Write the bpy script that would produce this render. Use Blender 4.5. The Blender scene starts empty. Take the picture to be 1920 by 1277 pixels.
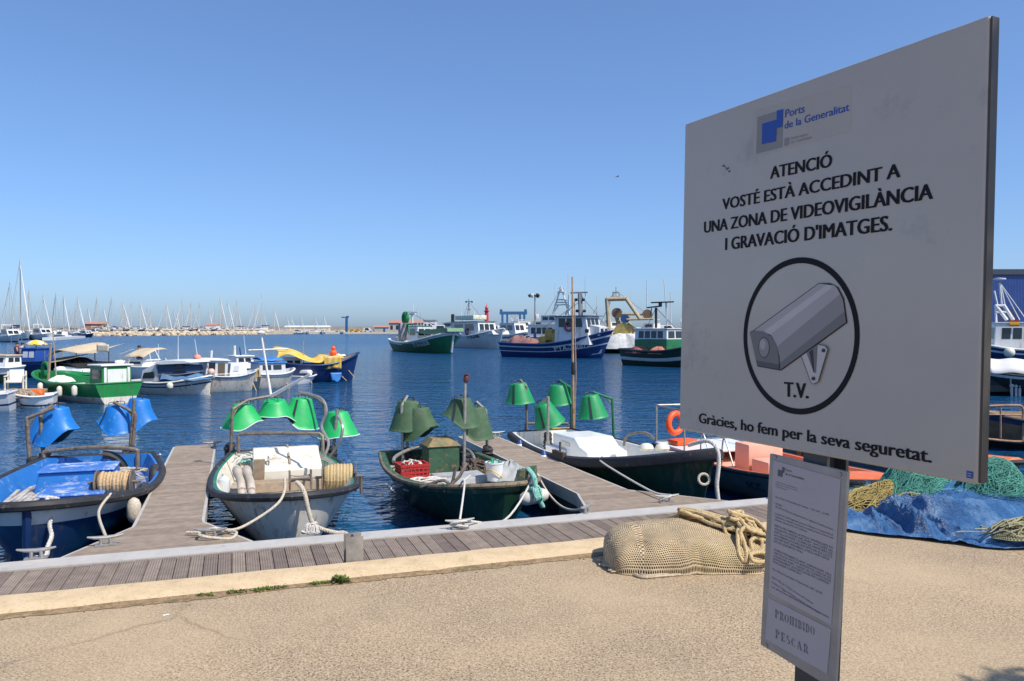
import bpy, bmesh, math, random
from mathutils import Vector, Matrix, Euler
R = math.radians
rnd = random.Random(11)
S = bpy.context.scene
COL = S.collection
PI = math.pi

# ------------------------------------------------------------------ camera, sky, sun, exposure
FPX, IW, IH, HZ = 1480.0, 1920.0, 1277.0, 617.0
EYE, ZW, ZD = 1.75, -1.05, -0.5            # eye over the quay, water level, pontoon deck level
cd = bpy.data.cameras.new('camera'); cam = bpy.data.objects.new('camera', cd); COL.objects.link(cam)
cd.sensor_width = 36.0; cd.lens = 36.0 * FPX / IW; cd.clip_start = 0.05; cd.clip_end = 30000
PITCH = math.atan((IH / 2 - HZ) / FPX)
cam.location = (0, 0, EYE); cam.rotation_euler = (PI / 2 - PITCH, 0, 0)
S.camera = cam
S.render.resolution_x, S.render.resolution_y = 1024, 681
SUN_AZ, SUN_EL = R(55), R(52)              # azimuth measured from behind the viewer towards the right
sdir = Vector((math.sin(SUN_AZ) * math.cos(SUN_EL), -math.cos(SUN_AZ) * math.cos(SUN_EL), math.sin(SUN_EL)))
w = bpy.data.worlds.new('World'); S.world = w; w.use_nodes = True
nt = w.node_tree; bg = nt.nodes['Background']
sky = nt.nodes.new('ShaderNodeTexSky'); sky.sky_type = 'NISHITA'; sky.sun_disc = False
sky.sun_elevation = SUN_EL; sky.sun_rotation = PI - SUN_AZ
sky.air_density = 1.0; sky.dust_density = 3.8; sky.ozone_density = 10.0; sky.altitude = 1500
wb = nt.nodes.new('ShaderNodeMix'); wb.data_type = 'RGBA'; wb.blend_type = 'MULTIPLY'; wb.inputs[0].default_value = 1.0; wb.inputs[7].default_value = (0.95, 1.03, 1.14, 1)   # tone and white balance of the whole sky
sg_n = nt.nodes.new('ShaderNodeGamma'); sg_n.inputs['Gamma'].default_value = 0.8
nt.links.new(sky.outputs['Color'], sg_n.inputs['Color']); nt.links.new(sg_n.outputs['Color'], wb.inputs[6]); nt.links.new(wb.outputs[2], bg.inputs['Color']); bg.inputs['Strength'].default_value = 0.15
sl = bpy.data.lights.new('sun', 'SUN'); sl.energy = 3.7; sl.angle = R(0.53); sl.color = (1.0, 0.94, 0.85)
so = bpy.data.objects.new('sun', sl); COL.objects.link(so)
so.rotation_euler = (-sdir).to_track_quat('-Z', 'Y').to_euler()
S.view_settings.view_transform = 'Standard'; S.view_settings.look = 'None'
S.view_settings.exposure = 0.5; S.view_settings.gamma = 1.0

# ------------------------------------------------------------------ measuring helpers (photo pixel -> point in the place)
def ray(x, y):
    d = Vector(((x - IW / 2) / FPX, 1.0, -(y - IH / 2) / FPX))
    c, s = math.cos(PITCH), math.sin(PITCH)
    return Vector((d.x, d.y * c + d.z * s, -d.y * s + d.z * c))
def onz(x, y, z):
    d = ray(x, y); return Vector((0, 0, EYE)) + d * ((z - EYE) / d.z)
def at(x, y, Y):
    d = ray(x, y); return Vector((0, 0, EYE)) + d * (Y / d.y)
DA = R(19.4)
DU = Vector((math.cos(DA), math.sin(DA), 0)); DV = Vector((-math.sin(DA), math.cos(DA), 0))
def uv(u, v, z=0): return DU * u + DV * v + Vector((0, 0, z))

# ------------------------------------------------------------------ materials
MATS = {}
def mat(name, col, rough=0.55, metal=0.0, var=0.12, vs=6.0, bump=0.0, bs=40.0, stain=None, st_amt=0.0, st_scale=4.0, coat=0.0, spec=0.5, streak=False):
    if name in MATS: return MATS[name]
    m = bpy.data.materials.new(name); m.use_nodes = True; MATS[name] = m
    n, l = m.node_tree.nodes, m.node_tree.links
    b = n['Principled BSDF']; b.inputs['Roughness'].default_value = rough; b.inputs['Metallic'].default_value = metal
    b.inputs['Coat Weight'].default_value = coat; b.inputs['Specular IOR Level'].default_value = spec
    tc = n.new('ShaderNodeTexCoord'); no = n.new('ShaderNodeTexNoise'); no.inputs['Scale'].default_value = vs
    no.inputs['Detail'].default_value = 6; no.inputs['Roughness'].default_value = 0.65
    l.new(tc.outputs['Object'], no.inputs['Vector'])
    cr = n.new('ShaderNodeValToRGB'); e = cr.color_ramp.elements
    e[0].position, e[1].position = 0.3, 0.7
    e[0].color = (*[c * (1 - var) for c in col], 1); e[1].color = (*[min(1, c * (1 + var)) for c in col], 1)
    l.new(no.outputs['Fac'], cr.inputs['Fac']); out = cr.outputs['Color']
    if stain:
        n2 = n.new('ShaderNodeTexNoise'); n2.inputs['Scale'].default_value = st_scale; n2.inputs['Detail'].default_value = 9
        n2.inputs['Roughness'].default_value = 0.7; mp = n.new('ShaderNodeMapping'); mp.inputs['Scale'].default_value = (1.6, 1.6, .14) if streak else (1, 1, 1); l.new(tc.outputs['Object'], mp.inputs['Vector']); l.new(mp.outputs['Vector'], n2.inputs['Vector'])
        c2 = n.new('ShaderNodeValToRGB'); c2.color_ramp.elements[0].position = 0.62 - st_amt * 0.3; c2.color_ramp.elements[1].position = 0.72 - st_amt * 0.2
        l.new(n2.outputs['Fac'], c2.inputs['Fac'])
        mx = n.new('ShaderNodeMix'); mx.data_type = 'RGBA'; l.new(c2.outputs['Color'], mx.inputs[0]); l.new(out, mx.inputs[6])
        mx.inputs[7].default_value = (*stain, 1); out = mx.outputs[2]
    l.new(out, b.inputs['Base Color'])
    if bump:
        n3 = n.new('ShaderNodeTexNoise'); n3.inputs['Scale'].default_value = bs; n3.inputs['Detail'].default_value = 4
        l.new(tc.outputs['Object'], n3.inputs['Vector']); bp = n.new('ShaderNodeBump'); bp.inputs['Strength'].default_value = bump
        bp.inputs['Distance'].default_value = 0.02; l.new(n3.outputs['Fac'], bp.inputs['Height']); l.new(bp.outputs['Normal'], b.inputs['Normal'])
    return m
def nodes_of(name, rough=0.8):
    m = bpy.data.materials.new(name); m.use_nodes = True; MATS[name] = m
    n, l = m.node_tree.nodes, m.node_tree.links
    b = n['Principled BSDF']; b.inputs['Roughness'].default_value = rough
    tc = n.new('ShaderNodeTexCoord'); return m, n, l, b, tc
def ramp(n, l, src, stops):
    r = n.new('ShaderNodeValToRGB'); e = r.color_ramp.elements
    while len(e) < len(stops): e.new(0.5)
    for k, (p, c) in enumerate(stops): e[k].position = p; e[k].color = (*c, 1) if len(c) == 3 else c
    l.new(src, r.inputs['Fac']); return r.outputs['Color']
def noise(n, l, tc, sc, det=5, vec='Object', rough=0.6, scale3=None):
    t = n.new('ShaderNodeTexNoise'); t.inputs['Scale'].default_value = sc; t.inputs['Detail'].default_value = det; t.inputs['Roughness'].default_value = rough
    src = tc.outputs[vec]
    if scale3:
        mp = n.new('ShaderNodeMapping'); mp.inputs['Scale'].default_value = scale3; l.new(src, mp.inputs['Vector']); src = mp.outputs['Vector']
    l.new(src, t.inputs['Vector']); return t.outputs['Fac']
def mixc(n, l, f, a, b_, mode='MIX'):
    x = n.new('ShaderNodeMix'); x.data_type = 'RGBA'; x.blend_type = mode
    for i, v in ((0, f), (6, a), (7, b_)):
        if hasattr(v, 'is_linked'): l.new(v, x.inputs[i])
        else: x.inputs[i].default_value = v if i == 0 else (*v, 1)
    return x.outputs[2]
def bump(n, l, b, h, st, dist=0.01):
    p = n.new('ShaderNodeBump'); p.inputs['Strength'].default_value = st; p.inputs['Distance'].default_value = dist
    l.new(h, p.inputs['Height']); l.new(p.outputs['Normal'], b.inputs['Normal']); return p

# ------------------------------------------------------------------ mesh builder
class MB:
    def __init__(s): s.v = []; s.f = []; s.m = []; s.uv = None
    def add(s, vs, fs, m=0):
        o = len(s.v); s.v += [Vector(p) for p in vs]
        for k, f in enumerate(fs):
            s.f.append([i + o for i in f]); s.m.append(m[k] if isinstance(m, (list, tuple)) else m)
    def box(s, c, d, m=0, rot=None, bev=0.0):
        x, y, z = [q / 2 for q in d]
        if bev:
            bm = bmesh.new(); bmesh.ops.create_cube(bm, size=1.0)
            for q in bm.verts: q.co = Vector((q.co.x * d[0], q.co.y * d[1], q.co.z * d[2]))
            bmesh.ops.bevel(bm, geom=list(bm.edges), offset=bev, segments=2, affect='EDGES', profile=0.5)
            vs = [q.co.copy() for q in bm.verts]; bm.verts.index_update(); fs = [[q.index for q in f.verts] for f in bm.faces]; bm.free()
        else:
            vs = [Vector(p) for p in ((-x,-y,-z),(x,-y,-z),(x,y,-z),(-x,y,-z),(-x,-y,z),(x,-y,z),(x,y,z),(-x,y,z))]
            fs = [(0,3,2,1),(4,5,6,7),(0,1,5,4),(1,2,6,5),(2,3,7,6),(3,0,4,7)]
        if rot is not None:
            M = rot if isinstance(rot, Matrix) else Euler(rot).to_matrix()
            vs = [M @ p for p in vs]
        c = Vector(c); s.add([p + c for p in vs], fs, m)
    def hexa(s, p8, m=0):      # 4 bottom then 4 top, counter-clockwise from above
        s.add(p8, [(0,3,2,1),(4,5,6,7),(0,1,5,4),(1,2,6,5),(2,3,7,6),(3,0,4,7)], m)
    def loft(s, rings, m=0, cap=True, closed=True):
        k = len(rings[0]); vs = [p for r in rings for p in r]; fs = []
        for i in range(len(rings) - 1):
            for j in range(k if closed else k - 1):
                a, b = i * k + j, i * k + (j + 1) % k; fs.append((a, b, b + k, a + k))
        if cap and closed: fs.append(tuple(range(k))[::-1]); fs.append(tuple((len(rings) - 1) * k + j for j in range(k)))
        s.add(vs, fs, m)
    def tube(s, pts, r, n=8, m=0, cap=True, flat=1.0):
        pts = [Vector(p) for p in pts]; rings = []; up = Vector((0, 0, 1)); N = len(pts)
        pn = None
        for i, p in enumerate(pts):
            d = (pts[min(i + 1, N - 1)] - pts[max(i - 1, 0)])
            if d.length < 1e-9: d = Vector((0, 0, 1))
            d.normalize()
            if pn is None:
                a = d.cross(up)
                if a.length < 0.05: a = d.cross(Vector((1, 0, 0)))
            else: a = pn - d * pn.dot(d)
            if a.length < 1e-6: a = d.orthogonal()
            a.normalize(); pn = a; b = a.cross(d)
            rr = r[i] if isinstance(r, (list, tuple)) else r
            rings.append([p + a * (rr * math.cos(2 * PI * k / n)) + b * (rr * flat * math.sin(2 * PI * k / n)) for k in range(n)])
        s.loft(rings, m, cap)
    def lathe(s, prof, o=(0, 0, 0), n=16, M=None, m=0, cap=True):
        o = Vector(o); rings = []
        for r, z in prof:
            ring = [Vector((r * math.cos(2 * PI * k / n), r * math.sin(2 * PI * k / n), z)) for k in range(n)]
            rings.append([(M @ p if M is not None else p) + o for p in ring])
        s.loft(rings, m, cap)
    def ball(s, c, r, n=10, m=0, sc=(1, 1, 1)):
        c = Vector(c); prof = [(math.sin(PI * k / (n // 2 + 1)), -math.cos(PI * k / (n // 2 + 1))) for k in range(1, n // 2 + 1)]
        s.lathe([(q[0] * r, q[1] * r) for q in prof], c, n, Matrix.Diagonal(sc).to_3x3(), m)
    def torus(s, c, R_, r, n=24, k=8, M=None, m=0, a0=0, a1=2 * PI):
        full = abs(a1 - a0 - 2 * PI) < 1e-6; c = Vector(c)
        pts = [Vector((R_ * math.cos(a0 + (a1 - a0) * i / n), R_ * math.sin(a0 + (a1 - a0) * i / n), 0)) for i in range(n + (0 if full else 1))]
        rings = []
        for p in pts:
            d = p.normalized(); rg = [p + d * (r * math.cos(2 * PI * j / k)) + Vector((0, 0, r * math.sin(2 * PI * j / k))) for j in range(k)]
            rings.append([(M @ q if M is not None else q) + c for q in rg])
        if full: rings.append(rings[0])
        s.loft(rings, m, not full)
    def prism(s, poly, M, t=0.004, m=0):   # polygon in local xy, extruded along +z by t, mapped through M
        k = len(poly); vs = [M @ Vector((p[0], p[1], 0)) for p in poly] + [M @ Vector((p[0], p[1], t)) for p in poly]
        fs = [tuple(range(k))[::-1], tuple(range(k, 2 * k))] + [(i, (i + 1) % k, (i + 1) % k + k, i + k) for i in range(k)]
        s.add(vs, fs, m)
    def grid(s, nu, nv, fn, m=0, wuv=False):
        o = len(s.v)
        s.add([fn(i / nu, j / nv) for i in range(nu + 1) for j in range(nv + 1)],
              [(i * (nv + 1) + j, (i + 1) * (nv + 1) + j, (i + 1) * (nv + 1) + j + 1, i * (nv + 1) + j + 1) for i in range(nu) for j in range(nv)], m)
        if wuv: s.uv = [(i / nu, j / nv) for i in range(nu + 1) for j in range(nv + 1)]
    def build(s, name, mats, parent=None, smooth=40, normals=True):
        me = bpy.data.meshes.new(name); me.from_pydata([tuple(p) for p in s.v], [], s.f)
        for q in (mats if isinstance(mats, (list, tuple)) else [mats]): me.materials.append(q)
        for p, k in zip(me.polygons, s.m): p.material_index = k
        if s.uv:
            ul = me.uv_layers.new(name='UVMap')
            for lp in me.loops: ul.data[lp.index].uv = s.uv[lp.vertex_index]
        me.validate()
        if normals:
            bm = bmesh.new(); bm.from_mesh(me); bmesh.ops.recalc_face_normals(bm, faces=bm.faces); bm.to_mesh(me); bm.free()
        if smooth:
            me.polygons.foreach_set('use_smooth', [True] * len(me.polygons)); me.set_sharp_from_angle(angle=R(smooth))
        me.update()
        o = bpy.data.objects.new(name, me); COL.objects.link(o)
        if parent: o.parent = parent
        return o
def tag(o, label=None, cat=None, group=None, kind=None):
    if label: o['label'] = label
    if cat: o['category'] = cat
    if group: o['group'] = group
    if kind: o['kind'] = kind
    return o
def empty(name, loc, rz=0.0, label=None, cat=None, group=None):
    o = bpy.data.objects.new(name, None); COL.objects.link(o); o.location = loc; o.rotation_euler = (0, 0, rz); o.empty_display_size = 0.2
    return tag(o, label, cat, group)
def struct(o): o['kind'] = 'structure'; return o
def kids(o): return [c for c in bpy.data.objects if c.parent == o]
CH = {}
def copy_tree(o, parent=None, loc=None, rz=None, label=None, sc=None):
    c = o.copy(); COL.objects.link(c)
    if parent: c.parent = parent
    if loc is not None: c.location = loc
    if rz is not None: c.rotation_euler = (0, 0, rz)
    if sc is not None: c.scale = sc
    if label: c['label'] = label
    if o.name not in CH: CH[o.name] = kids(o)
    for k in CH[o.name]: copy_tree(k, c)
    return c
TXT = {}
def text_geo(body, bold=0.0):
    k = (body, bold)
    if k in TXT: return TXT[k]
    cu = bpy.data.curves.new('t', 'FONT'); cu.body = body; cu.size = 1.0; cu.offset = bold; cu.resolution_u = 3; cu.fill_mode = 'FRONT'
    ob = bpy.data.objects.new('t', cu); COL.objects.link(ob)
    me = bpy.data.meshes.new_from_object(ob); vs = [v.co.copy() for v in me.vertices]; fs = [list(p.vertices) for p in me.polygons]
    bpy.data.objects.remove(ob); bpy.data.curves.remove(cu); bpy.data.meshes.remove(me)
    x0 = min(v.x for v in vs); x1 = max(v.x for v in vs)
    cu_cap = 0.73
    TXT[k] = ([((v.x - x0) / (x1 - x0), v.y / cu_cap) for v in vs], fs, (x1 - x0) / cu_cap)   # x in 0..1, y in cap heights, aspect
    return TXT[k]
def cat_rope(p0, p1, sag, n=14):
    p0, p1 = Vector(p0), Vector(p1); out = []
    for i in range(n + 1):
        t = i / n; p = p0.lerp(p1, t); p.z -= sag * 4 * t * (1 - t); out.append(p)
    return out
def spline(pts, n=8):
    pts = [Vector(p) for p in pts]; out = []
    for i in range(len(pts) - 1):
        p0, p1, p2, p3 = pts[max(i - 1, 0)], pts[i], pts[i + 1], pts[min(i + 2, len(pts) - 1)]
        for k in range(n):
            t = k / n
            out.append(0.5 * ((2 * p1) + (p2 - p0) * t + (2 * p0 - 5 * p1 + 4 * p2 - p3) * t * t + (3 * p1 - p0 - 3 * p2 + p3) * t ** 3))
    out.append(pts[-1]); return out
# ------------------------------------------------------------------ ground, kerb, water
def m_asphalt():
    m, n, l, b, tc = nodes_of('asphalt', 0.9)
    v = n.new('ShaderNodeTexVoronoi'); v.inputs['Scale'].default_value = 130; l.new(tc.outputs['Object'], v.inputs['Vector'])
    stone = ramp(n, l, v.outputs['Color'], [(0.0, (0.285, 0.205, 0.125)), (0.5, (0.45, 0.34, 0.215)), (1.0, (0.65, 0.51, 0.35))])
    pores = ramp(n, l, noise(n, l, tc, 74, 4, rough=0.75), [(0.40, (0.08, 0.055, 0.035)), (0.48, (1, 1, 1))])
    c = mixc(n, l, 0.85, stone, pores, 'MULTIPLY')
    big = ramp(n, l, noise(n, l, tc, 0.9, 6), [(0.3, (0.80, 0.79, 0.78)), (0.7, (1.0, 0.97, 0.92))])
    c = mixc(n, l, 1.0, c, big, 'MULTIPLY')
    blot = ramp(n, l, noise(n, l, tc, 1.7, 7, rough=.7), [(.60, (1, 1, 1)), (.70, (.80, .79, .78))]); c = mixc(n, l, 1.0, c, blot, 'MULTIPLY')
    sand = ramp(n, l, noise(n, l, tc, 0.55, 5), [(0.45, (0, 0, 0)), (0.72, (0.75, 0.75, 0.75))])
    c = mixc(n, l, sand, c, (0.50, 0.375, 0.225))
    cv = n.new('ShaderNodeTexVoronoi'); cv.feature = 'DISTANCE_TO_EDGE'; cv.inputs['Scale'].default_value = 0.42
    wv = n.new('ShaderNodeTexNoise'); wv.inputs['Scale'].default_value = 2.2; wv.inputs['Detail'].default_value = 6; l.new(tc.outputs['Object'], wv.inputs['Vector'])
    wm = n.new('ShaderNodeMix'); wm.data_type = 'RGBA'; wm.inputs[0].default_value = 0.28; l.new(tc.outputs['Object'], wm.inputs[6]); l.new(wv.outputs['Color'], wm.inputs[7])
    l.new(wm.outputs[2], cv.inputs['Vector'])
    crk = ramp(n, l, cv.outputs['Distance'], [(0.0, (0.45, 0.42, 0.4)), (0.006, (1, 1, 1))])
    c = mixc(n, l, ramp(n, l, noise(n, l, tc, .8, 3), [(.5, (0, 0, 0)), (.62, (.6, .6, .6))]), c, crk, 'MULTIPLY')
    l.new(c, b.inputs['Base Color']); bump(n, l, b, noise(n, l, tc, 130, 4, rough=0.7), 0.45, 0.005); return m
def m_kerb():
    m, n, l, b, tc = nodes_of('kerb_concrete', 0.9)
    c = ramp(n, l, noise(n, l, tc, 5, 9, rough=0.7), [(0.25, (0.42, 0.31, 0.18)), (0.5, (0.56, 0.42, 0.25)), (0.75, (0.62, 0.48, 0.31))])
    pit = ramp(n, l, noise(n, l, tc, 45, 3), [(0.3, (0.45, 0.4, 0.35)), (0.42, (1, 1, 1))])
    l.new(mixc(n, l, 0.7, c, pit, 'MULTIPLY'), b.inputs['Base Color']); bump(n, l, b, noise(n, l, tc, 30, 8), 0.5, 0.01); return m
def m_water():
    m, n, l, b, tc = nodes_of('sea_water', 0.04)
    b.inputs['Base Color'].default_value = (0.005, 0.056, 0.140, 1); b.inputs['IOR'].default_value = 1.33
    a = noise(n, l, tc, 1.0, 3, rough=0.55, scale3=(1.5, 1.9, 1)); c = noise(n, l, tc, 1.0, 2, rough=0.5, scale3=(4.5, 6.5, 1))
    d = noise(n, l, tc, 1.0, 2, scale3=(0.16, 0.45, 1))
    ad = n.new('ShaderNodeMath'); ad.operation = 'MULTIPLY_ADD'; ad.inputs[1].default_value = 0.33; l.new(c, ad.inputs[0]); l.new(a, ad.inputs[2])
    a2 = n.new('ShaderNodeMath'); a2.operation = 'MULTIPLY_ADD'; a2.inputs[1].default_value = 1.4; l.new(d, a2.inputs[0]); l.new(ad.outputs[0], a2.inputs[2])
    # calmer close to the berths, more ripple farther out
    gm = n.new('ShaderNodeSeparateXYZ'); l.new(tc.outputs['Object'], gm.inputs[0])
    mr = n.new('ShaderNodeMapRange'); l.new(gm.outputs['Y'], mr.inputs['Value'])
    mr.inputs['From Min'].default_value = 9; mr.inputs['From Max'].default_value = 45; mr.inputs['To Min'].default_value = 0.15; mr.inputs['To Max'].default_value = 1.0
    p = bump(n, l, b, a2.outputs[0], 1.0, 0.40); l.new(mr.outputs[0], p.inputs['Strength'])
    m2 = n.new('ShaderNodeMapRange'); l.new(gm.outputs['Y'], m2.inputs['Value'])
    m2.inputs['From Min'].default_value = 15; m2.inputs['From Max'].default_value = 160; m2.inputs['To Min'].default_value = 0.04; m2.inputs['To Max'].default_value = 0.20
    l.new(m2.outputs[0], b.inputs['Roughness']); return m
def m_deck(name, c0, c1, dirvec, groove):
    m, n, l, b, tc = nodes_of(name, 0.75)
    at_ = n.new('ShaderNodeAttribute'); at_.attribute_name = 'tone'
    c = ramp(n, l, at_.outputs['Fac'], [(0, c0), (1, c1)])
    g = ramp(n, l, noise(n, l, tc, 1.0, 7, scale3=(7, 7, 7)), [(0.3, (0.72, 0.7, 0.68)), (0.65, (1.08, 1.06, 1.04))])
    c = mixc(n, l, 1.0, c, g, 'MULTIPLY')
    mp = n.new('ShaderNodeMapping'); mp.inputs['Rotation'].default_value = (0, 0, dirvec); l.new(tc.outputs['Object'], mp.inputs['Vector'])
    wv = n.new('ShaderNodeTexWave'); wv.inputs['Scale'].default_value = groove; wv.bands_direction = 'X'; l.new(mp.outputs['Vector'], wv.inputs['Vector'])
    gr = ramp(n, l, wv.outputs['Fac'], [(0.15, (0.62, 0.6, 0.58)), (0.6, (1, 1, 1))])
    l.new(mixc(n, l, 0.8, c, gr, 'MULTIPLY'), b.inputs['Base Color']); bump(n, l, b, wv.outputs['Fac'], 0.6, 0.004); return m
def tone_attr(o, per=6):
    me = o.data; a = me.attributes.new('tone', 'FLOAT', 'FACE'); r = random.Random(3); vals = []; k = 0; v = 0.5
    for i in range(len(me.polygons)):
        if i % per == 0: v = r.random()
        vals.append(v)
    a.data.foreach_set('value', vals)

M_ASPH, M_KERB, M_WATER = m_asphalt(), m_kerb(), m_water()
g = MB()
g.hexa([uv(-60, -60, -1.6), uv(60, -60, -1.6), uv(60, 5.52, -1.6), uv(-60, 5.52, -1.6), uv(-60, -60, 0), uv(60, -60, 0), uv(60, 5.52, 0), uv(-60, 5.52, 0)])
struct(g.build('ground', M_ASPH, smooth=0))
g = MB()
r_ = random.Random(5); nk = 260; rings = []
for i in range(nk + 1):
    u = -30 + 60 * i / nk; j1, j2, z = r_.uniform(-.012, .012), r_.uniform(-.006, .006), 0.018 + r_.uniform(-.003, .003)
    a = 5.545 + j1; c = 5.91 + j2
    rings.append([uv(u, a, -1.6), uv(u, a - .004, z - .02), uv(u, a + .02, z), uv(u, c - .012, z + .004), uv(u, c, z - .01), uv(u, c, -1.6)])
g.loft(rings); struct(g.build('kerb', M_KERB))
g = MB(); g.box((0, 0, 0), (60, .03, 1.3)); o = g.build('kerb_joint_dirt', mat('gap_dirt', (0.10, 0.065, 0.035), 1.0, var=.4, vs=20), smooth=0)
o.location = uv(0, 5.533, -.655); o.rotation_euler.z = DA; struct(o)
g = MB(); g.add([(-9000, -600, ZW), (9000, -600, ZW), (9000, 12000, ZW), (-9000, 12000, ZW)], [(0, 1, 2, 3)])
struct(g.build('water', M_WATER, smooth=0))

# ------------------------------------------------------------------ boardwalk and finger pontoons
M_DECK = m_deck('grooved_deck_boards', (0.195, 0.15, 0.12), (0.32, 0.255, 0.20), -DA, 14)
M_FING = m_deck('weathered_pontoon_boards', (0.30, 0.235, 0.175), (0.39, 0.315, 0.24), -DA + PI / 2, 9)
M_ALU = mat('bare_aluminium', (0.51, 0.475, 0.42), 0.5, 0.1, var=.10, vs=5, stain=(.40, .37, .33), st_amt=.15, st_scale=3)
M_DARKBOX = mat('pontoon_float_grey', (0.10, 0.105, 0.11), 0.8, var=.25)
M_GALV = mat('galvanised_steel', (0.25, 0.225, 0.19), 0.55, 0.4, var=.25, vs=14, stain=(.2, .13, .08), st_amt=.15, st_scale=9)
M_CLEAT = mat('cast_aluminium_cleat', (0.36, 0.35, 0.33), 0.5, 0.5, var=.15, vs=20)
def cleat_mb(u, v, z, ang):
    b = MB(); c = uv(u, v, z); M = Matrix.Rotation(ang, 3, 'Z')
    b.box(c + Vector((0, 0, .006)), (.20, .085, .012), rot=M)
    for s in (-.045, .045): b.tube([c + M @ Vector((s, 0, 0.01)), c + M @ Vector((s * .9, 0, .075))], .018, 8)
    pts = [c + M @ Vector((x, 0, .078 + .02 * (abs(x) / .17) ** 2)) for x in (-.17, -.1, 0, .1, .17)]
    b.tube(pts, [.009, .018, .021, .018, .009], 8); return b
V0, V1, V2 = 6.0, 8.42, 8.70
bw = empty('boardwalk', uv(0, 7.3, ZD)); struct(bw); bwl = bw.location.copy()
def rebase(b, o): 
    b.v = [p - o for p in b.v]; return b
g = MB(); u = -14.0; r_ = random.Random(8)
while u < 16:
    z = ZD + r_.uniform(-.003, .003); e = r_.uniform(-.006, .006); uw = .127
    g.hexa([uv(u + .004, V0, z - .03), uv(u + uw - .004, V0, z - .03), uv(u + uw - .004, V1 + e, z - .03), uv(u + .004, V1 + e, z - .03),
            uv(u + .004, V0, z), uv(u + uw - .004, V0, z), uv(u + uw - .004, V1 + e, z), uv(u + .004, V1 + e, z)]); u += uw
o = rebase(g, bwl).build('deck_boards', M_DECK, bw, smooth=0); tone_attr(o)
g = MB(); g.hexa([uv(-14, V1 + .012, ZD - .2), uv(16, V1 + .012, ZD - .2), uv(16, V2, ZD - .2), uv(-14, V2, ZD - .2),
                  uv(-14, V1 + .012, ZD + .012), uv(16, V1 + .012, ZD + .012), uv(16, V2, ZD + .02), uv(-14, V2, ZD + .02)])
rebase(g, bwl).build('edge_beam', M_ALU, bw, smooth=0)
g = MB(); g.hexa([uv(-14, V0 + .05, ZW - .3), uv(16, V0 + .05, ZW - .3), uv(16, V2 - .06, ZW - .3), uv(-14, V2 - .06, ZW - .3),
                  uv(-14, V0 + .05, ZD - .035), uv(16, V0 + .05, ZD - .035), uv(16, V2 - .06, ZD - .205), uv(-14, V2 - .06, ZD - .205)])
rebase(g, bwl).build('float', M_DARKBOX, bw, smooth=0)
for (px, py) in ((195, 1022), (395, 1012), (860, 990), (1112, 962), (1250, 945)):
    pass
def finger(uc, hw, v0, v1, gl, gr, label):
    base = uv(uc, v0, ZD); f = empty('finger_pontoon', base, 0, label, 'pontoon', 'finger pontoons running out from the boardwalk')
    g = MB(); v = v0; r_ = random.Random(int(uc * 10) + 50)
    def wid(v):
        t = max(0, 1 - (v - v0) / 1.15); return hw + gl * t, hw + gr * t
    while v < v1 - .01:
        bw_ = .14; a = wid(v); b = wid(v + bw_ - .003); z = ZD + .006 + r_.uniform(-.0015, .0015); e = v + bw_ - .0035
        g.hexa([uv(uc - a[0], v, z - .03), uv(uc + a[1], v, z - .03), uv(uc + b[1], e, z - .03), uv(uc - b[0], e, z - .03),
                uv(uc - a[0], v, z), uv(uc + a[1], v, z), uv(uc + b[1], e, z), uv(uc - b[0], e, z)]); v += bw_
    o = rebase(g, base).build('deck_boards', M_FING, f, smooth=0); tone_attr(o)
    for sd in (-1, 1):
        g = MB(); k = 0 if sd < 0 else 1; rings = []
        for v in (v0, v0 + .6, v0 + 1.15, v1):
            q = uc + sd * wid(v)[k]; q2 = q + sd * .035
            rings.append([uv(q, v, ZD - .17), uv(q2, v, ZD - .17), uv(q2, v, ZD + .004), uv(q, v, ZD + .004)])
        g.loft(rings); rebase(g, base).build('edge_beam', M_ALU, f, smooth=0)
    g = MB(); v = v0 + .5
    while v < v1 - .8:
        g.hexa([uv(uc - hw + .06, v, ZW - .25), uv(uc + hw - .06, v, ZW - .25), uv(uc + hw - .06, v + 1.5, ZW - .25), uv(uc - hw + .06, v + 1.5, ZW - .25),
                uv(uc - hw + .06, v, ZD - .05), uv(uc + hw - .06, v, ZD - .05), uv(uc + hw - .06, v + 1.5, ZD - .05), uv(uc - hw + .06, v + 1.5, ZD - .05)]); v += 2.1
    rebase(g, base).build('float', M_DARKBOX, f, smooth=0)
    return f, base
F1, F1b = finger(-.72, .35, V2 + .004, 16.3, .55, .55, 'weathered grey finger pontoon between the blue boat and the white boat')
F2, F2b = finger(4.80, .36, V2 + .004, 15.9, .35, .95, 'pale boarded finger pontoon between the two dark green boats')
def cleat_at(f, fb, px, py, ang, z=ZD + .008):
    p = onz(px, py, z); b = cleat_mb(p.dot(DU), p.dot(DV), z, ang); rebase(b, fb).build('cleat', M_CLEAT, f); return p
CL = [cleat_at(F1, F1b, 198, 1022, DA + .1), cleat_at(F1, F1b, 395, 1008, DA - .2), cleat_at(bw, bwl, 862, 990, DA, ZD + .02),
      cleat_at(F2, F2b, 1100, 962, DA + .7), cleat_at(F2, F2b, 1250, 942, DA - .1), cleat_at(F1, F1b, 398, 838, DA), cleat_at(F2, F2b, 932, 818, DA), cleat_at(bw, bwl, 68, 1047, DA, ZD + .02)]

# H-section steel guide post at the quay edge
pp = onz(668, 1062, 0.0); pu, pv = pp.dot(DU), 5.985
hp = empty('mooring_pile', uv(pu, pv, ZW), DA, 'grey galvanised steel H-section post standing at the kerb edge of the boardwalk', 'post')
zt = 0.20 - ZW
g = MB(); g.box((0, -.055, zt / 2), (.13, .011, zt), bev=.002); g.box((0, .055, zt / 2), (.13, .011, zt), bev=.002); g.box((0, 0, zt / 2 - .001), (.009, .0995, zt)); g.build('h_beam', M_GALV, hp, smooth=30)

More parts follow.
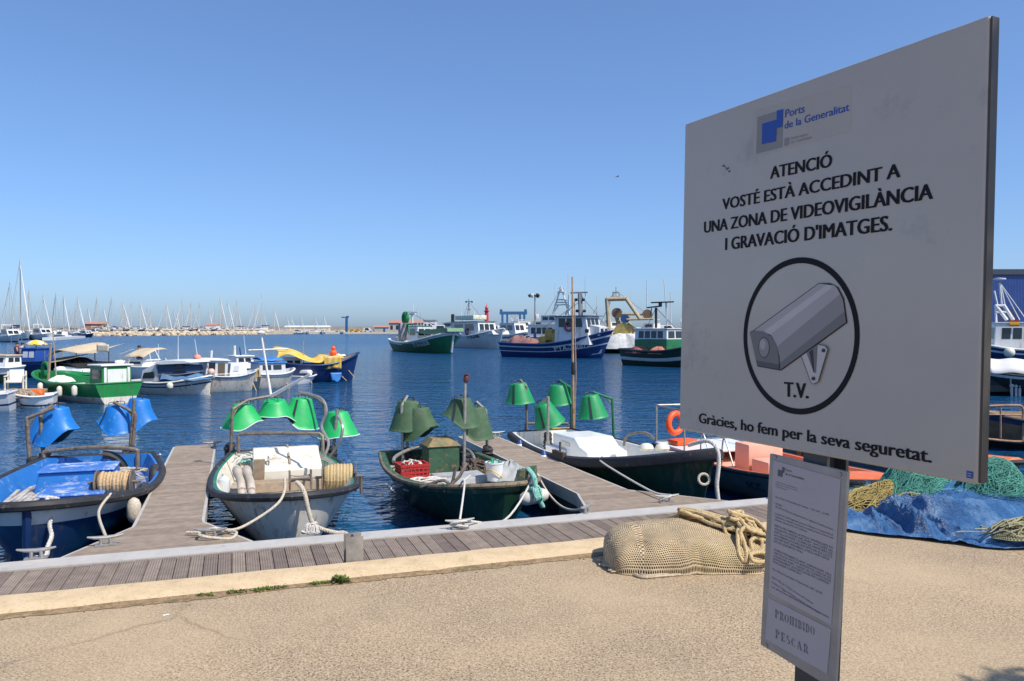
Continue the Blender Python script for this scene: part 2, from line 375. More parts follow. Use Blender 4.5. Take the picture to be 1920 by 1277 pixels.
# ------------------------------------------------------------------ the sign
H_S = 1.05
ZL, ZR = FPX * H_S / 572, FPX * H_S / 880
sTL, sBL, sTR, sBR = at(1283, 233, ZL), at(1273, 805, ZL), at(1848, 30, ZR), at(1836, 910, ZR)
X_ = ((sTR + sBR) - (sTL + sBL)); X_.normalize(); Y_ = (sTL - sBL); Y_ = (Y_ - X_ * Y_.dot(X_)).normalized(); N_ = X_.cross(Y_)
SO = sBL.copy(); SM = Matrix.Translation(SO) @ Matrix((( X_.x, Y_.x, N_.x, 0), (X_.y, Y_.y, N_.y, 0), (X_.z, Y_.z, N_.z, 0), (0, 0, 0, 1)))
SMi = SM.inverted()
def sp(px, py):          # photo pixel -> coordinates on the sign's own face
    d = ray(px, py); c = Vector((0, 0, EYE)); t = (SO - c).dot(N_) / d.dot(N_); q = SMi @ (c + d * t); return (q.x, q.y)
def c1(x, y): return sp(1260 + x / 2.661, y / 2.661)
def c2(x, y): return sp(1260 + x / 2.661, 440 + y / 2.661)
def c3(x, y): return sp(1400 + x / 2.923, 840 + y / 2.923)
base = onz(1505, 1400, 0); 
bot = Vector((SM @ Vector((*sp(1503, 1262), 0)))); top_ = Vector((SM @ Vector((*sp(1519, 860), 0))))
dv = (bot - top_) / (bot.z - top_.z); foot = top_ + dv * (0 - top_.z)
sg = empty('information_sign', (foot.x, foot.y, 0), 0, 'large square white video surveillance sign on a grey post with a lower notice', 'sign')
OFF = Matrix.Translation(-Vector((foot.x, foot.y, 0))); SL = OFF @ SM
M_SIGN = mat('white_enamel_sign', (0.43, 0.395, 0.345), 0.22, var=.04, vs=3, coat=.3, stain=(.33, .30, .28), st_amt=.10, st_scale=2.5)
M_SIGNEDGE = mat('sign_edge_painted_shade', (0.06, 0.055, 0.045), 0.5, 0.0)  # near-black colour holds the tree shade on the sign's side face
M_INK = mat('black_sign_ink', (0.014, 0.014, 0.017), 0.6, var=.1, spec=.15); M_BLUEINK = mat('blue_logo_ink', (0.02, 0.07, 0.36), 0.4, var=.08); M_GREYINK = mat('grey_logo_ink', (0.25, 0.24, 0.23), 0.4, var=.05)
M_INK2 = mat('faded_notice_ink', (0.10, 0.10, 0.12), 0.6, var=.1)
w_ = sp(1842, 470)[0]; hL, hR = sp(1283, 233)[1], sp(1848, 30)[1]
g = MB(); TH = .028
poly = [(0.0, 0.0), (w_, sp(1836, 910)[1]), (w_ + .004, hR), (0.004, hL)]
g.prism(poly, SL @ Matrix.Translation((0, 0, -TH)), TH); 
o = g.build('panel', [M_SIGN], sg, smooth=0)
bv = o.modifiers.new('bevel', 'BEVEL'); bv.width = .006; bv.segments = 3
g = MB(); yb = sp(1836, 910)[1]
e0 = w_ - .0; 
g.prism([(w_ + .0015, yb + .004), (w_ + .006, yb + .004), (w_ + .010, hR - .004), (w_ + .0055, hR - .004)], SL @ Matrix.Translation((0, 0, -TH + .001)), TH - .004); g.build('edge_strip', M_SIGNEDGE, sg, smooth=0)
T1 = .0012
def put_text(b, body, lb, rb, tl, bold=.018, z=T1, m=0):
    """text from baseline-left lb to baseline-right rb, cap top tl (all on-sign coordinates)"""
    lb, rb, tl = Vector(lb), Vector(rb), Vector(tl); xd = rb - lb; pts, fs, asp = text_geo(body, 0.0)
    h = (tl - lb).y - xd.y / max(xd.x, 1e-6) * (tl - lb).x; yd = Vector((-xd.y, xd.x)).normalized() * h
    for k, sx in enumerate((-1, -.33, .33, 1) if bold > .005 else (0,)):
        e = xd.normalized() * (sx * bold * abs(h) * 3.2); b.add([SL @ Vector((*(lb + xd * p[0] + yd * p[1] + e), z + .00008 * k)) for p in pts], fs, m)
for ln in (('ATENCIÓ', c1(492, 893), c1(797, 832), c1(492, 830)), ('VOSTÉ ESTÀ ACCEDINT A', c1(253, 1047), c1(1138, 884), c1(250, 990)),
           ('UNA ZONA DE VIDEOVIGILÀNCIA', c1(162, 1163), c1(1300, 992), c1(160, 1104)), ("I GRAVACIÓ D'IMATGES.", c1(268, 1248), c1(1096, 1150), c1(270, 1184)),
           ('T.V.', c2(563, 807), c2(680, 817), c2(563, 730)), ('Gràcies, ho fem per la seva seguretat.', c2(136, 938), c2(1294, 1138), c2(136, 886))):
    g = MB(); put_text(g, *ln); g.build('lettering', M_INK, sg, smooth=0)
g = MB(); put_text(g, 'Ports', c1(566, 587), c1(662, 560), c1(566, 546), .01); put_text(g, 'de la Generalitat', c1(563, 644), c1(885, 552), c1(563, 606), .01)
g.build('logo_lettering', M_BLUEINK, sg, smooth=0)
g = MB(); put_text(g, 'Generalitat', c1(593, 698), c1(678, 676), c1(593, 683), 0); put_text(g, 'de Catalunya', c1(593, 718), c1(697, 690), c1(593, 703), 0)
P_ = lambda b, pts, z=T1, t=.0006, m=0: b.prism(pts, SL @ Matrix.Translation((0, 0, z)), t, m)
P_(g, [c1(562, 692), c1(585, 686), c1(585, 722), c1(562, 728)]); g.build('logo_small_print', M_GREYINK, sg, smooth=0)
g = MB(); P_(g, [c1(428, 585), c1(557, 545), c1(551, 735), c1(421, 768)], T1 - .0008, .0008); g.build('logo_square', M_GREYINK, sg, smooth=0)
g = MB(); P_(g, [c1(453, 618), c1(525, 597), c1(525, 553), c1(557, 545), c1(553, 632), c1(524, 640), c1(521, 705), c1(451, 720)], T1 + .0005, .0008); g.build('logo_mark', M_BLUEINK, sg, smooth=0)
g = MB(); P_(g, [c1(410, 550), c1(897, 420), c1(893, 655), c1(404, 786)], .0001, .0003); g.build('logo_backing', mat('aged_sticker_film', (.415, .38, .335), .3, var=.03), sg, smooth=0)
g = MB(); r_ = random.Random(3)
for k in range(9):
    x, y = 250 + 4 * k + r_.uniform(-4, 4), 828 + 3.2 * k + r_.uniform(-6, 6); P_(g, [c1(x, y), c1(x + r_.uniform(6, 15), y - r_.uniform(0, 6)), c1(x + 9, y + 3)])
g.build('scuff', M_INK2, sg, smooth=0)
g = MB(); P_(g, [c2(1472, 1178), c2(1503, 1184), c2(1502, 1218), c2(1471, 1212)]); g.build('maker_sticker', M_BLUEINK, sg, smooth=0)
g = MB(); P_(g, [c2(1478, 1188), c2(1498, 1192), c2(1498, 1196), c2(1478, 1192)], T1 + .0008); P_(g, [c2(1478, 1200), c2(1496, 1204), c2(1496, 1208), c2(1478, 1204)], T1 + .0008); g.build('sticker_mark', M_SIGN, sg, smooth=0)
# ring
lx, rx = c2(358, 490), c2(938, 490); ty, by = c2(650, 112), c2(660, 902)
cx, cy, rx_, ry_ = (lx[0] + rx[0]) / 2, (ty[1] + by[1]) / 2, (rx[0] - lx[0]) / 2, (ty[1] - by[1]) / 2
def ell(rx, ry, cx=cx, cy=cy, n=72): return [(cx + rx * math.cos(2 * PI * k / n), cy + ry * math.sin(2 * PI * k / n)) for k in range(n)]
g = MB(); n_ = 72; A, B_ = ell(rx_, ry_), ell(rx_ * .925, ry_ * .925)
g.add([SL @ Vector((*p, T1)) for p in A] + [SL @ Vector((*p, T1)) for p in B_], [(k, (k + 1) % n_, n_ + (k + 1) % n_, n_ + k) for k in range(n_)]); g.build('ring', M_INK, sg, smooth=0)
# printed camera, flat tones
GT = [mat('print_grey_%s' % nm, (v * 1.0, v * .93, v * .91), 0.35, var=.04) for nm, v in (('pale', .52), ('light', .40), ('mid', .27), ('dark', .17), ('deep', .085), ('black', .03))]
g = MB(); k = [0]
def C(pts, m): k[0] += 1; P_(g, [c2(*p) for p in pts], T1 + .0002 * k[0], .0003, m)
C([(390, 487), (410, 476), (735, 241), (790, 241), (832, 262), (860, 318), (877, 440), (546, 679), (428, 658)], 5)
top0, top1 = [(412, 479), (500, 500), (540, 600), (546, 674)], [(737, 244), (820, 256), (857, 322), (874, 437)]
tones = [1, 0, 1, 2, 2, 3, 3, 2]; 
def lerp_pl(pl, t):
    t = t * (len(pl) - 1); i = min(int(t), len(pl) - 2); f = t - i; return (pl[i][0] + (pl[i + 1][0] - pl[i][0]) * f, pl[i][1] + (pl[i + 1][1] - pl[i][1]) * f)
tn = [1, 1, 0, 0, 1, 1, 1, 2, 2, 2, 2, 3, 3]
for i in range(13): 
    a, b = i / 13, (i + 1) / 13; C([lerp_pl(top0, a), lerp_pl(top1, a), lerp_pl(top1, b), lerp_pl(top0, b)], tn[i])
C([(394, 490), (412, 481), (460, 484), (500, 507), (524, 547), (537, 602), (542, 672), (432, 652)], 3)
C([(426, 628), (540, 648), (542, 672), (432, 652)], 4)
C([(465 + 28 * math.cos(t * PI / 12), 563 + 52 * math.sin(t * PI / 12)) for t in range(24)], 5)
C([(465 + 25 * math.cos(t * PI / 12), 563 + 48 * math.sin(t * PI / 12)) for t in range(24)], 2)
C([(459 + 14 * math.cos(t * PI / 12), 548 + 26 * math.sin(t * PI / 12)) for t in range(24)], 1)
C([(650, 604), (735, 546), (772, 553), (786, 572), (737, 735), (712, 748), (698, 737)], 4)
C([(655, 606), (735, 550), (770, 556), (782, 573), (734, 733), (712, 744), (701, 734)], 0)
C([(678, 590), (735, 550), (727, 690), (716, 690)], 3); C([(692, 584), (712, 570), (718, 680), (712, 686)], 5)
C([(764 + 10 * math.cos(t * PI / 6), 578 + 10 * math.sin(t * PI / 6)) for t in range(12)], 5); C([(714 + 10 * math.cos(t * PI / 6), 718 + 10 * math.sin(t * PI / 6)) for t in range(12)], 5)
g.build('camera_print', GT, sg, smooth=0)
# lower notice board
M_BOARD = mat('zinc_notice_board', (0.33, 0.32, 0.31), 0.45, 0.35, var=.15, vs=12); M_PAPER = mat('laminated_paper', (0.42, 0.39, 0.41), 0.3, var=.03, vs=5)
g = MB(); P_(g, [c3(120, 32), c3(543, 132), c3(474, 1330), c3(68, 1078)], -.016, .010); g.build('notice_board', M_BOARD, sg, smooth=0)
g = MB(); P_(g, [c3(140, 68), c3(508, 172), c3(457, 972), c3(116, 795)], -.0055, .001); g.build('notice_sheet', M_PAPER, sg, smooth=0)
g = MB(); P_(g, [c3(113, 820), c3(455, 995), c3(434, 1240), c3(96, 1048)], -.0055, .001); g.build('notice_sheet', M_PAPER, sg, smooth=0)
for (x, y) in ((148, 50), (503, 146), (100, 1084)):
    g = MB(); cxy = c3(x, y); P_(g, [(cxy[0] + .006 * math.cos(t * PI / 5), cxy[1] + .006 * math.sin(t * PI / 5)) for t in range(10)], -.0055, .003); g.build('screw', M_CLEAT, sg)
g = MB(); P_(g, [c3(166, 118), c3(190, 124), c3(190, 104), c3(202, 107), c3(201, 136), c3(192, 138), c3(190, 160), c3(165, 153)], -.004, .0006); g.build('notice_logo', M_INK2, sg, smooth=0)
g = MB(); ZT = -.0038
put_text(g, 'Ports', c3(206, 125), c3(240, 134), c3(206, 112), .01, ZT); put_text(g, 'de la Generalitat', c3(205, 147), c3(308, 176), c3(205, 134), .01, ZT)
def para(lines, TLp, TRp, BLp, cap=.72, bold=.004):
    nl = len(lines)
    for i, (t, wd) in enumerate(lines):
        f = (i + .8) / nl; a = (TLp[0] + (BLp[0] - TLp[0]) * f, TLp[1] + (BLp[1] - TLp[1]) * f); b = (a[0] + (TRp[0] - TLp[0]) * wd, a[1] + (TRp[1] - TLp[1]) * wd)
        hh = (BLp[1] - TLp[1]) / nl * cap; put_text(g, t, c3(*a), c3(*b), c3(a[0] + 1, a[1] - hh), bold, ZT)
para([('Generalitat de Catalunya', 1), ('Departament de Política Territorial', 1), ('i Obres Públiques', .55)], (154, 178), (272, 214), (152, 216), .5, 0)
para([('Diari Oficial de la Generalitat de Catalunya     Núm. 2441 - 1.8.1994', 1)], (153, 262), (445, 362), (153, 276))
para([('DECRET', .12), ('196/1994, de 28 de juny, pel qual s’aprova el reglament de policia portuària', 1)], (153, 296), (468, 422), (152, 330), .6)
para([('L’article 51.2 del Reglament portuari atribueix a la Generalitat de', 1), ('Catalunya la competència exclusiva en matèria de ports, d’acord amb', 1), ('l’Estatut d’autonomia de Catalunya', .55)], (150, 350), (468, 470), (149, 400), .62)
para([('RESTA PROHIBIDA LA PESCA I MARISQUEIG EN', 1), ('AQUESTES AIGÜES DEL PORT, INCLOSES LES', 1), ('INSTAL·LACIONS I ZONES DE MANIOBRA DE', 1), ('LES EMBARCACIONS, EXCEPTE EN ELS LLOCS', 1), ('AUTORITZATS. PROHIBIDA LA PESCA AMB CANYA', .95), ('DES DE QUALSEVOL MOLL', .5)], (148, 416), (466, 540), (143, 520), .66)
para([('TAMBÉ ES PROHIBEIX EL BANY, SUBMARINISME, VELA', 1), ('I RESTA D’ACTIVITATS ESPORTIVES DINS DE LES', 1), ('AIGÜES DEL PORT, LLEVAT DE COMPETICIONS', 1), ('EXPRESSAMENT AUTORITZADES PER L’EMPRESA', .98), ('PORTUÀRIA COMPETENT', .5)], (143, 548), (458, 690), (138, 632), .66)
para([('Diari Oficial de la Generalitat de Catalunya Núm. 2442 - 3.8.1994', 1)], (136, 656), (408, 792), (136, 672))
para([('Llei 5/1998, de 17 d’abril, de ports de Catalunya', .85), ('Article 97. Règim de Policia, zona de servei portuari', 1)], (134, 690), (398, 862), (130, 745), .4)
para([('Les infraccions administratives seran sancionades', 1)], (130, 752), (444, 922), (130, 768))
g.build('notice_small_print', M_INK2, sg, smooth=0)
# stencilled serif capitals
def glyph(ch):
    q = []; st, th, sf = .24, .07, .42
    bar = lambda x0, y0, x1, y1: q.append([(x0, y0), (x1, y0), (x1, y1), (x0, y1)])
    def stem(x, s=1):
        bar(x - st / 2, 0, x + st / 2, .46); bar(x - st / 2, .54, x + st / 2, 1); bar(x - sf / 2, 0, x + sf / 2, .06); bar(x - sf / 2, .94, x + sf / 2, 1)
    def arc(cx, cy, rx, ry, a0, a1, t0=.05, t1=.22, n=10):
        for i in range(n):
            aa, bb = R(a0 + (a1 - a0) * i / n), R(a0 + (a1 - a0) * (i + 1) / n)
            f = lambda a: t0 + (t1 - t0) * abs(math.cos(a))
            q.append([(cx + rx * math.cos(aa), cy + ry * math.sin(aa)), (cx + rx * math.cos(bb), cy + ry * math.sin(bb)),
                      (cx + (rx - f(bb)) * math.cos(bb), cy + (ry - .05) * math.sin(bb)), (cx + (rx - f(aa)) * math.cos(aa), cy + (ry - .05) * math.sin(aa))])
    wd = .8
    if ch in 'PRB': stem(.2); arc(.34, .74, .4, .26, 82, -82)
    if ch == 'R': q.append([(.42, .46), (.6, .46), (.86, .0), (.62, .0)])
    if ch == 'B': arc(.34, .25, .46, .25, 80, -80)
    if ch == 'D': stem(.2); arc(.34, .5, .48, .5, 82, -82)
    if ch == 'O': arc(.42, .5, .42, .5, 100, 260); arc(.46, .5, .42, .5, 80, -80); wd = .88
    if ch == 'C': arc(.44, .5, .44, .5, 98, 262); arc(.46, .5, .34, .5, 78, 35); arc(.46, .5, .34, .5, -78, -35)
    if ch == 'I': stem(.2); wd = .4
    if ch == 'H': stem(.2); stem(.74); bar(.34, .46, .6, .54); wd = .96
    if ch == 'E': stem(.2); bar(.36, .93, .72, 1); bar(.36, 0, .74, .07); bar(.36, .47, .58, .54); bar(.66, .8, .72, .93); bar(.68, .07, .74, .22); wd = .76
    if ch == 'S': arc(.36, .74, .32, .26, 40, 230, .05, .2); arc(.36, .27, .34, .27, 50, -140, .05, .2); q.append([(.08, .62), (.30, .62), (.66, .40), (.44, .40)]); wd = .72
    if ch == 'A': q.append([(.36, 1), (.5, 1), (.9, 0), (.64, 0)]); q.append([(.36, 1), (.42, 1), (.16, 0), (.08, 0)]); bar(.26, .3, .62, .36); bar(0, 0, .26, .05); bar(.54, 0, 1, .05); wd = 1.0
    return q, wd
def stencil(b, word, p0, p1, h):
    tot = sum(glyph(c)[1] + .22 for c in word) - .22; x = 0
    for c in word:
        q, wd = glyph(c)
        for pl in q:
            o_ = []
            for (a, y) in pl:
                t = (x + a) / tot; o_.append(SL @ Vector((*c3(p0[0] + (p1[0] - p0[0]) * t, p0[1] + (p1[1] - p0[1]) * t - h * y), -.0038)))
            b.add(o_, [(0, 1, 2, 3)])
        x += wd + .22
for ln in (('PROHIBIDO', (150, 930), (366, 1030), 46), ('PESCAR', (152, 1040), (330, 1130), 46)):
    g = MB(); stencil(g, *ln); g.build('stencilled_lettering', mat('worn_stencil_ink', (0.16, 0.16, 0.175), 0.6, var=.2, vs=60), sg, smooth=0)
# post: H profile behind the boards
g = MB(); pd = (top_ - bot).normalized(); L_ = (top_ - foot).length + .55
Rm = Matrix(((X_.x, N_.x, pd.x), (X_.y, N_.y, pd.y), (X_.z, N_.z, pd.z))).to_3x3()
c0 = OFF @ (foot + pd * L_ / 2)
g.box(c0 - N_ * .024, (.085, .010, L_), rot=Rm); g.box(c0 - N_ * .098, (.085, .010, L_), rot=Rm); g.box(c0 - N_ * .061, (.008, .0635, L_), rot=Rm)
b_ = (OFF @ foot); g.build('post', mat('dark_steel_post', (0.06, 0.065, 0.07), 0.5, 0.3, var=.2), sg, smooth=0)
g = MB(); g.box((0, 0, .006), (.22, .22, .012), bev=.003); g.build('base_plate', M_GALV, sg, smooth=30)
# ------------------------------------------------------------------ boats: common builders
M_WHITE = mat('white_boat_paint', (0.74, 0.73, 0.69), 0.35, var=.06, vs=3, stain=(.45, .36, .25), st_amt=.18, st_scale=4, streak=True)
M_CREAM = mat('cream_boat_paint', (0.72, 0.67, 0.55), 0.45, var=.08, vs=3, stain=(.42, .30, .18), st_amt=.22, st_scale=5)
M_WHITEF = mat('white_gelcoat', (0.78, 0.78, 0.76), 0.25, var=.04, vs=2)
M_GREYHULL = mat('chalky_white_hull', (0.64, 0.59, 0.50), 0.5, var=.10, vs=3, stain=(.30, .22, .13), st_amt=.30, st_scale=5, streak=True)
M_RUB = mat('black_rubber', (0.025, 0.025, 0.028), 0.65, var=.3, vs=8, stain=(.16, .13, .10), st_amt=.15, st_scale=9)
M_BLUE = mat('bright_blue_paint', (0.020, 0.155, 0.46), 0.4, var=.14, vs=5, stain=(.22, .32, .52), st_amt=.20, st_scale=6)
M_NAVY = mat('navy_hull_paint', (0.010, 0.030, 0.10), 0.3, var=.2, vs=3, stain=(.07, .07, .07), st_amt=.28, st_scale=5, streak=True)
M_BLUELAMP = mat('blue_moulded_plastic', (0.008, 0.165, 0.52), 0.45, var=.10, vs=6, stain=(.10, .28, .62), st_amt=.18, st_scale=7)
M_GREENLAMP = mat('bright_green_plastic', (0.012, 0.40, 0.10), 0.5, var=.10, vs=7, stain=(.06, .34, .16), st_amt=.2, st_scale=9)
M_GREENLAMP2 = mat('emerald_green_plastic', (0.008, 0.25, 0.075), 0.5, var=.15, vs=7, stain=(.03, .20, .09), st_amt=.25, st_scale=9)
M_GREENLAMP3 = mat('faded_olive_green_plastic', (0.045, 0.100, 0.045), 0.7, var=.2, vs=9, stain=(.10, .12, .07), st_amt=.3, st_scale=8)
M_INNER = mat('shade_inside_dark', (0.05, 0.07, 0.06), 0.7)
M_DKGREEN = mat('bottle_green_hull', (0.009, 0.040, 0.022), 0.4, var=.3, vs=4, stain=(.07, .065, .05), st_amt=.25, st_scale=5, streak=True)
M_OLDGREEN = mat('worn_green_paint', (0.028, 0.085, 0.045), 0.6, var=.3, vs=6, stain=(.26, .19, .11), st_amt=.34, st_scale=7)
M_GREEN = mat('green_boat_paint', (0.012, 0.20, 0.045), 0.4, var=.18, vs=4, stain=(.05, .12, .05), st_amt=.25, st_scale=5, streak=True)
M_SEAGREEN = mat('sea_green_gunwale', (0.015, 0.17, 0.10), 0.45, var=.2, vs=6, stain=(.3, .3, .25), st_amt=.1, st_scale=9)
M_POSTSTEEL = mat('rusty_steel_tube', (0.23, 0.19, 0.15), 0.55, 0.35, var=.35, vs=14, stain=(.14, .065, .03), st_amt=.35, st_scale=11)
M_STEELTUBE = mat('grey_steel_tube', (0.36, 0.34, 0.31), 0.45, 0.5, var=.25, vs=12, stain=(.2, .12, .07), st_amt=.2, st_scale=10)
M_STRAP = mat('dark_webbing', (0.02, 0.03, 0.035), 0.8)
M_WOOD = mat('weathered_wood', (0.33, 0.25, 0.17), 0.8, var=.25, vs=9)
M_SOLE = mat('dirty_cockpit_floor', (0.36, 0.32, 0.26), 0.8, var=.25, vs=6, stain=(.14, .11, .08), st_amt=.3, st_scale=5)
M_SOLEB = mat('blue_cockpit_floor', (0.12, 0.20, 0.42), 0.7, var=.3, vs=5, stain=(.38, .36, .32), st_amt=.4, st_scale=5)
M_GLASS = mat('dark_window_glass', (0.02, 0.028, 0.035), 0.08, var=.1)
M_ORANGE = mat('orange_boat_paint', (0.78, 0.16, 0.025), 0.45, var=.12, vs=5, stain=(.75, .42, .28), st_amt=.15, st_scale=6)
M_PINK = mat('sun_faded_orange', (0.74, 0.40, 0.28), 0.6, var=.08, vs=4)
M_BUOY = mat('lifebuoy_orange', (0.85, 0.10, 0.015), 0.5, var=.08)
M_RED = mat('red_plastic', (0.42, 0.025, 0.02), 0.5, var=.2, vs=12)
M_BLACKM = mat('black_painted_metal', (0.02, 0.02, 0.022), 0.5, var=.2)
def m_rope(name, c0, c1, sc=60):
    m, n, l, b, tc = nodes_of(name, 0.9)
    f = noise(n, l, tc, sc, 4); l.new(ramp(n, l, f, [(.3, c0), (.65, c1)]), b.inputs['Base Color']); bump(n, l, b, f, 0.9, 0.01); return m
M_ROPE = m_rope('off_white_rope', (.36, .30, .22), (.66, .58, .46)); M_ROPEW = m_rope('pale_twisted_rope', (.42, .38, .33), (.74, .70, .64), 90)
M_ROPEY = m_rope('straw_rope', (.36, .25, .11), (.62, .47, .25), 70); M_ROPEG = m_rope('turquoise_rope', (.10, .32, .26), (.30, .58, .48), 70)
M_REELROPE = m_rope('reel_line', (.38, .24, .11), (.62, .44, .25), 40)
def sm(a, b, x):
    t = max(0, min(1, (x - a) / (b - a))); return t * t * (3 - 2 * t)
class Hull:
    def __init__(s, L, B, fs, fm, fb, tw=.8, full=3.0, pw=.6, rake=.4, draft=.35, mx=.42, flare=1.0, e=.42, srake=0.0):
        s.__dict__.update(locals())
    def half(s, t):
        if t < s.mx: return s.B / 2 * (s.tw + (1 - s.tw) * math.sin(PI / 2 * t / s.mx))
        q = (t - s.mx) / (1 - s.mx); return s.B / 2 * max(0.0, 1 - q ** s.full) ** s.pw
    def fb_(s, t):
        if t < .4: return s.fm + (s.fs - s.fm) * ((.4 - t) / .4) ** 2
        return s.fm + (s.fb - s.fm) * ((t - .4) / .6) ** 1.8
    def pt(s, t, q, side):
        h = s.half(t); z = -s.draft + (s.fb_(t) + s.draft) * q
        ee = s.e + (s.flare - s.e) * sm(.35, 1, t); y = h * (max(q, 0) ** ee)
        x = s.L * t - s.rake * (1 - q) * t ** 5 + s.srake * (1 - q) * (1 - t) ** 4
        return Vector((x, side * y, z))
    def gun(s, t, side, out=0.0, dz=0.0):
        p = s.pt(t, 1, side); p.z += dz
        if out:
            a = s.pt(max(t - .01, 0), 1, side); b = s.pt(min(t + .01, 1), 1, side); d = b - a; nn = Vector((d.y, -d.x, 0)) * (1 if side < 0 else -1)
            if nn.length > 1e-6: p += nn.normalized() * out
        return p
    def y_at(s, x, z):
        lo = None; t = min(max(x / s.L, 0), 1)
        for _ in range(14):
            q = (z + s.draft) / (s.fb_(t) + s.draft); q = max(0.0, min(1.0, q)); t = min(1, max(0, (x + s.rake * (1 - q) * t ** 5) / s.L))
        q = max(0.0, min(1.0, (z + s.draft) / (s.fb_(t) + s.draft))); return abs(s.pt(t, q, 1).y)
    def ts(s, n): return [0.5 * (k / n) + 0.5 * (1 - (1 - k / n) ** 2) for k in range(n + 1)]
    def build(s, root, mats, bands=(), deckz=.25, wall=.07, rail=.045, nt_=30, nq=12, railmat=None, capmat=3, foredeck=None, flatr=1.0, raildz=-.03):
        """mats: outer list; bands: [(q_max, mat index)] ; last index values: 0 hull ... ; inner = mats[-2], deck = mats[-1]"""
        g = MB(); T = s.ts(nt_); Q = [0.0, .15, .3, .42, .52, .6, .68, .75, .81, .87, .93, 1.0] if not bands else sorted(set([0.0, .15, .3, .42, .55, .7, .85, 1.0] + [b[0] for b in bands]))
        def bm_(q):
            for (qq, mi) in bands:
                if q < qq: return mi
            return bands[-1][1] if bands else 0
        for side in (-1, 1):
            vs = [s.pt(t, q, side) for t in T for q in Q]; k = len(Q); fs = []; ms = []
            for i in range(len(T) - 1):
                for j in range(k - 1):
                    fs.append((i * k + j, (i + 1) * k + j, (i + 1) * k + j + 1, i * k + j + 1)); ms.append(bm_((Q[j] + Q[j + 1]) / 2))
            g.add(vs, fs, ms)
        k = len(Q); L_ = [s.pt(0, q, -1) for q in Q]; R_ = [s.pt(0, q, 1) for q in Q]
        g.add(L_ + R_, [(j, j + 1, k + j + 1, k + j) for j in range(k - 1)], [bm_((Q[j] + Q[j + 1]) / 2) for j in range(k - 1)])
        ni, nd = len(mats) - 2, len(mats) - 1
        # cap and inner wall
        T2 = [t for t in T]; inn = {}
        for side in (-1, 1):
            A = [s.pt(t, 1, side) for t in T2]; I = []; D = []
            for t, a in zip(T2, A):
                h = max(0.0, abs(a.y) - wall); x = min(max(a.x, wall), s.L - wall * 1.6); dz = deckz(t) if callable(deckz) else deckz
                I.append(Vector((x, side * h, a.z))); z = min(a.z - .01, dz); b_ = s.pt(t, (z + s.draft) / (s.fb_(t) + s.draft), side)
                xd = min(max(b_.x, wall), s.L - wall * 1.6 - (a.x - b_.x)); D.append(Vector((xd, side * max(0, min(abs(b_.y) - wall, h)), z)))
            n_ = len(T2); g.add(A + I, [(i, i + 1, n_ + i + 1, n_ + i) for i in range(n_ - 1)], capmat)
            g.add(I + D, [(i, i + 1, n_ + i + 1, n_ + i) for i in range(n_ - 1)], ni); inn[side] = (A, I, D)
        n_ = len(T2); a, b = inn[-1], inn[1]
        g.add([a[0][0], b[0][0], b[1][0], a[1][0]], [(0, 1, 2, 3)], capmat); g.add([a[1][0], b[1][0], b[2][0], a[2][0]], [(0, 1, 2, 3)], ni)
        g.build('hull', mats[:-1], root, smooth=38)
        g = MB(); g.add(a[2] + b[2], [(i, i + 1, n_ + i + 1, n_ + i) for i in range(n_ - 1)]); g.build('deck', mats[-1], root, smooth=30)
        if rail:
            pts = [s.gun(t, -1, .015, raildz) for t in T] + [s.gun(t, 1, .015, raildz) for t in T[::-1][1:]]
            pts = [p for i, p in enumerate(pts) if i == 0 or (p - pts[i - 1]).length > .01]
            g = MB(); g.tube(pts, rail, 8, flat=flatr); g.tube([pts[-1], pts[0]], rail, 8, flat=flatr); g.build('rub_rail', railmat or M_RUB, root)
        if foredeck:
            t0, m = foredeck; Tf = [t0 + (1 - t0) * k / 10 for k in range(11)]; g = MB(); vs = []
            for t in Tf:
                for y in (-1, -.5, 0, .5, 1):
                    p = s.pt(t, 1, 1); vs.append(Vector((min(p.x, s.L - wall), y * max(0, p.y - wall * .5), p.z + .005 + .04 * (1 - y * y))))
            g.add(vs, [(i * 5 + j, (i + 1) * 5 + j, (i + 1) * 5 + j + 1, i * 5 + j + 1) for i in range(10) for j in range(4)])
            e = [Vector(vs[j]) for j in range(5)]; g.add(e + [Vector((p.x, p.y, p.z - .25)) for p in e], [(j, j + 1, j + 6, j + 5) for j in range(4)]); g.build('foredeck', m, root)
def hull_text(root, hull, body, x0, z0, h, wd, side, m, bold=.01, off=.012, name='registration', reading=1):
    g = MB(); pts, fs, asp = text_geo(body, bold); vs = []
    for p in pts:
        x = x0 + p[0] * wd * reading; z = z0 + p[1] * h + (hull.fb_(min(1, max(0, x / hull.L))) - hull.fb_(min(1, max(0, x0 / hull.L)))) * .8; vs.append(Vector((x, side * (hull.y_at(x, z) + off), z)))
    g.add(vs, fs); return g.build(name, m, root, smooth=0)
def LB(root, px, py, zl):                     # point at height zl above the boat's waterline, in the boat's own axes
    return root_inv(root) @ onz(px, py, ZW + zl)
def root_inv(root): return (Matrix.Translation(root.location) @ Matrix.Rotation(root.rotation_euler.z, 4, 'Z')).inverted()
def LA(root, px, py, Y): return root_inv(root) @ at(px, py, Y)
def wY(root, p): return (Matrix.Translation(root.location) @ Matrix.Rotation(root.rotation_euler.z, 4, 'Z') @ Vector(p)).y
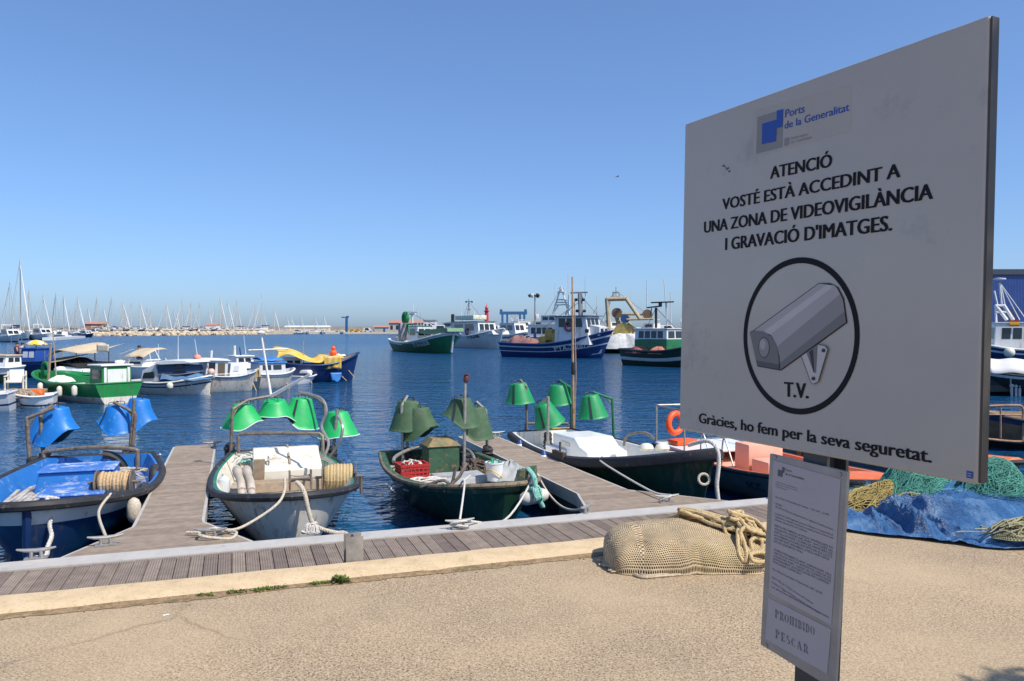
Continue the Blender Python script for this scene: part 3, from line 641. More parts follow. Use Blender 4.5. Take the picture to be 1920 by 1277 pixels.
def shade(root, post, c, r1, r2, h, face, tilt, m, cut=.45, flare=.06, n=28, ring=True, strap=0.0, rim=None):
    """moulded lamp cover hanging top-up at c (its top centre): face = direction (rad) of the short, flared side"""
    g = MB(); rings = []; M = Matrix.Rotation(face, 3, 'Z') @ Matrix.Rotation(tilt, 3, 'Y')
    def Ln(a): return h * (1 - cut * (1 - sm(.55, 1.7, abs(a))))
    def flr(a): return flare * (1 - sm(.3, 1.6, abs(a)))
    A = [-PI + 2 * PI * k / n for k in range(n)]
    top = [(0.02, .015), (r1 * .6, .012), (r1 * .93, 0.0), (r1, -.025)]
    for r, z in top: rings.append([M @ Vector((r * math.cos(a), r * math.sin(a), z)) + c for a in A])
    for f in (.33, .66, .9, 1.0, 1.03):
        rg = []
        for a in A:
            l = Ln(a) * min(f, 1); r = r1 + (r2 - r1) * l / h + flr(a) * f ** 2 + (.012 if f > 1 else 0); rg.append(M @ Vector((r * math.cos(a), r * math.sin(a), -.025 - l * (1 if f <= 1 else 1.015))) + c)
        rings.append(rg)
    no = len(rings)
    for f in (1.0, .6, .1):
        rg = []
        for a in A:
            l = Ln(a) * f; r = r1 - .02 + (r2 - r1) * l / h + flr(a) * f ** 2; rg.append(M @ Vector((r * math.cos(a), r * math.sin(a), -.03 - l)) + c)
        rings.append(rg)
    rings.append([M @ Vector((.02 * math.cos(a), .02 * math.sin(a), -.045)) + c for a in A])
    k = len(A)
    for i in range(len(rings) - 1):
        g.add(rings[i] + rings[i + 1], [(j, (j + 1) % k, k + (j + 1) % k, k + j) for j in range(k)], 0 if i < no else 1)
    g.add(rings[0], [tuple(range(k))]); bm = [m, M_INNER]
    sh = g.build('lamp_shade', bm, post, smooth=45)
    bmn = bmesh.new(); bmn.from_mesh(sh.data); bmesh.ops.remove_doubles(bmn, verts=bmn.verts, dist=.0005); bmesh.ops.recalc_face_normals(bmn, faces=bmn.faces); bmn.to_mesh(sh.data); bmn.free()
    g = MB()
    for k in range(4):
        a = k * PI / 2 + .5; p = M @ Vector((r1 * .7 * math.cos(a), r1 * .7 * math.sin(a), .01)) + c
        g.tube(spline([p, p + Vector((0, 0, .05)), c + Vector((0, 0, .075))], 4), .007, 6)
    g.ball(c + Vector((0, 0, .07)), .02, 8); g.build('hook', M_BLACKM, post)
    if strap is not None:
        g = MB(); a = strap; vs = []
        for f in (-.05, 0, .33, .66, 1.0):
            for da in (-.09, .09):
                l = Ln(a + da) * max(f, 0); r = r1 * (.75 if f < 0 else 1) + (r2 - r1) * l / h + flr(a) * max(f, 0) ** 2 + .006; vs.append(M @ Vector((r * math.cos(a + da), r * math.sin(a + da), (.012 if f < 0 else -.02) - l)) + c)
        g.add(vs, [(2 * i, 2 * i + 1, 2 * i + 3, 2 * i + 2) for i in range(4)]); g.build('strap', M_STRAP, post, smooth=0)
    if rim is not None:
        g = MB(); pts = []
        for a in A + A[:1]:
            l = Ln(a); r = r1 + (r2 - r1) * l / h + flr(a) + .010; pts.append(M @ Vector((r * math.cos(a), r * math.sin(a), -.025 - l * 1.01)) + c)
        g.tube(pts, .009, 6, cap=False); g.build('rim', rim, post)
def lamp_post(root, base, top, tops, m, r=.026, shades=(), brace=True, name='lamp_post'):
    """upright tube from base to top, arm through the points in tops"""
    g = MB(); pts = [Vector(base), Vector(top)]
    g.tube(pts, r, 10)
    if tops: g.tube([Vector(top) + Vector((0, 0, -.012))] + [Vector(p) for p in tops], r * .9, 8)
    if tops and brace:
        a = Vector(top) + Vector((0, 0, -.16)); b = Vector(top).lerp(Vector(tops[0]), .4); g.tube([a, b], r * .5, 6)
    g.lathe([(r * 2.4, 0), (r * 2.2, .02), (r * 1.5, .03), (r * 1.4, .12)], base, 10)
    p = g.build(name, m, root)
    for kw in shades: shade(root, p, **kw)
    return p
def reel(root, c, axis, R1, L_, m_rope_, name='net_winch', rot=0.0):
    """winding drum with rope between two flanges, axis horizontal"""
    ax = Vector(axis).normalized(); q = Vector((0, 0, 1)).rotation_difference(ax).to_matrix(); c = Vector(c)
    f = MB(); f.lathe([(.02, -L_ / 2 - .12), (.02, L_ / 2 + .12)], c, 10, q)
    for s_ in (-1, 1): f.lathe([(.03, s_ * L_ / 2 - .012), (R1, s_ * L_ / 2 - .012), (R1 + .012, s_ * L_ / 2), (R1, s_ * L_ / 2 + .012), (.03, s_ * L_ / 2 + .012)], c, 20, q)
    for s_ in (-1, 1): 
        e = c + ax * (s_ * (L_ / 2 + .08)); f.tube([e, e + Vector((0, 0, -R1 - .04))], .022, 6)
    o = f.build(name, M_POSTSTEEL, root)
    g = MB(); nw = 9
    for lay, rr in ((0, R1 * .62), (1, R1 * .76)):
        for k in range(nw - lay):
            z = -L_ / 2 + .03 + (L_ - .06) * (k + .5 * lay + .5) / nw; g.torus(c + ax * z, rr + rnd.uniform(-.01, .01), L_ / nw * .55, 22, 6, q)
    g.build('wound_rope', m_rope_, o); return o
def rope(name, pts, r, m, label, cat='rope', group=None, n=7):
    g = MB(); g.tube(pts, r, n); o = g.build(name, m); 
    o0 = Vector(pts[0]); o.data.transform(Matrix.Translation(-o0)); o.location = o0
    return tag(o, label, cat, group)
def twist(pts, r, amp=.6, pitch=.09):   # three-strand laid rope as tubes
    L = [0]; 
    for i in range(1, len(pts)): L.append(L[-1] + (pts[i] - pts[i - 1]).length)
    N = max(8, int(L[-1] / .012)); out = [[], [], []]
    for i in range(N + 1):
        d = L[-1] * i / N; k = 0
        while k < len(L) - 2 and L[k + 1] < d: k += 1
        f = (d - L[k]) / max(1e-6, L[k + 1] - L[k]); p = pts[k].lerp(pts[k + 1], f); dr = (pts[k + 1] - pts[k]).normalized(); a = dr.orthogonal().normalized(); b = dr.cross(a)
        for s_ in range(3):
            th = 2 * PI * (d / pitch + s_ / 3); out[s_].append(p + a * (r * amp * math.cos(th)) + b * (r * amp * math.sin(th)))
    return out
def laid_rope(name, pts, r, m, label, cat='rope', group=None):
    g = MB()
    for st in twist(pts, r): g.tube(st, r * .62, 6)
    o = g.build(name, m); o0 = Vector(pts[0]); o.data.transform(Matrix.Translation(-o0)); o.location = o0; return tag(o, label, cat, group)
def fender(loc, label, r=.09, L_=.4, m=None, top=None, rot=None, group='fenders hung on the boats'):
    o = empty('fender', loc, 0, label, 'fender', group)
    g = MB(); M = Euler(rot).to_matrix() if rot else None
    g.lathe([(.02, -L_ / 2), (r * .7, -L_ / 2 + .03), (r, -L_ / 2 + .09), (r, L_ / 2 - .09), (r * .7, L_ / 2 - .03), (.02, L_ / 2)], (0, 0, 0), 16, M); g.build('body', m or M_WHITEF, o)
    g = MB(); g.lathe([(r * .72, L_ / 2 - .035), (r * .5, L_ / 2 + .01), (.02, L_ / 2 + .045)], (0, 0, 0), 14, M); 
    if top: g.build('cap', top, o)
    return o
BY = math.atan2(-DV.y, -DV.x)               # heading of the boats moored bow-to
def boat_at(name, u, v, label, dyaw=0.0, group='open fishing boats moored bow to the boardwalk'):
    p = uv(u, v, 0); return empty(name, (p.x, p.y, ZW), BY + dyaw, label, 'boat', group)
# ------------------------------------------------------------------ A: blue boat at the left edge
M_ALGAE = mat('waterline_growth', (.055, .060, .035), .8, var=.4, vs=9, stain=(.16, .15, .12), st_amt=.2, st_scale=9)
M_WHITEW = mat('scuffed_white_band', (.66, .64, .60), .45, var=.12, vs=4, stain=(.36, .24, .13), st_amt=.2, st_scale=4)
A = boat_at('fishing_boat', -2.2, 15.2, 'bright blue open fishing boat with blue lamp covers, left of the first finger pontoon')
hA = Hull(5.15, 2.25, .62, .58, .86, tw=.74, full=2.6, pw=.62, rake=.42, flare=.85)
hA.build(A, [M_NAVY, M_WHITEW, M_BLUE, M_BLUE, M_ALGAE, M_BLUE, M_SOLEB], bands=[(.36, 4), (.78, 0), (.955, 1), (1.0, 2)], deckz=.32, rail=.06, capmat=2)
def hinge(px, y0, y1, zb, root): 
    b = LB(root, px, y0, zb); Y = wY(root, b); t = LA(root, px, y1, Y); return b, Y, t
def post_px(root, bpx, zb, tpx, arm, m, r, shades, brace=True):
    """bpx: base pixel at height zb; tpx: top pixel (same distance); arm: list of (px,py,dY)"""
    b = LB(root, *bpx, zb); Y = wY(root, b); t = LA(root, *tpx, Y); t.x, t.y = t.x, t.y
    tops = [LA(root, a[0], a[1], Y + a[2]) for a in arm]
    sh = []
    for s_ in shades:
        d = dict(s_); x, y, dy = d.pop('at'); d['c'] = LA(root, x, y, Y + dy); sh.append(d)
    return lamp_post(root, b, t, tops, m, r, sh, brace)
LFT, RGT, CAMW = PI * .5, -PI * .5, 0.0
def wdir(root, dx, dy): return math.atan2(dy, dx) - root.rotation_euler.z     # world direction as an angle in the boat's axes
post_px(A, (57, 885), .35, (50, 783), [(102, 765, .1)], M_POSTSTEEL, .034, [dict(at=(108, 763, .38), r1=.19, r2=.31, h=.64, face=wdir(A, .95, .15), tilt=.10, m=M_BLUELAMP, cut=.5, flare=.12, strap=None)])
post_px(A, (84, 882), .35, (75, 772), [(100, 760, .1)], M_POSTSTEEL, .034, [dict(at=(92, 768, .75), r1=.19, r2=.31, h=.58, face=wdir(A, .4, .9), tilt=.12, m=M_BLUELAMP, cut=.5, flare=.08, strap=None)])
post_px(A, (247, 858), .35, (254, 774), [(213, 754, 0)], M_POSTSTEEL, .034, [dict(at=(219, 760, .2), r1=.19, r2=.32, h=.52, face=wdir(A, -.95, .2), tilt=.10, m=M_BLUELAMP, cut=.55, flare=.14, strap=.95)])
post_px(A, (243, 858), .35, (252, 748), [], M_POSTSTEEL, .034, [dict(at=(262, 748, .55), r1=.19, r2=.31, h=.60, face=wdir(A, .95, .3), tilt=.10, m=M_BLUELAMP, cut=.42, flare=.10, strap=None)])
g = MB(); Yb = 13.3
pts = [LA(A, 82, 848, Yb), LA(A, 120, 843, Yb), LA(A, 175, 839, Yb), LA(A, 230, 840, Yb), LA(A, 258, 844, Yb)]
g.tube([pts[0] + Vector((0, 0, -.35)), pts[0]] + spline(pts, 5) + [pts[-1] + Vector((0, 0, -.35))], .035, 8); g.build('stern_rail', M_POSTSTEEL, A)
# engine box: tall rear part with a lower hatch in front
def taper_box(g, c, sx, sy, z0, z1, ins=.04, insx=.0, m=0):
    x, y = c; g.hexa([(x - sx / 2, y - sy / 2, z0), (x + sx / 2, y - sy / 2, z0), (x + sx / 2, y + sy / 2, z0), (x - sx / 2, y + sy / 2, z0),
                      (x - sx / 2 + insx, y - sy / 2 + ins, z1), (x + sx / 2 - ins, y - sy / 2 + ins, z1), (x + sx / 2 - ins, y + sy / 2 - ins, z1), (x - sx / 2 + insx, y + sy / 2 - ins, z1)], m)
def bevel(o, w_=.012, seg=2):
    q = o.modifiers.new('bevel', 'BEVEL'); q.width = w_; q.segments = seg; q.limit_method = 'ANGLE'; return o
q1, q2, q3 = LB(A, 138, 882, .70), LB(A, 142, 873, .70), LB(A, 128, 928, .53)
g = MB(); lx_ = q1.x - q2.x; taper_box(g, ((q1.x + q2.x) / 2 - .1, q1.y + .03), lx_ + .3, 1.12, .315, .68, .07); eb = bevel(g.build('engine_box', M_BLUE, A, smooth=0), .02)
g = MB(); taper_box(g, ((q1.x + q2.x) / 2 - .1, q1.y + .03), lx_ + .26, 1.04, .682, .71, .01); bevel(g.build('lid', mat('worn_blue_white_paint', (.05, .17, .50), .5, var=.15, stain=(.55, .60, .66), st_amt=.42, st_scale=5), eb, smooth=0), .01)
g = MB(); hx = (q1.x + .08 + q3.x) / 2; taper_box(g, (hx, q3.y + .02), q3.x - q1.x - .1, .80, .315, .51, .05); hb = bevel(g.build('hatch', M_BLUE, A, smooth=0), .015)
g = MB(); taper_box(g, (hx, q3.y + .02), q3.x - q1.x - .06, .84, .512, .54, .008); bevel(g.build('lid', MATS['worn_blue_white_paint'], hb, smooth=0), .008)
w0 = LB(A, 214, 913, .56); reel(A, w0 + Vector((-.05, 0, .06)), (0.12, 1, 0), .17, .46, M_REELROPE)
g = MB(); r_ = random.Random(2)
for k in range(7): 
    y = -.85 + k * .07; g.box((2.2 + r_.uniform(-.1, .1), y, .36 + k * .006), (1.6, .05, .03), rot=(0, 0, r_.uniform(-.05, .05)))
g.build('floor_slats', mat('peeling_white_slats', (.48, .44, .40), .8, var=.3, stain=(.18, .14, .11), st_amt=.35, st_scale=8), A, smooth=0)
g = MB(); g.tube([(5.08, 0, .84), (5.10, 0, .35), (4.98, 0, 0.02)], [.05, .045, .05], 8); g.build('stem_post', M_NAVY, A)
g = MB(); g.torus((.35, 0.1, .35), .33, .07, 18, 8, Matrix.Rotation(PI / 2, 3, 'Y'), 0, 0, PI); g.build('rudder_hood', M_BLACKM, A)
for sy in (-.55, .1, .62):
    g = MB(); g.box((.10, sy, .45), (.05, .07, .34)); g.build('stern_rib', mat('dark_blue_rib_paint', (.012, .06, .24), .5), A, smooth=0)  # ribs in a darker blue than the boat's bright paint
# ------------------------------------------------------------------ B: white boat with green trim
B = boat_at('fishing_boat', .68, 14.6, 'white open fishing boat with sea green trim and bright green lamp covers')
hB = Hull(4.9, 2.0, .66, .58, .84, tw=.72, full=2.9, pw=.60, rake=.38, flare=.80)
hB.build(B, [M_GREYHULL, M_GREYHULL, M_SEAGREEN, M_CREAM, M_ALGAE, M_CREAM, M_SOLE], bands=[(.36, 4), (.97, 0), (1.0, 2)], deckz=.30, rail=.05, capmat=2)
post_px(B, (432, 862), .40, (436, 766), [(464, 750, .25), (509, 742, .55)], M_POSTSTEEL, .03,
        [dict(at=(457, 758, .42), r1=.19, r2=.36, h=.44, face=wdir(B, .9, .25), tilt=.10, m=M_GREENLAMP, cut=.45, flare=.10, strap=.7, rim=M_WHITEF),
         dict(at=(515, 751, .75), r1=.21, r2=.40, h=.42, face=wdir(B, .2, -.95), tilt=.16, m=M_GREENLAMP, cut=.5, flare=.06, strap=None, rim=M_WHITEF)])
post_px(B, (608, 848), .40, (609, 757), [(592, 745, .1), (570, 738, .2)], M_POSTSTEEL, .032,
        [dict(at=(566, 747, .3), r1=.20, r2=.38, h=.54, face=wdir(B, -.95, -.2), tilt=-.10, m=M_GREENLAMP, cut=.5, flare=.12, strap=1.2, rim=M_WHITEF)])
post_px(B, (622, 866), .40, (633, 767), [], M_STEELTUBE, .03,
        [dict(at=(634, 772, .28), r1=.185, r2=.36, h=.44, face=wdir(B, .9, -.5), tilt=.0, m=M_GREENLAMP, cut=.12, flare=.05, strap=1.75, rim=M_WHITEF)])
g = MB(); Yb = 13.6; g.tube([LA(B, 447, 850, Yb), LA(B, 447, 816, Yb), LA(B, 453, 813, Yb), LA(B, 530, 812, Yb), LA(B, 599, 813, Yb), LA(B, 605, 817, Yb), LA(B, 606, 850, Yb)], .03, 8); g.build('stern_rail', M_POSTSTEEL, B)
g = MB(); Yb = 12.4; g.tube([LA(B, 509, 742, Yb), LA(B, 583, 701, Yb - .5)], [.03, .02], 8); g.build('boom', M_WHITE, B)
g = MB(); g.tube([LA(B, 508, 742, Yb), LA(B, 490, 628, Yb)], [.022, .014], 8); p_ = LA(B, 490, 627, Yb); g.lathe([(.03, -.02), (.06, 0), (.07, .03), (.02, .06)], p_, 10); g.build('signal_mast', M_WHITE, B)
g = MB(); g.tube(spline([LA(B, 560, 735, 12.8), LA(B, 600, 746, 12.5), LA(B, 612, 770, 12.4), LA(B, 603, 800, 12.4), LA(B, 616, 830, 12.2), LA(B, 608, 856, 12.1)], 6), .022, 6)
g.tube(spline([LA(B, 633, 780, 11.8), LA(B, 642, 800, 11.6), LA(B, 636, 830, 11.6), LA(B, 618, 856, 11.7)], 6), .022, 6); g.build('cable', M_STEELTUBE, B)
pc = LB(B, 541, 880, .55)
g = MB(); sy, z0 = 1.06, .305
prof = [(-.62, z0), (-.62, .80), (-.34, .82), (-.30, .74), (.22, .60), (.30, .57), (.42, .58), (.42, z0)]
def extr(g, prof, y0, y1, ox, oy, m=0): g.loft([[Vector((ox + p[0], oy + y0, p[1])) for p in prof], [Vector((ox + p[0], oy + y1, p[1])) for p in prof]], m)
extr(g, prof, -.53, .53, pc.x - .25, pc.y); eb = bevel(g.build('engine_box', M_CREAM, B, smooth=0), .02)
g = MB(); g.box((pc.x - .29, pc.y + .03, .685), (.02, .03, .44), rot=(0, -1.31, 0)); g.box((pc.x - .73, pc.y + .03, .822), (.28, .03, .02)); g.build('strap', M_WOOD, eb, smooth=0)
g = MB(); g.tube(spline([(pc.x - .22, pc.y - .3, .66), (pc.x - .2, pc.y - .3, .74), (pc.x - .08, pc.y - .3, .71), (pc.x - .09, pc.y - .3, .62)], 4), .014, 6); g.build('handle', M_STEELTUBE, eb)
g = MB(); taper_box(g, (pc.x + .42, pc.y + .02), .28, 1.22, .305, .46, .02); bevel(g.build('step', M_WOOD, B, smooth=0), .01)
w0 = LB(B, 638, 905, .52); reel(B, w0 + Vector((-.1, 0, .07)), (.15, 1, .0), .22, .48, M_ROPEY)
g = MB(); q = LB(B, 565, 905, .78)
for s_ in (-.13, .13): g.box((4.35, .1 + s_, .90), (.10, .02, .24))
g.lathe([(.05, -.14), (.035, -.06), (.03, 0), (.035, .06), (.05, .14)], (4.35, .1, .92), 12, Matrix.Rotation(PI / 2, 3, 'X')); g.build('bow_roller', M_POSTSTEEL, B)
def heap(root, c, rx, ry, h, m, name, n=16, seed=1, top=True):
    r_ = random.Random(seed); ph = [r_.uniform(0, 6.3) for _ in range(6)]
    def fn(i, j):
        a = 2 * PI * i; r = j; z = h * (1 - r ** 2.2) * (1 + .25 * math.sin(3 * a + ph[0]) * r + .2 * math.sin(7 * a + ph[1]) * r * (1 - r)) + .02 * math.sin(9 * r + 5 * a)
        q = 1 + .15 * math.sin(2 * a + ph[2]) + .1 * math.sin(5 * a + ph[3]); return Vector((c[0] + rx * r * math.cos(a) * q, c[1] + ry * r * math.sin(a) * q, c[2] + max(0, z) - .01))
    g = MB(); g.grid(n * 2, n // 2, fn); return g.build(name, m, root)
def strands(c, rx, ry, h, n, r, seed, loops=False):
    g = MB(); r_ = random.Random(seed)
    for k in range(n):
        pts = []; a = r_.uniform(0, 6.3); x, y = r_.uniform(-.7, .7), r_.uniform(-.7, .7)
        for i in range(7):
            q = max(0, 1 - x * x - y * y); pts.append(Vector((c[0] + x * rx, c[1] + y * ry, c[2] + h * q ** .5 + r_.uniform(.0, .03)))); a += r_.uniform(-.9, .9); x += .32 * math.cos(a); y += .32 * math.sin(a)
            x = max(-1, min(1, x)); y = max(-1, min(1, y))
        g.tube(spline(pts, 4), r, 5)
    return g
def top_mb(g, name, m, label, cat, group=None, root=None):
    """move a root-space mesh into world space as a thing of its own"""
    Mx = Matrix.Translation(root.location) @ Matrix.Rotation(root.rotation_euler.z, 4, 'Z') if root else Matrix.Identity(4)
    g.v = [Mx @ p for p in g.v]; zz = min(p.z for p in g.v); c = sum(g.v, Vector()) / len(g.v); c.z = zz; g.v = [p - c for p in g.v]
    o = g.build(name, m); o.location = c; return tag(o, label, cat, group)
c = LB(B, 457, 868, .5); g = strands((c.x, c.y, .40), .45, .26, .22, 26, .017, 4)
top_mb(g, 'rope_heap', M_ROPEW, 'tangle of white and green rope on the left side deck of the white boat', 'rope', None, B)
g = strands((c.x, c.y, .40), .40, .25, .16, 18, .018, 5); top_mb(g, 'rope_heap', M_ROPEG, 'turquoise rope lying in the tangle on the left deck of the white boat', 'rope', None, B)
for k, (px, py) in enumerate(((449, 905), (467, 905))):
    c = LB(B, px, py, .50); g = MB(); g.tube(spline([(c.x - .42, c.y - .03, .62), (c.x - .2, c.y - .02, .60), (c.x + .1, c.y + .02, .52), (c.x + .28, c.y + .03, .44)], 5), [.075] * 6 + [.06] * 9 + [.05], 10)
    g.ball((c.x + .34, c.y + .03, .42), .075, 10, 0, (1.5, .8, .7)); top_mb(g, 'rubber_wader', mat('dusty_beige_rubber', (.44, .38, .31), .7, var=.2), ('empty beige rubber wader leg nearest the rope tangle in the white boat', 'empty beige rubber wader leg nearest the cream box in the white boat')[k], 'wader', 'pair of waders in the white boat', B)
c = LB(B, 420, 905, .55); g = MB(); g.lathe([(.07, -.0), (.085, .02), (.085, .20), (.03, .25), (.03, .28)], (c.x, c.y, .40), 12); top_mb(g, 'water_jug', mat('clear_plastic_jug', (.62, .64, .64), .25), 'whitish plastic water jug in the left bow corner of the white boat', 'jug', None, B)
c = LB(B, 486, 895, .5); g = MB(); g.box((c.x, c.y, .62), (.04, .16, .34), rot=(0, .25, .1)); top_mb(g, 'plywood_board', M_WOOD, 'small brown plywood board leaning beside the cream box in the white boat', 'board', None, B)
# ------------------------------------------------------------------ C: old dark green boat
Cc = boat_at('fishing_boat', 3.25, 14.2, 'old dark green fishing boat with faded olive lamp covers left of the second finger pontoon', .02)
hC = Hull(4.5, 1.95, .60, .56, .80, tw=.78, full=3.0, pw=.58, rake=.35, flare=.8)
hC.build(Cc, [M_DKGREEN, M_OLDGREEN, M_OLDGREEN, M_OLDGREEN, M_SOLE], bands=[(.88, 0), (1.0, 1)], deckz=.36, rail=.035, capmat=1, railmat=mat('bare_wood_rail', (.22, .16, .10), .8, var=.3, vs=10, stain=(.03, .07, .04), st_amt=.4, st_scale=8))
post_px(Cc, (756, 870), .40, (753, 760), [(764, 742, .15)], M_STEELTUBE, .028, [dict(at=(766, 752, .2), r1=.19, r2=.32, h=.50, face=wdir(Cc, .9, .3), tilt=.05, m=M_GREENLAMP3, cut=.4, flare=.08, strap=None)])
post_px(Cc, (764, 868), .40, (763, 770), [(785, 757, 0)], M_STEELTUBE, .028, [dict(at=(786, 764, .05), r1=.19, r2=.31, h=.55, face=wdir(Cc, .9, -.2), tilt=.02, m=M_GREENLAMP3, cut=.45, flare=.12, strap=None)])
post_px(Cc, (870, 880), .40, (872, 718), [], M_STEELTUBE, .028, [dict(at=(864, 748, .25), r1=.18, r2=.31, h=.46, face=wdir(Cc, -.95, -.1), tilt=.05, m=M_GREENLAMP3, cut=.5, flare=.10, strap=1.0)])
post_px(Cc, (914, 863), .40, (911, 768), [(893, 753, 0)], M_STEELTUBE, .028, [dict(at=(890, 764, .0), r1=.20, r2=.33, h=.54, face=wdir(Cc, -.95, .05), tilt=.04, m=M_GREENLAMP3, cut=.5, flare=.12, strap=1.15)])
b0 = LB(Cc, 870, 880, .4); t0 = LA(Cc, 874, 716, wY(Cc, b0)); g = MB(); g.lathe([(.03, 0), (.05, .02), (.05, .09), (.03, .12), (.055, .13), (.02, .15)], t0 + Vector((0, 0, -.01)), 10); g.build('mast_light', mat('dark_red_lamp', (.09, .02, .015), .4), Cc)
g = MB(); Yb = 13.8; g.tube(spline([LA(Cc, 738, 866, 13.2), LA(Cc, 742, 856, 13.4), LA(Cc, 770, 842, 13.9), LA(Cc, 812, 832, 14.2), LA(Cc, 850, 834, 14.2), LA(Cc, 880, 846, 13.8), LA(Cc, 890, 862, 13.4)], 5), .03, 8); g.build('stern_rail', M_STEELTUBE, Cc)
pc = LB(Cc, 833, 886, .36); g = MB(); zt = .36; sxx, syy, hh = .50, .54, .44
g.box((pc.x - .25, pc.y, zt + hh / 2), (sxx, syy, hh)); bx = bevel(g.build('engine_box', mat('flaking_green_box', (.030, .085, .045), .7, var=.35, vs=7, stain=(.24, .13, .05), st_amt=.3, st_scale=6), Cc, smooth=0), .01)
g = MB(); x, y, z = pc.x - .25, pc.y, zt + hh + .002; a, b_, c_, d_ = .28, .30, .16, .17
g.hexa([(x - a, y - b_, z), (x + a, y - b_, z), (x + a, y + b_, z), (x - a, y + b_, z), (x - c_, y - d_, z + .13), (x + c_, y - d_, z + .13), (x + c_, y + d_, z + .13), (x - c_, y + d_, z + .13)])
bevel(g.build('lid', mat('rusty_box_lid', (.15, .14, .07), .75, var=.35, vs=8, stain=(.32, .20, .08), st_amt=.5, st_scale=5), bx, smooth=0), .01)
pc2 = LB(Cc, 862, 895, .42); g = MB(); taper_box(g, (pc2.x, pc2.y), .62, .86, .362, .46, .03); bevel(g.build('hatch', mat('grey_hatch', (.36, .37, .37), .6, var=.2, stain=(.2, .17, .13), st_amt=.25), Cc, smooth=0), .012)
g = MB(); q = LB(Cc, 846, 905, .72); g.tube(spline([(q.x - .3, q.y - .35, .62), (q.x - .1, q.y - .1, .74), (q.x, q.y, .70), (q.x + .05, q.y + .05, .95)], 5), .022, 8); g.tube([(q.x - .02, q.y - .1, .6), (q.x + .05, q.y + .1, .8), (q.x + .0, q.y + .22, .97)], .022, 8); g.build('mooring_horn', M_POSTSTEEL, Cc)
g = MB(); g.box((3.9, .55, .80), (.8, .06, .12), rot=(0, -.08, -.62)); g.build('bow_plank', M_OLDGREEN, Cc, smooth=0)
def crate(root, c, sx, sy, h, rz, m, label):
    t = .018; o_ = MB()
    Mz = Matrix.Rotation(rz, 3, 'Z')
    def bar(cx, cy, cz, dx, dy, dz): o_.box(Vector(c) + Mz @ Vector((cx, cy, cz)), (dx, dy, dz), rot=Mz)
    bar(0, 0, .012, sx, sy, .02)
    for s_ in (-1, 1):
        for z in (.02, h * .33, h * .62): bar(s_ * (sx / 2), 0, z + .03, t, sy, h * .14); bar(0, s_ * (sy / 2), z + .03, sx, t, h * .14)
        bar(s_ * (sx / 2), 0, h - .02, t * 1.8, sy + t, .04); bar(0, s_ * (sy / 2), h - .02, sx + t, t * 1.8, .04)
        for k in range(-3, 4): bar(s_ * (sx / 2), k * sy / 7, h / 2, t * .8, .022, h * .95); bar(k * sx / 7, s_ * (sy / 2), h / 2, .022, t * .8, h * .95)
    return top_mb(o_, 'crate', m, label, 'crate', None, root)
pk = LB(Cc, 776, 898, .40); crate(Cc, (pk.x - .12, pk.y, .40), .36, .46, .24, .05, M_RED, 'red slatted plastic crate with rope in it on the old dark green boat')
g = strands((pk.x - .12, pk.y - .02, .52), .15, .20, .16, 10, .012, 8); top_mb(g, 'rope_coil', M_ROPEW, 'pale rope heaped in the red crate on the old dark green boat', 'rope', None, Cc)
pk = LB(Cc, 927, 897, .45)
bk = empty('bucket', Matrix.Translation(Cc.location) @ Matrix.Rotation(Cc.rotation_euler.z, 4, 'Z') @ Vector((pk.x, pk.y, .42)), 0, 'white plastic bucket with a yellow handle band on the old dark green boat', 'bucket')
g = MB(); g.lathe([(.02, 0), (.115, 0), (.145, .27), (.152, .27), (.152, .29), (.138, .29), (.11, .03), (.02, .03)], (0, 0, 0), 22, cap=False); g.build('body', M_WHITEF, bk)
g = MB(); g.tube([Vector((.150 * math.cos(a), .150 * math.sin(a), .13 - .06 * math.cos(2 * a + 1))) for a in [PI + PI * k / 14 for k in range(15)]], .008, 6); g.build('handle', mat('yellow_plastic', (.75, .42, .03), .5), bk)
g = strands((pk.x - .02, pk.y, .66), .09, .09, .08, 6, .012, 12); top_mb(g, 'rope_coil', mat('green_twine', (.03, .34, .20), .8), 'green twine sticking out of the white bucket', 'rope', None, Cc)
pk = LB(Cc, 790, 902, .45); g = strands((pk.x + .05, pk.y, .38), .26, .5, .10, 16, .016, 31); top_mb(g, 'rope_heap', M_ROPEW, 'pale ropes lying loose in front of the red crate on the dark green boat', 'rope', None, Cc)
pk = LB(Cc, 955, 885, .5); heap(None, (0, 0, 0), .30, .42, .26, mat('grey_plastic_sheet', (.34, .35, .34), .5, var=.2, vs=8, bump=.4, bs=9), 'tarpaulin', 18, 5)
o = bpy.data.objects['tarpaulin']; o.location = Matrix.Translation(Cc.location) @ Matrix.Rotation(Cc.rotation_euler.z, 4, 'Z') @ Vector((pk.x, pk.y, .42)); tag(o, 'crumpled grey sheet heaped at the right side of the old dark green boat', 'tarpaulin')
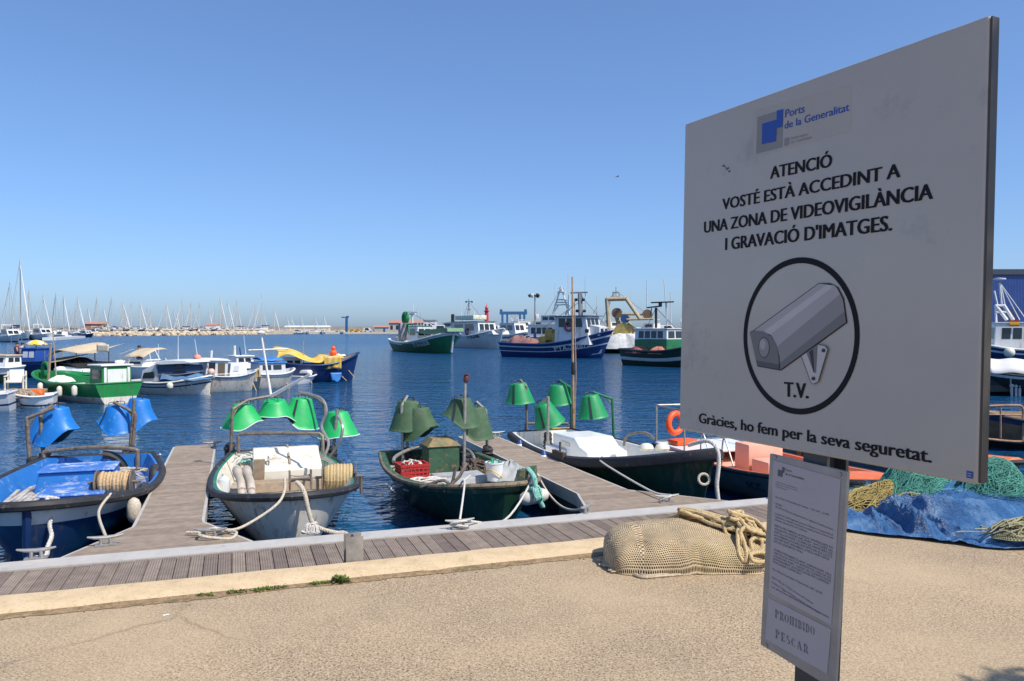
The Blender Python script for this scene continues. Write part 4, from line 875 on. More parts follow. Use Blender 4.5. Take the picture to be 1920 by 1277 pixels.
# ------------------------------------------------------------------ D: dark green hull, white inside
D = boat_at('fishing_boat', 6.22, 15.75, 'long dark green boat with white inside and emerald lamp covers, right of the finger', .015)
hD = Hull(6.3, 2.0, .62, .60, 1.12, tw=.70, full=2.3, pw=.72, rake=.45, flare=1.0)
hD.build(D, [M_DKGREEN, M_DKGREEN, M_WHITE, M_WHITE, M_CREAM], bands=[(1.0, 0)], deckz=lambda t: .34 + .25 * sm(.55, .95, t), rail=.07, capmat=2, raildz=-.07, flatr=1.3)
post_px(D, (988, 814), .40, (987, 724), [(975, 712, .1)], M_POSTSTEEL, .028, [dict(at=(971, 719, .15), r1=.20, r2=.34, h=.44, face=wdir(D, -.9, .1), tilt=.12, m=M_GREENLAMP2, cut=.12, flare=.03, strap=1.2)])
post_px(D, (1027, 838), .40, (1028, 744), [(1018, 752, .1)], M_STEELTUBE, .03, [dict(at=(1016, 757, .35), r1=.18, r2=.32, h=.46, face=wdir(D, -.8, -.3), tilt=.42, m=M_GREENLAMP2, cut=.12, flare=.03, strap=.75)])
post_px(D, (1072, 810), .40, (1070, 726), [(1048, 713, .1)], mat('green_painted_tube', (.02, .16, .07), .5, var=.2, vs=12), .03, [dict(at=(1047, 722, .1), r1=.21, r2=.34, h=.44, face=wdir(D, .9, 0), tilt=.0, m=M_GREENLAMP2, cut=.1, flare=.02, strap=2.2)])
post_px(D, (1151, 826), .40, (1148, 747), [(1112, 735, .0)], MATS['green_painted_tube'], .028, [dict(at=(1106, 741, .0), r1=.19, r2=.33, h=.47, face=wdir(D, -.85, 0), tilt=.16, m=M_GREENLAMP2, cut=.1, flare=.03, strap=1.35)])
b0 = LB(D, 1075, 812, .4); Y = wY(D, b0); g = MB(); tq = LA(D, 1073, 519, Y); g.tube([b0, b0.lerp(tq, .5), tq], [.036, .03, .016], 10)
q1 = LA(D, 1080, 700, Y); g.tube([b0 + Vector((0, .03, 0)), q1, LA(D, 1077, 560, Y)], [.014, .014, .012], 6); g.build('mast', mat('varnished_pole', (.36, .24, .13), .5, var=.3, vs=9, stain=(.08, .05, .03), st_amt=.2, st_scale=5), D)
g = MB(); g.lathe([(.042, 0), (.046, .02), (.046, .26), (.042, .28)], LA(D, 1074.5, 702, Y), 10); g.build('mast_band', M_BLACKM, D)
g = MB(); Yb = wY(D, LB(D, 1030, 805, .5)); g.tube([LA(D, 985, 810, Yb), LA(D, 985, 794, Yb), LA(D, 1065, 794, Yb), LA(D, 1068, 812, Yb)], .03, 8); g.build('stern_rail', M_POSTSTEEL, D)
pa, pb = LB(D, 1062, 852, .40), LB(D, 1155, 850, .45)
g = MB(); cx_ = (pa.x + pb.x) / 2; sx_ = 1.25
prof = [(-sx_ / 2, .33), (-sx_ / 2 + .02, .80), (sx_ / 2 - .25, .82), (sx_ / 2 - .02, .68), (sx_ / 2 + .30, .62), (sx_ / 2 + .36, .33)]
extr(g, prof, -.48, .32, cx_ + .1, .05); eb = bevel(g.build('engine_box', M_WHITEF, D, smooth=0), .035, 3)
g = MB(); g.box((cx_ - .25, -.48, .46), (.8, .09, .20)); bevel(g.build('side_locker', M_WHITEF, D, smooth=0), .02)
g = MB(); g.box((cx_ + .1, -.440, .66), (.36, .012, .07)); g.build('vent', M_CREAM, eb, smooth=0)
for k in (0, 1):
    g = MB(); g.lathe([(.02, 0), (.11, 0), (.13, .04), (.11, .09), (.06, .12), (.02, .125)], (0, 0, 0), 16); o = g.build('buoy_float', M_CREAM); q = LB(D, 1212 + 30 * k, 838, .74); o.location = Matrix.Translation(D.location) @ Matrix.Rotation(D.rotation_euler.z, 4, 'Z') @ Vector((q.x, q.y, .68)); tag(o, ('cream round float on the foredeck of the long green boat nearest the white box', 'cream round float on the foredeck of the long green boat nearest the bow')[k], 'float', 'floats on the foredeck')
g = MB(); q = LB(D, 1160, 830, .8); g.tube(spline([(q.x, q.y + .1, .75), (q.x + .15, q.y + .1, .95), (q.x + .45, q.y + .25, 1.02), (q.x + .7, q.y + .3, .95)], 5), .025, 8); g.build('tiller_handle', M_POSTSTEEL, D)
g = MB(); t_ = .52
for t_ in (.52,): 
    p = hD.gun(t_, -1, .04, -.02); g.box(p + Vector((0, 0, .04)), (.45, .07, .12)); g.tube([p + Vector((0, .02, .05)), p + Vector((0, .02, .26))], .02, 6)
g.build('oarlock', mat('dark_brown_wood', (.07, .05, .035), .7), D)
g = MB(); g.tube([(6.26, 0, 1.06), (6.0, 0, .5), (5.86, 0, 0)], [.05, .04, .04], 8); g.build('stem_post', M_DKGREEN, D)
for (t_, lab) in ((.22, 'white fender with a blue cap at the stern of the long green boat'), (.44, 'white fender with a blue cap amidships on the long green boat')):
    p = hD.gun(t_, -1, .10, -.17); wq = Matrix.Translation(D.location) @ Matrix.Rotation(D.rotation_euler.z, 4, 'Z') @ p; fender(wq, lab, .085, .34, M_WHITEF, mat('blue_fender_cap', (.02, .07, .28), .4))
# ------------------------------------------------------------------ E: orange boat behind the sign, with a second one beside it
E = boat_at('workboat', 8.78, 14.0, 'grey hulled workboat with orange inside and a lifebuoy, moored behind the sign', -.05, 'orange workboats moored bow to the boardwalk')
M_EH = mat('grey_green_hull', (.20, .25, .26), .4, var=.1, vs=3); M_EB = mat('dark_blue_band', (.02, .05, .12), .4, var=.2)
hE = Hull(5.6, 1.95, .50, .50, .74, tw=.82, full=2.5, pw=.65, rake=.4, flare=.9)
hE.build(E, [M_EB, M_EH, M_ORANGE, M_ORANGE, M_PINK], bands=[(.45, 0), (.93, 1), (1.0, 2)], deckz=.28, rail=.04, capmat=2, foredeck=(.80, M_ORANGE))
g = MB(); g.box((.75, 0, .52), (1.3, 1.70, .06)); bevel(g.build('stern_deck', M_WHITEF, E, smooth=0), .02)
g = MB(); g.box((.02, 0, .36), (.03, 1.55, .40)); g.build('transom_board', M_EH, E, smooth=0)
g = MB(); g.box((2.2, .15, .52), (.45, .7, .52), bev=.03); g.box((2.75, .15, .42), (.5, .70, .28), bev=.03); g.build('console', M_PINK, E, smooth=40)
g = MB(); g.box((3.6, .2, .42), (.9, .9, .18), bev=.03); g.build('bow_locker', M_WHITEF, E, smooth=40)
for (x, y) in ((.15, -.82), (.15, .82), (1.35, -.86), (1.35, .86)):
    g = MB(); g.tube([(x, y, .5), (x, y, 1.28)], .018, 6); g.build('rail_post', M_STEELTUBE, E)
g = MB(); g.tube([(1.35, -.86, 1.28), (.15, -.82, 1.28), (.15, .82, 1.28), (1.35, .86, 1.28)], .018, 6); g.build('rail', M_STEELTUBE, E)
for (x, y) in ((2.0, -.9), (2.7, -.9)):
    g = MB(); g.tube(spline([(x, y, .5), (x + .02, y, .85), (x + .1, y, .95), (x + .35, y, .55)], 5), .014, 6); g.build('grab_rail', M_STEELTUBE, E)
# registration on the side near the stern, seen from the boardwalk's left
hull_text(E, hE, 'SP-BAS-23-01', .12, .25, .13, .95, -1, M_EB, .015, .03)
for px_, z_ in ((4.5, .18), ): hull_text(E, hE, 'FCC', 3.3, .22, .13, .36, -1, M_EB, .01, .02, 'lettering')
g = MB(); g.box((1.7, -.985, .34), (.12, .02, .10)); g.build('reflector', M_ORANGE, E, smooth=0)
E2 = copy_tree(E, None, None, BY + .02, 'second grey workboat with orange foredeck, its bow showing right of the sign'); p = uv(11.55, 14.6); E2.location = (p.x, p.y, ZW)
for o_ in list(bpy.data.objects):
    if o_.parent == E2 and o_.name.startswith(('registration', 'lettering')): bpy.data.objects.remove(o_)
q = E.matrix_world; Mx = Matrix.Translation(E.location) @ Matrix.Rotation(E.rotation_euler.z, 4, 'Z')
g = MB(); Mt = Matrix.Rotation(PI / 2, 3, 'Y') @ Matrix.Rotation(.0, 3, 'X'); g.torus((0, 0, 0), .195, .06, 28, 10, Mt); o = g.build('lifebuoy', M_BUOY); o.location = Mx @ Vector((.24, -.45, .92)); o.rotation_euler.z = 2.2; tag(o, 'orange lifebuoy hanging upright on the stern rail of the grey workboat', 'lifebuoy')
g = MB(); g.box((0, 0, 0), (.5, .34, .10), bev=.03); o = g.build('lifejacket', M_BUOY, None, 40); o.location = Mx @ Vector((.65, -.5, .605)); o.rotation_euler.z = .4; tag(o, 'folded orange lifejacket lying on the white stern deck of the grey workboat', 'lifejacket')
g = strands((3.6, .2, .53), .25, .25, .1, 8, .03, 21); top_mb(g, 'hose_coil', M_WHITEF, 'white hose coiled on the bow locker of the grey workboat', 'hose', None, E)
# ------------------------------------------------------------------ mooring lines and fenders
GR = 'mooring lines of the boats at the boardwalk'
W = lambda root, p: Matrix.Translation(root.location) @ Matrix.Rotation(root.rotation_euler.z, 4, 'Z') @ Vector(p)
bA = W(A, (5.05, .0, .84)); pA = at(97, 938, bA.y + .05)
laid_rope('mooring_rope', spline([W(A, (4.7, .25, .80)), at(88, 934, 9.15), at(98, 955, 9.05), at(93, 985, 8.95), at(97, 1005, 8.9), at(90, 1025, 8.6), at(86, 1043, 8.15), at(66, 1046, 8.05)], 6), .021, M_ROPEW, 'thick knotted grey and white rope hanging over the bow of the blue boat', 'rope', GR)
rope('mooring_rope', spline([W(A, hA.gun(.86, 1, .02, .02)), at(185, 960, 9.0), CL[0] + Vector((0, 0, .09))], 6), .016, M_ROPE, 'thin pale rope from the blue boat straight down to a pontoon cleat', 'rope', GR)
rope('mooring_rope', spline([at(300, 862, 13.6), at(285, 864, 13.7), W(A, (.5, 1.0, .66))], 5), .016, M_ROPEW, 'short light rope from the stern of the blue boat to the first finger pontoon', 'rope', GR)
lp = [W(B, (4.5, -.1, .95)), W(B, (4.86, -.12, .88)), at(520, 945, 9.15), at(478, 975, 8.95), at(440, 993, 8.7), CL[1] + Vector((.05, 0, .1)), CL[1] + Vector((-.1, .05, .06)), CL[1] + Vector((-.06, -.12, .05)), at(430, 1010, 8.42), at(443, 998, 8.55), at(420, 996, 8.62), CL[1] + Vector((.02, .06, .04)), CL[1] + Vector((-.3, .1, .03))]
rope('mooring_rope', spline(lp, 7), .016, M_ROPE, 'pale rope from the white boat bow looped round a cleat on the first finger', 'rope', GR)
laid_rope('mooring_rope', spline([W(B, (4.5, .05, .90)), W(B, (4.88, .10, .86)), W(B, (4.94, .15, .62)), W(B, (4.95, .22, .45)), W(B, (4.92, .45, .34)), W(B, (4.85, .62, .28)), W(B, (4.95, .62, .05)), W(B, (5.3, .5, -.05))], 7), .024, M_ROPE, 'frayed thick rope draped over the bow stem of the white boat', 'rope', GR)
kn = strands((0, 0, 0), .09, .09, .10, 9, .014, 77); top_mb(kn, 'rope_knot', M_ROPEW, 'frayed white knot tied in the thick rope at the bow of the white boat', 'rope').location = W(B, (4.97, .18, .36))
hq = W(Cc, (4.0, -.25, .82)); e3 = CL[2] + Vector((0, 0, .08))
rope('mooring_rope', spline([W(Cc, (4.05, -.35, .84)), W(Cc, hC.gun(.93, -1, .03, .02)), e3 + Vector((.0, .9, .25)), e3], 7), .013, M_ROPEW, 'left of the two pale ropes from the old green boat to the boardwalk cleat', 'rope', GR)
rope('mooring_rope', spline([W(Cc, (3.9, .45, .80)), W(Cc, hC.gun(.95, 1, .03, .03)), e3.lerp(W(Cc, (4.4, .45, .5)), .5) + Vector((0.05, 0, -.12)), e3 + Vector((.06, .0, .0)), e3 + Vector((-.1, -.05, -.03)), e3 + Vector((.1, -.06, -.05))], 7), .014, M_ROPEW, 'right, slack one of two pale ropes from old green boat to boardwalk cleat', 'rope', GR)
rope('mooring_rope', spline(cat_rope(W(Cc, hC.gun(.8, 1, 0, .03)), CL[3] + Vector((0, 0, .08)), .22), 2), .015, M_ROPE, 'thin slack rope from the old green boat to the second finger pontoon', 'rope', GR)
fq = W(Cc, hC.gun(.97, 1, .13, -.20)); o = fender(fq, 'grubby white fender lying sideways under the bow of the old green boat', .095, .42, mat('grubby_fender', (.55, .52, .45), .6, var=.2), None, (0, 1.45, .35))
g = strands((0, 0, 0), .10, .12, .14, 14, .016, 41); top_mb(g, 'rope_knot', M_ROPEG, 'bunch of turquoise rope knotted over the bow of the old green boat', 'rope').location = fq + Vector((.0, -.02, -.02))
laid_rope('mooring_rope', spline([W(Cc, (4.0, .5, .86)), fq + Vector((0.0, .02, .26)), fq + Vector((.02, -.08, .14)), fq + Vector((.08, -.08, -.05)), fq + Vector((.12, -.06, -.12))], 6), .03, M_ROPEG, 'turquoise rope holding the fender at the bow of the old green boat', 'rope', GR)
rope('mooring_rope', spline([W(D, hD.gun(.72, -1, .0, .03)), W(D, hD.gun(.74, -1, .10, -.06)), CL[4].lerp(W(D, hD.gun(.74, -1, .10, -.06)), .22) + Vector((0, 0, .02)), CL[4] + Vector((.05, 0, .09)), CL[4] + Vector((-.1, 0, .03))], 7), .014, M_ROPEW, 'white rope from the long green boat to the cleat at the second finger', 'rope', GR)
bD = W(D, (6.2, 0, 1.12)); laid_rope('mooring_rope', spline([W(D, (5.85, -.12, 1.12)), bD + Vector((-.02, .02, .10)), bD + Vector((.08, -.12, .0)), bD + Vector((.09, -.16, -.22)), bD + Vector((.06, -.18, -.5)), bD + Vector((.10, -.2, -.85))], 6), .026, M_ROPEW, 'white rope hanging straight down from the pointed bow of the long green boat', 'rope', GR)
g = MB(); g.torus((0, 0, 0), .075, .02, 18, 8, Matrix.Rotation(1.3, 3, 'X')); o = g.build('rope_ring', M_ROPE); o.location = bD + Vector((-.10, -.10, -.42)); tag(o, 'ring of pale rope hanging on the bow side of the long green boat', 'rope')
fender(W(A, hA.gun(.80, 1, .12, -.22)), 'rope wrapped fender between the blue boat and the first finger pontoon', .085, .32, M_ROPE)
for k, (t_, r1) in enumerate(((.66, .13), (.5, .12))):
    g = MB(); g.torus((0, 0, 0), .17, .075, 20, 10, Matrix.Rotation(PI / 2, 3, 'X')); o = g.build('tyre_fender', M_RUB); p = F1b + DU * (-.47) + DV * (3.3 + 1.6 * k); o.location = (p.x, p.y, ZD - .12); o.rotation_euler.z = DA + PI / 2; tag(o, ('black tyre fender on the finger pontoon edge nearest the blue boat bow', 'black tyre fender on the finger pontoon edge nearest the blue boat stern')[k], 'tyre', 'tyre fenders on the first finger pontoon')

# odds and ends on the near boats
def bundle(root, b, m, name, r=.11, h=.30, n=9, seed=1):
    g = MB(); r_ = random.Random(seed)
    for k in range(n):
        z = h * k / n; g.torus(Vector(b) + Vector((r_.uniform(-.01, .01), r_.uniform(-.01, .01), z)), r * r_.uniform(.5, .75), r * .36, 12, 6, Euler((r_.uniform(-.3, .3), r_.uniform(-.3, .3), 0)).to_matrix())
    return g.build(name, m, root)
for k, (rt, px, py) in enumerate(((A, 60, 890), (A, 84, 880), (A, 240, 868), (A, 250, 872), (B, 431, 862), (B, 611, 855), (B, 622, 868), (Cc, 871, 880), (Cc, 914, 868), (Cc, 764, 870), (D, 1027, 838))):
    bundle(rt, LB(rt, px, py, .38), M_RUB if k % 3 else M_STRAP, 'rubber_binding', .10, .30, 8, k)
g = strands((0, 0, 0), .35, .5, .18, 34, .010, 91); o = top_mb(g, 'net_heap', m_rope('dark_teal_net_line', (.03, .09, .08), (.10, .22, .19)), 'dark teal net on the deck behind the rope reel of the white boat', 'net'); q = LB(B, 612, 880, .40); o.location = W(B, (q.x, q.y, .33))
g = strands((0, 0, 0), .5, .25, .10, 22, .010, 92); o = top_mb(g, 'rope_heap', M_ROPE, 'pale line lying on the deck to the right of the blue engine box', 'rope'); q = LB(A, 222, 890, .36); o.location = W(A, (q.x, q.y, .34))
g = strands((0, 0, 0), .45, .35, .14, 30, .011, 93); o = top_mb(g, 'rope_heap', M_ROPEW, 'white line and netting on the stern deck of the long green boat', 'rope'); q = LB(D, 1030, 822, .36); o.location = W(D, (q.x, q.y, .36))
g = MB(); g.box((0, 0, .12), (.4, .5, .24), bev=.02); o = g.build('fish_box', mat('ochre_fish_box', (.50, .33, .06), .6, var=.2), None, 40); q = LB(D, 1052, 824, .36); o.location = W(D, (q.x, q.y, .36)); tag(o, 'small ochre box by the white engine box of the long green boat', 'box')
g = strands((0, 0, 0), .30, .5, .12, 30, .012, 94); o = top_mb(g, 'chain_heap', mat('rusty_chain', (.10, .07, .05), .8, var=.3, vs=20), 'dark rusty chain and rope on the right deck of the old green boat', 'chain'); q = LB(Cc, 893, 878, .38); o.location = W(Cc, (q.x, q.y, .37))
# ------------------------------------------------------------------ things lying on the quay
def fbm(x, y, seed=0):
    from mathutils import noise as mn
    return mn.fractal(Vector((x, y, seed * 7.3)), 1.0, 2.0, 4)
def ridge(x, y, seed=0):
    from mathutils import noise as mn
    return 1 - abs(mn.noise(Vector((x, y, seed * 3.7)))) * 2
def m_netting(name, net, hole, su, sv, th=.42, yellow=None):
    m, n, l, b, tc = nodes_of(name, 0.95)
    sx = n.new('ShaderNodeSeparateXYZ'); l.new(tc.outputs['UV'], sx.inputs[0])
    def wv(o, k, ph=0.0):
        a = n.new('ShaderNodeMath'); a.operation = 'MULTIPLY_ADD'; a.inputs[1].default_value = k; a.inputs[2].default_value = ph; l.new(o, a.inputs[0])
        s_ = n.new('ShaderNodeMath'); s_.operation = 'SINE'; l.new(a.outputs[0], s_.inputs[0])
        q = n.new('ShaderNodeMath'); q.operation = 'MULTIPLY_ADD'; q.inputs[1].default_value = .5; q.inputs[2].default_value = .5; l.new(s_.outputs[0], q.inputs[0]); return q.outputs[0]
    # rows shifted by half a mesh, like knotless netting
    row = n.new('ShaderNodeMath'); row.operation = 'MULTIPLY'; row.inputs[1].default_value = sv; l.new(sx.outputs['Y'], row.inputs[0])
    fl = n.new('ShaderNodeMath'); fl.operation = 'FLOOR'; l.new(row.outputs[0], fl.inputs[0])
    sh = n.new('ShaderNodeMath'); sh.operation = 'MULTIPLY_ADD'; sh.inputs[1].default_value = .5 / su; l.new(fl.outputs[0], sh.inputs[0]); l.new(sx.outputs['X'], sh.inputs[2])
    a = wv(sh.outputs[0], su * 2 * PI); c = wv(sx.outputs['Y'], sv * 2 * PI, -PI / 2)
    mu = n.new('ShaderNodeMath'); mu.operation = 'MULTIPLY'; l.new(a, mu.inputs[0]); l.new(c, mu.inputs[1])
    ho = ramp(n, l, mu.outputs[0], [(th - .12, (0, 0, 0)), (th + .1, (1, 1, 1))])
    col = ramp(n, l, noise(n, l, tc, 4, 6), [(.3, [q * .72 for q in net]), (.7, [min(1, q * 1.15) for q in net])])
    if yellow: col = mixc(n, l, ramp(n, l, noise(n, l, tc, 1.8, 5), [(.52, (0, 0, 0)), (.7, (.6, .6, .6))]), col, yellow)
    l.new(mixc(n, l, ho, col, hole), b.inputs['Base Color'])
    iv = n.new('ShaderNodeMath'); iv.operation = 'SUBTRACT'; iv.inputs[0].default_value = 1; l.new(mu.outputs[0], iv.inputs[1]); bump(n, l, b, iv.outputs[0], 0.8, 0.012); return m
# sack of netting
SC = onz(1288, 1055, 0); sx_, sy_ = Vector((math.cos(R(4)), math.sin(R(4)), 0)), Vector((-math.sin(R(4)), math.cos(R(4)), 0))
def sack(i, j):
    """i across (left to right), j from the back edge over the top to the front edge"""
    x = (i - .5) * 1.10; a = PI * j
    ends = 1 - abs(2 * i - 1) ** 5
    hh = (.27 + .02 * math.sin(5 * i + .6) + .035 * math.exp(-((i - .48) / .2) ** 2) - .02 * i) * (max(0, ends) ** .30)
    dep = (.335 + .008 * math.sin(9 * i)) * (.62 + .38 * max(0, ends) ** .5)
    cz, cy = math.sin(a), math.cos(a); z = hh * (abs(cz) ** .55); y = dep * math.copysign(abs(cy) ** .75, cy)
    y -= .006 * math.sin(i * 8 + 1) * (1 - cz) * (1 if cy < 0 else 0)
    dent = .07 * math.exp(-((i - .13) / .06) ** 2) * math.exp(-((j - .8) / .16) ** 2) + .03 * math.exp(-((i - .86) / .05) ** 2) * math.exp(-((j - .86) / .1) ** 2)
    fold = .007 * math.sin(i * 30 + j * 6) * sm(.45, 1, j) + .012 * fbm(i * 6, j * 5, 3)
    y += dent + (fold if cy < 0 else 0); x += -.05 * math.sin(a) * (1 if i < .15 else 0) + .03 * fbm(i * 3, j * 3, 9) + .08 * (i - .3) * (1 - z / .4) * (1 if cy < 0 else 0)
    return SC + sx_ * x + sy_ * (y + .02) + Vector((0, 0, max(.004, z + .012 * fbm(i * 7, j * 7, 5))))
M_SACK = m_netting('knotted_sack_netting', (.60, .455, .27), (.04, .025, .014), 84, 66, .42, (.50, .40, .16))
g = MB(); g.grid(110, 80, sack, 0, True); ov = [p.copy() for p in g.v]
for p in g.v: p -= SC
o = g.build('net_sack', M_SACK, None, 180); o.location = SC; tag(o, 'lumpy beige sack of fishing netting lying on the kerb left of the sign post', 'net')
def sack_z(x, y):     # height of the sack under a point, by nearest sample
    b = 0.0
    for p in ov[::3]:
        if (p.x - x) ** 2 + (p.y - y) ** 2 < .0016: b = max(b, p.z)
    return b
# fringe of loose netting at the sack's foot
M_FRAY = m_rope('frayed_net_edge', (.30, .23, .15), (.58, .47, .33), 50)
g = MB(); r_ = random.Random(9)
for k in range(30):
    t = r_.random(); a = onz(1140 + 30 * t, 1052 + 22 * t, .012) if k < 12 else onz(1200 + 230 * r_.random(), 1073 - 10 * r_.random(), .012)
    pts = [a + Vector((r_.uniform(-.09, .09), r_.uniform(-.05, .05), r_.uniform(0, .012))) for _ in range(5)]; g.tube(spline(pts, 4), .0065, 5)
edge = [onz(1175, 1071, .01), onz(1205, 1082, .012), onz(1240, 1080, .012), onz(1290, 1076, .01), onz(1350, 1069, .012), onz(1400, 1066, .012), onz(1445, 1060, .01)]
g.tube(spline(edge, 8), .012, 6); g.tube(spline([p + Vector((.02, .03, .004)) for p in edge], 8), .009, 6)
top_mb(g, 'net_fringe', M_FRAY, 'loose frayed netting edge trailing along the foot of the beige sack', 'net')
# heap of rope over the right end of the sack
g = MB(); r_ = random.Random(14)
P0 = [(1275, 968), (1300, 955), (1340, 962), (1372, 985), (1395, 1012), (1420, 1040), (1440, 1052)]
spine = []
for i, (x, y) in enumerate(P0):
    Yd = [6.15, 6.12, 6.05, 5.95, 5.9, 5.85, 5.82][i]; p = at(x, y, Yd); spine.append(p)
sp_ = spline(spine, 10); NS = len(sp_)
def on_spine(t, off, up):
    k = max(0, min(NS - 1, int(t * (NS - 1)))); p = sp_[k].copy(); d = (sp_[min(k + 1, NS - 1)] - sp_[max(k - 1, 0)]); d.z = 0; d.normalize(); s_ = Vector((-d.y, d.x, 0))
    p += s_ * off; z = max(sack_z(p.x, p.y), .012); p.z = z + .016 + up; return p
pts = []; n_l = 19; up = 0
for k in range(n_l):
    t0, t1 = (r_.uniform(0, .12), r_.uniform(.62, 1.0)) if k < 9 else (r_.uniform(.5, .66), r_.uniform(.86, 1.05)); o0 = r_.uniform(-.13, .13); up = .007 * k
    o1 = r_.uniform(-.12, .12); m1 = 6
    for q in range(m1): f = q / (m1 - 1); pts.append(on_spine(t0 + (t1 - t0) * f, o0 + .055 * math.sin(f * 6 + k), up * (1 - .4 * f)))
    pts.append(on_spine(t1 + .05, (o0 + o1) / 2 + r_.uniform(-.04, .04), up * .5))
    for q in range(m1): f = 1 - q / (m1 - 1); pts.append(on_spine(t0 + (t1 - t0) * f, o1 + .055 * math.sin(f * 7 + k * 2), up * (1 - .4 * f) + .01))
    pts.append(on_spine(t0 - .04, (o0 + o1) / 2, up))
g.tube(spline(pts, 5), .0140, 8)
lo = [on_spine(.62, -.02, .05), at(1383, 1000, 5.72), at(1385, 1035, 5.62), at(1393, 1052, 5.6), at(1400, 1046, 5.6), at(1396, 1020, 5.66), at(1388, 995, 5.75), on_spine(.6, .02, .08)]
g.tube(spline(lo, 7), .0140, 8)
lo = [on_spine(.66, .05, .06), at(1395, 988, 5.82), at(1408, 990, 5.84), at(1412, 1004, 5.85), at(1405, 1014, 5.85), on_spine(.78, .06, .05)]
g.tube(spline(lo, 7), .0140, 8)
for (cx_, cy_, rx_2, ry_2, Yd) in ((1400, 1018, 12, 30, 5.7), (1418, 1030, 11, 22, 5.68), (1410, 1000, 16, 14, 5.78), (1424, 1045, 18, 9, 5.6), (1378, 990, 22, 16, 5.85)):
    g.tube(spline([at(cx_ + rx_2 * math.cos(t * PI / 4) + 3 * math.sin(t * 2.1), cy_ + ry_2 * math.sin(t * PI / 4), Yd + .04 * math.cos(t * PI / 4 + 1)) for t in range(9)], 6), .0140, 8)
g.tube([at(1254, 973, 6.35), at(1272, 966, 6.25), on_spine(.02, 0, .03)], .016, 8)
top_mb(g, 'rope_coil', M_ROPEY, 'thick straw coloured rope in loose loops over the right end of the beige sack', 'rope')
# ------------------------------------------------------------------ blue tarpaulin with nets
TC = onz(1770, 985, 0)
def gx(px, py): return onz(px, py, 0.0)
M_TARP, n, l, b, tc = nodes_of('blue_polythene_tarp', 0.26)
c_ = ramp(n, l, noise(n, l, tc, 5, 8), [(.25, (.02, .085, .24)), (.5, (.05, .17, .39)), (.66, (.16, .31, .53)), (.80, (.38, .50, .64))]); l.new(c_, b.inputs['Base Color'])
bmix = n.new('ShaderNodeMath'); bmix.operation = 'ADD'; l.new(noise(n, l, tc, 16, 6, rough=.75), bmix.inputs[0]); l.new(noise(n, l, tc, 3.5, 3), bmix.inputs[1]); bump(n, l, b, bmix.outputs[0], 1.0, 0.05)
F_ = [gx(1560, 996), gx(1600, 1000), gx(1660, 1008), gx(1720, 1014), gx(1790, 1022), gx(1850, 1030), gx(1940, 1032), gx(2040, 1020), gx(2140, 1004)]
Fs = spline(F_, 12)
def pl(P, t): k = t * (len(P) - 1); i = min(int(k), len(P) - 2); return P[i].lerp(P[i + 1], k - i)
def tarp(i, j):
    a = pl(Fs, i); back = a + DV * (1.05 + .35 * i) + DU * .1; p = a.lerp(back, j)
    hump = .09 * sm(.0, .35, j) + .26 * math.exp(-((i - .84) / .20) ** 2) * sm(.06, .62, j) + .03 * math.exp(-((i - .33) / .16) ** 2) * sm(.08, .5, j)
    dome = hump * (1 - .55 * sm(.80, 1, j))
    d = i * 9 - j * 3.2 + .8 * fbm(i * 3, j * 3, 1)
    px_, py_ = (i - .36) * 2.4, (j - .55); ang, rr = math.atan2(py_, px_), math.hypot(px_, py_)
    cr = 1 - abs(math.sin(ang * 3.5 + 1.0 * fbm(i * 2.2, j * 2.2, 1) + .9)); folds = .18 * cr ** 1.7 * sm(.03, .30, rr) * sm(1.7, .6, rr) * sm(0, .10, j)
    cr2 = 1 - abs(math.sin(ang * 9 + 2.5 * fbm(i * 4, j * 4, 5))); folds += .05 * cr2 ** 2 * sm(.05, .3, rr) * sm(0, .1, j) + .018 * abs(fbm(i * 16, j * 8, 4)) + .02 * max(0, ridge(i * 20 + j * 9, j * 5, 6)) ** 2 * sm(0, .1, j)
    e = .03 * fbm(i * 8, 0, 8) * (1 - j)
    folds *= .30 + .70 * sm(.25, .45, i)
    return p + Vector((0, 0, .012 + dome * .9 + folds + .02 * ridge(i * 6, 0, 9) * sm(.1, 0, j))) + DV * e
g = MB(); g.grid(150, 60, tarp)
for p in g.v: p -= TC
o = g.build('tarpaulin', M_TARP, None, 180); o.location = TC; tag(o, 'big crumpled blue tarpaulin spread under the fishing nets right of the sign post', 'tarpaulin')
def mound(name, px, py, rx, ry, h, m, label, rz=0, seed=1, z0=.0, lump=.3, cat='net'):
    c = onz(px, py, z0); ca, sa = math.cos(rz), math.sin(rz)
    def fn(i, j):
        a = 2 * PI * i; r = j; q = 1 + .14 * math.sin(2 * a + seed) + .09 * math.sin(5 * a + 2 * seed); x, y = rx * r * q * math.cos(a), ry * r * q * math.sin(a)
        z = h * max(0, 1 - r ** 2.3) * (1 + lump * fbm(x * 3, y * 3, seed)) + .045 * ridge(x * 6, y * 6, seed) * (1 - r)
        return Vector((x * ca - y * sa, x * sa + y * ca, max(-.02, z)))
    g = MB(); g.grid(80, 26, fn, 0, True); o = g.build(name, m, None, 180); o.location = c; return tag(o, label, cat), fn, c
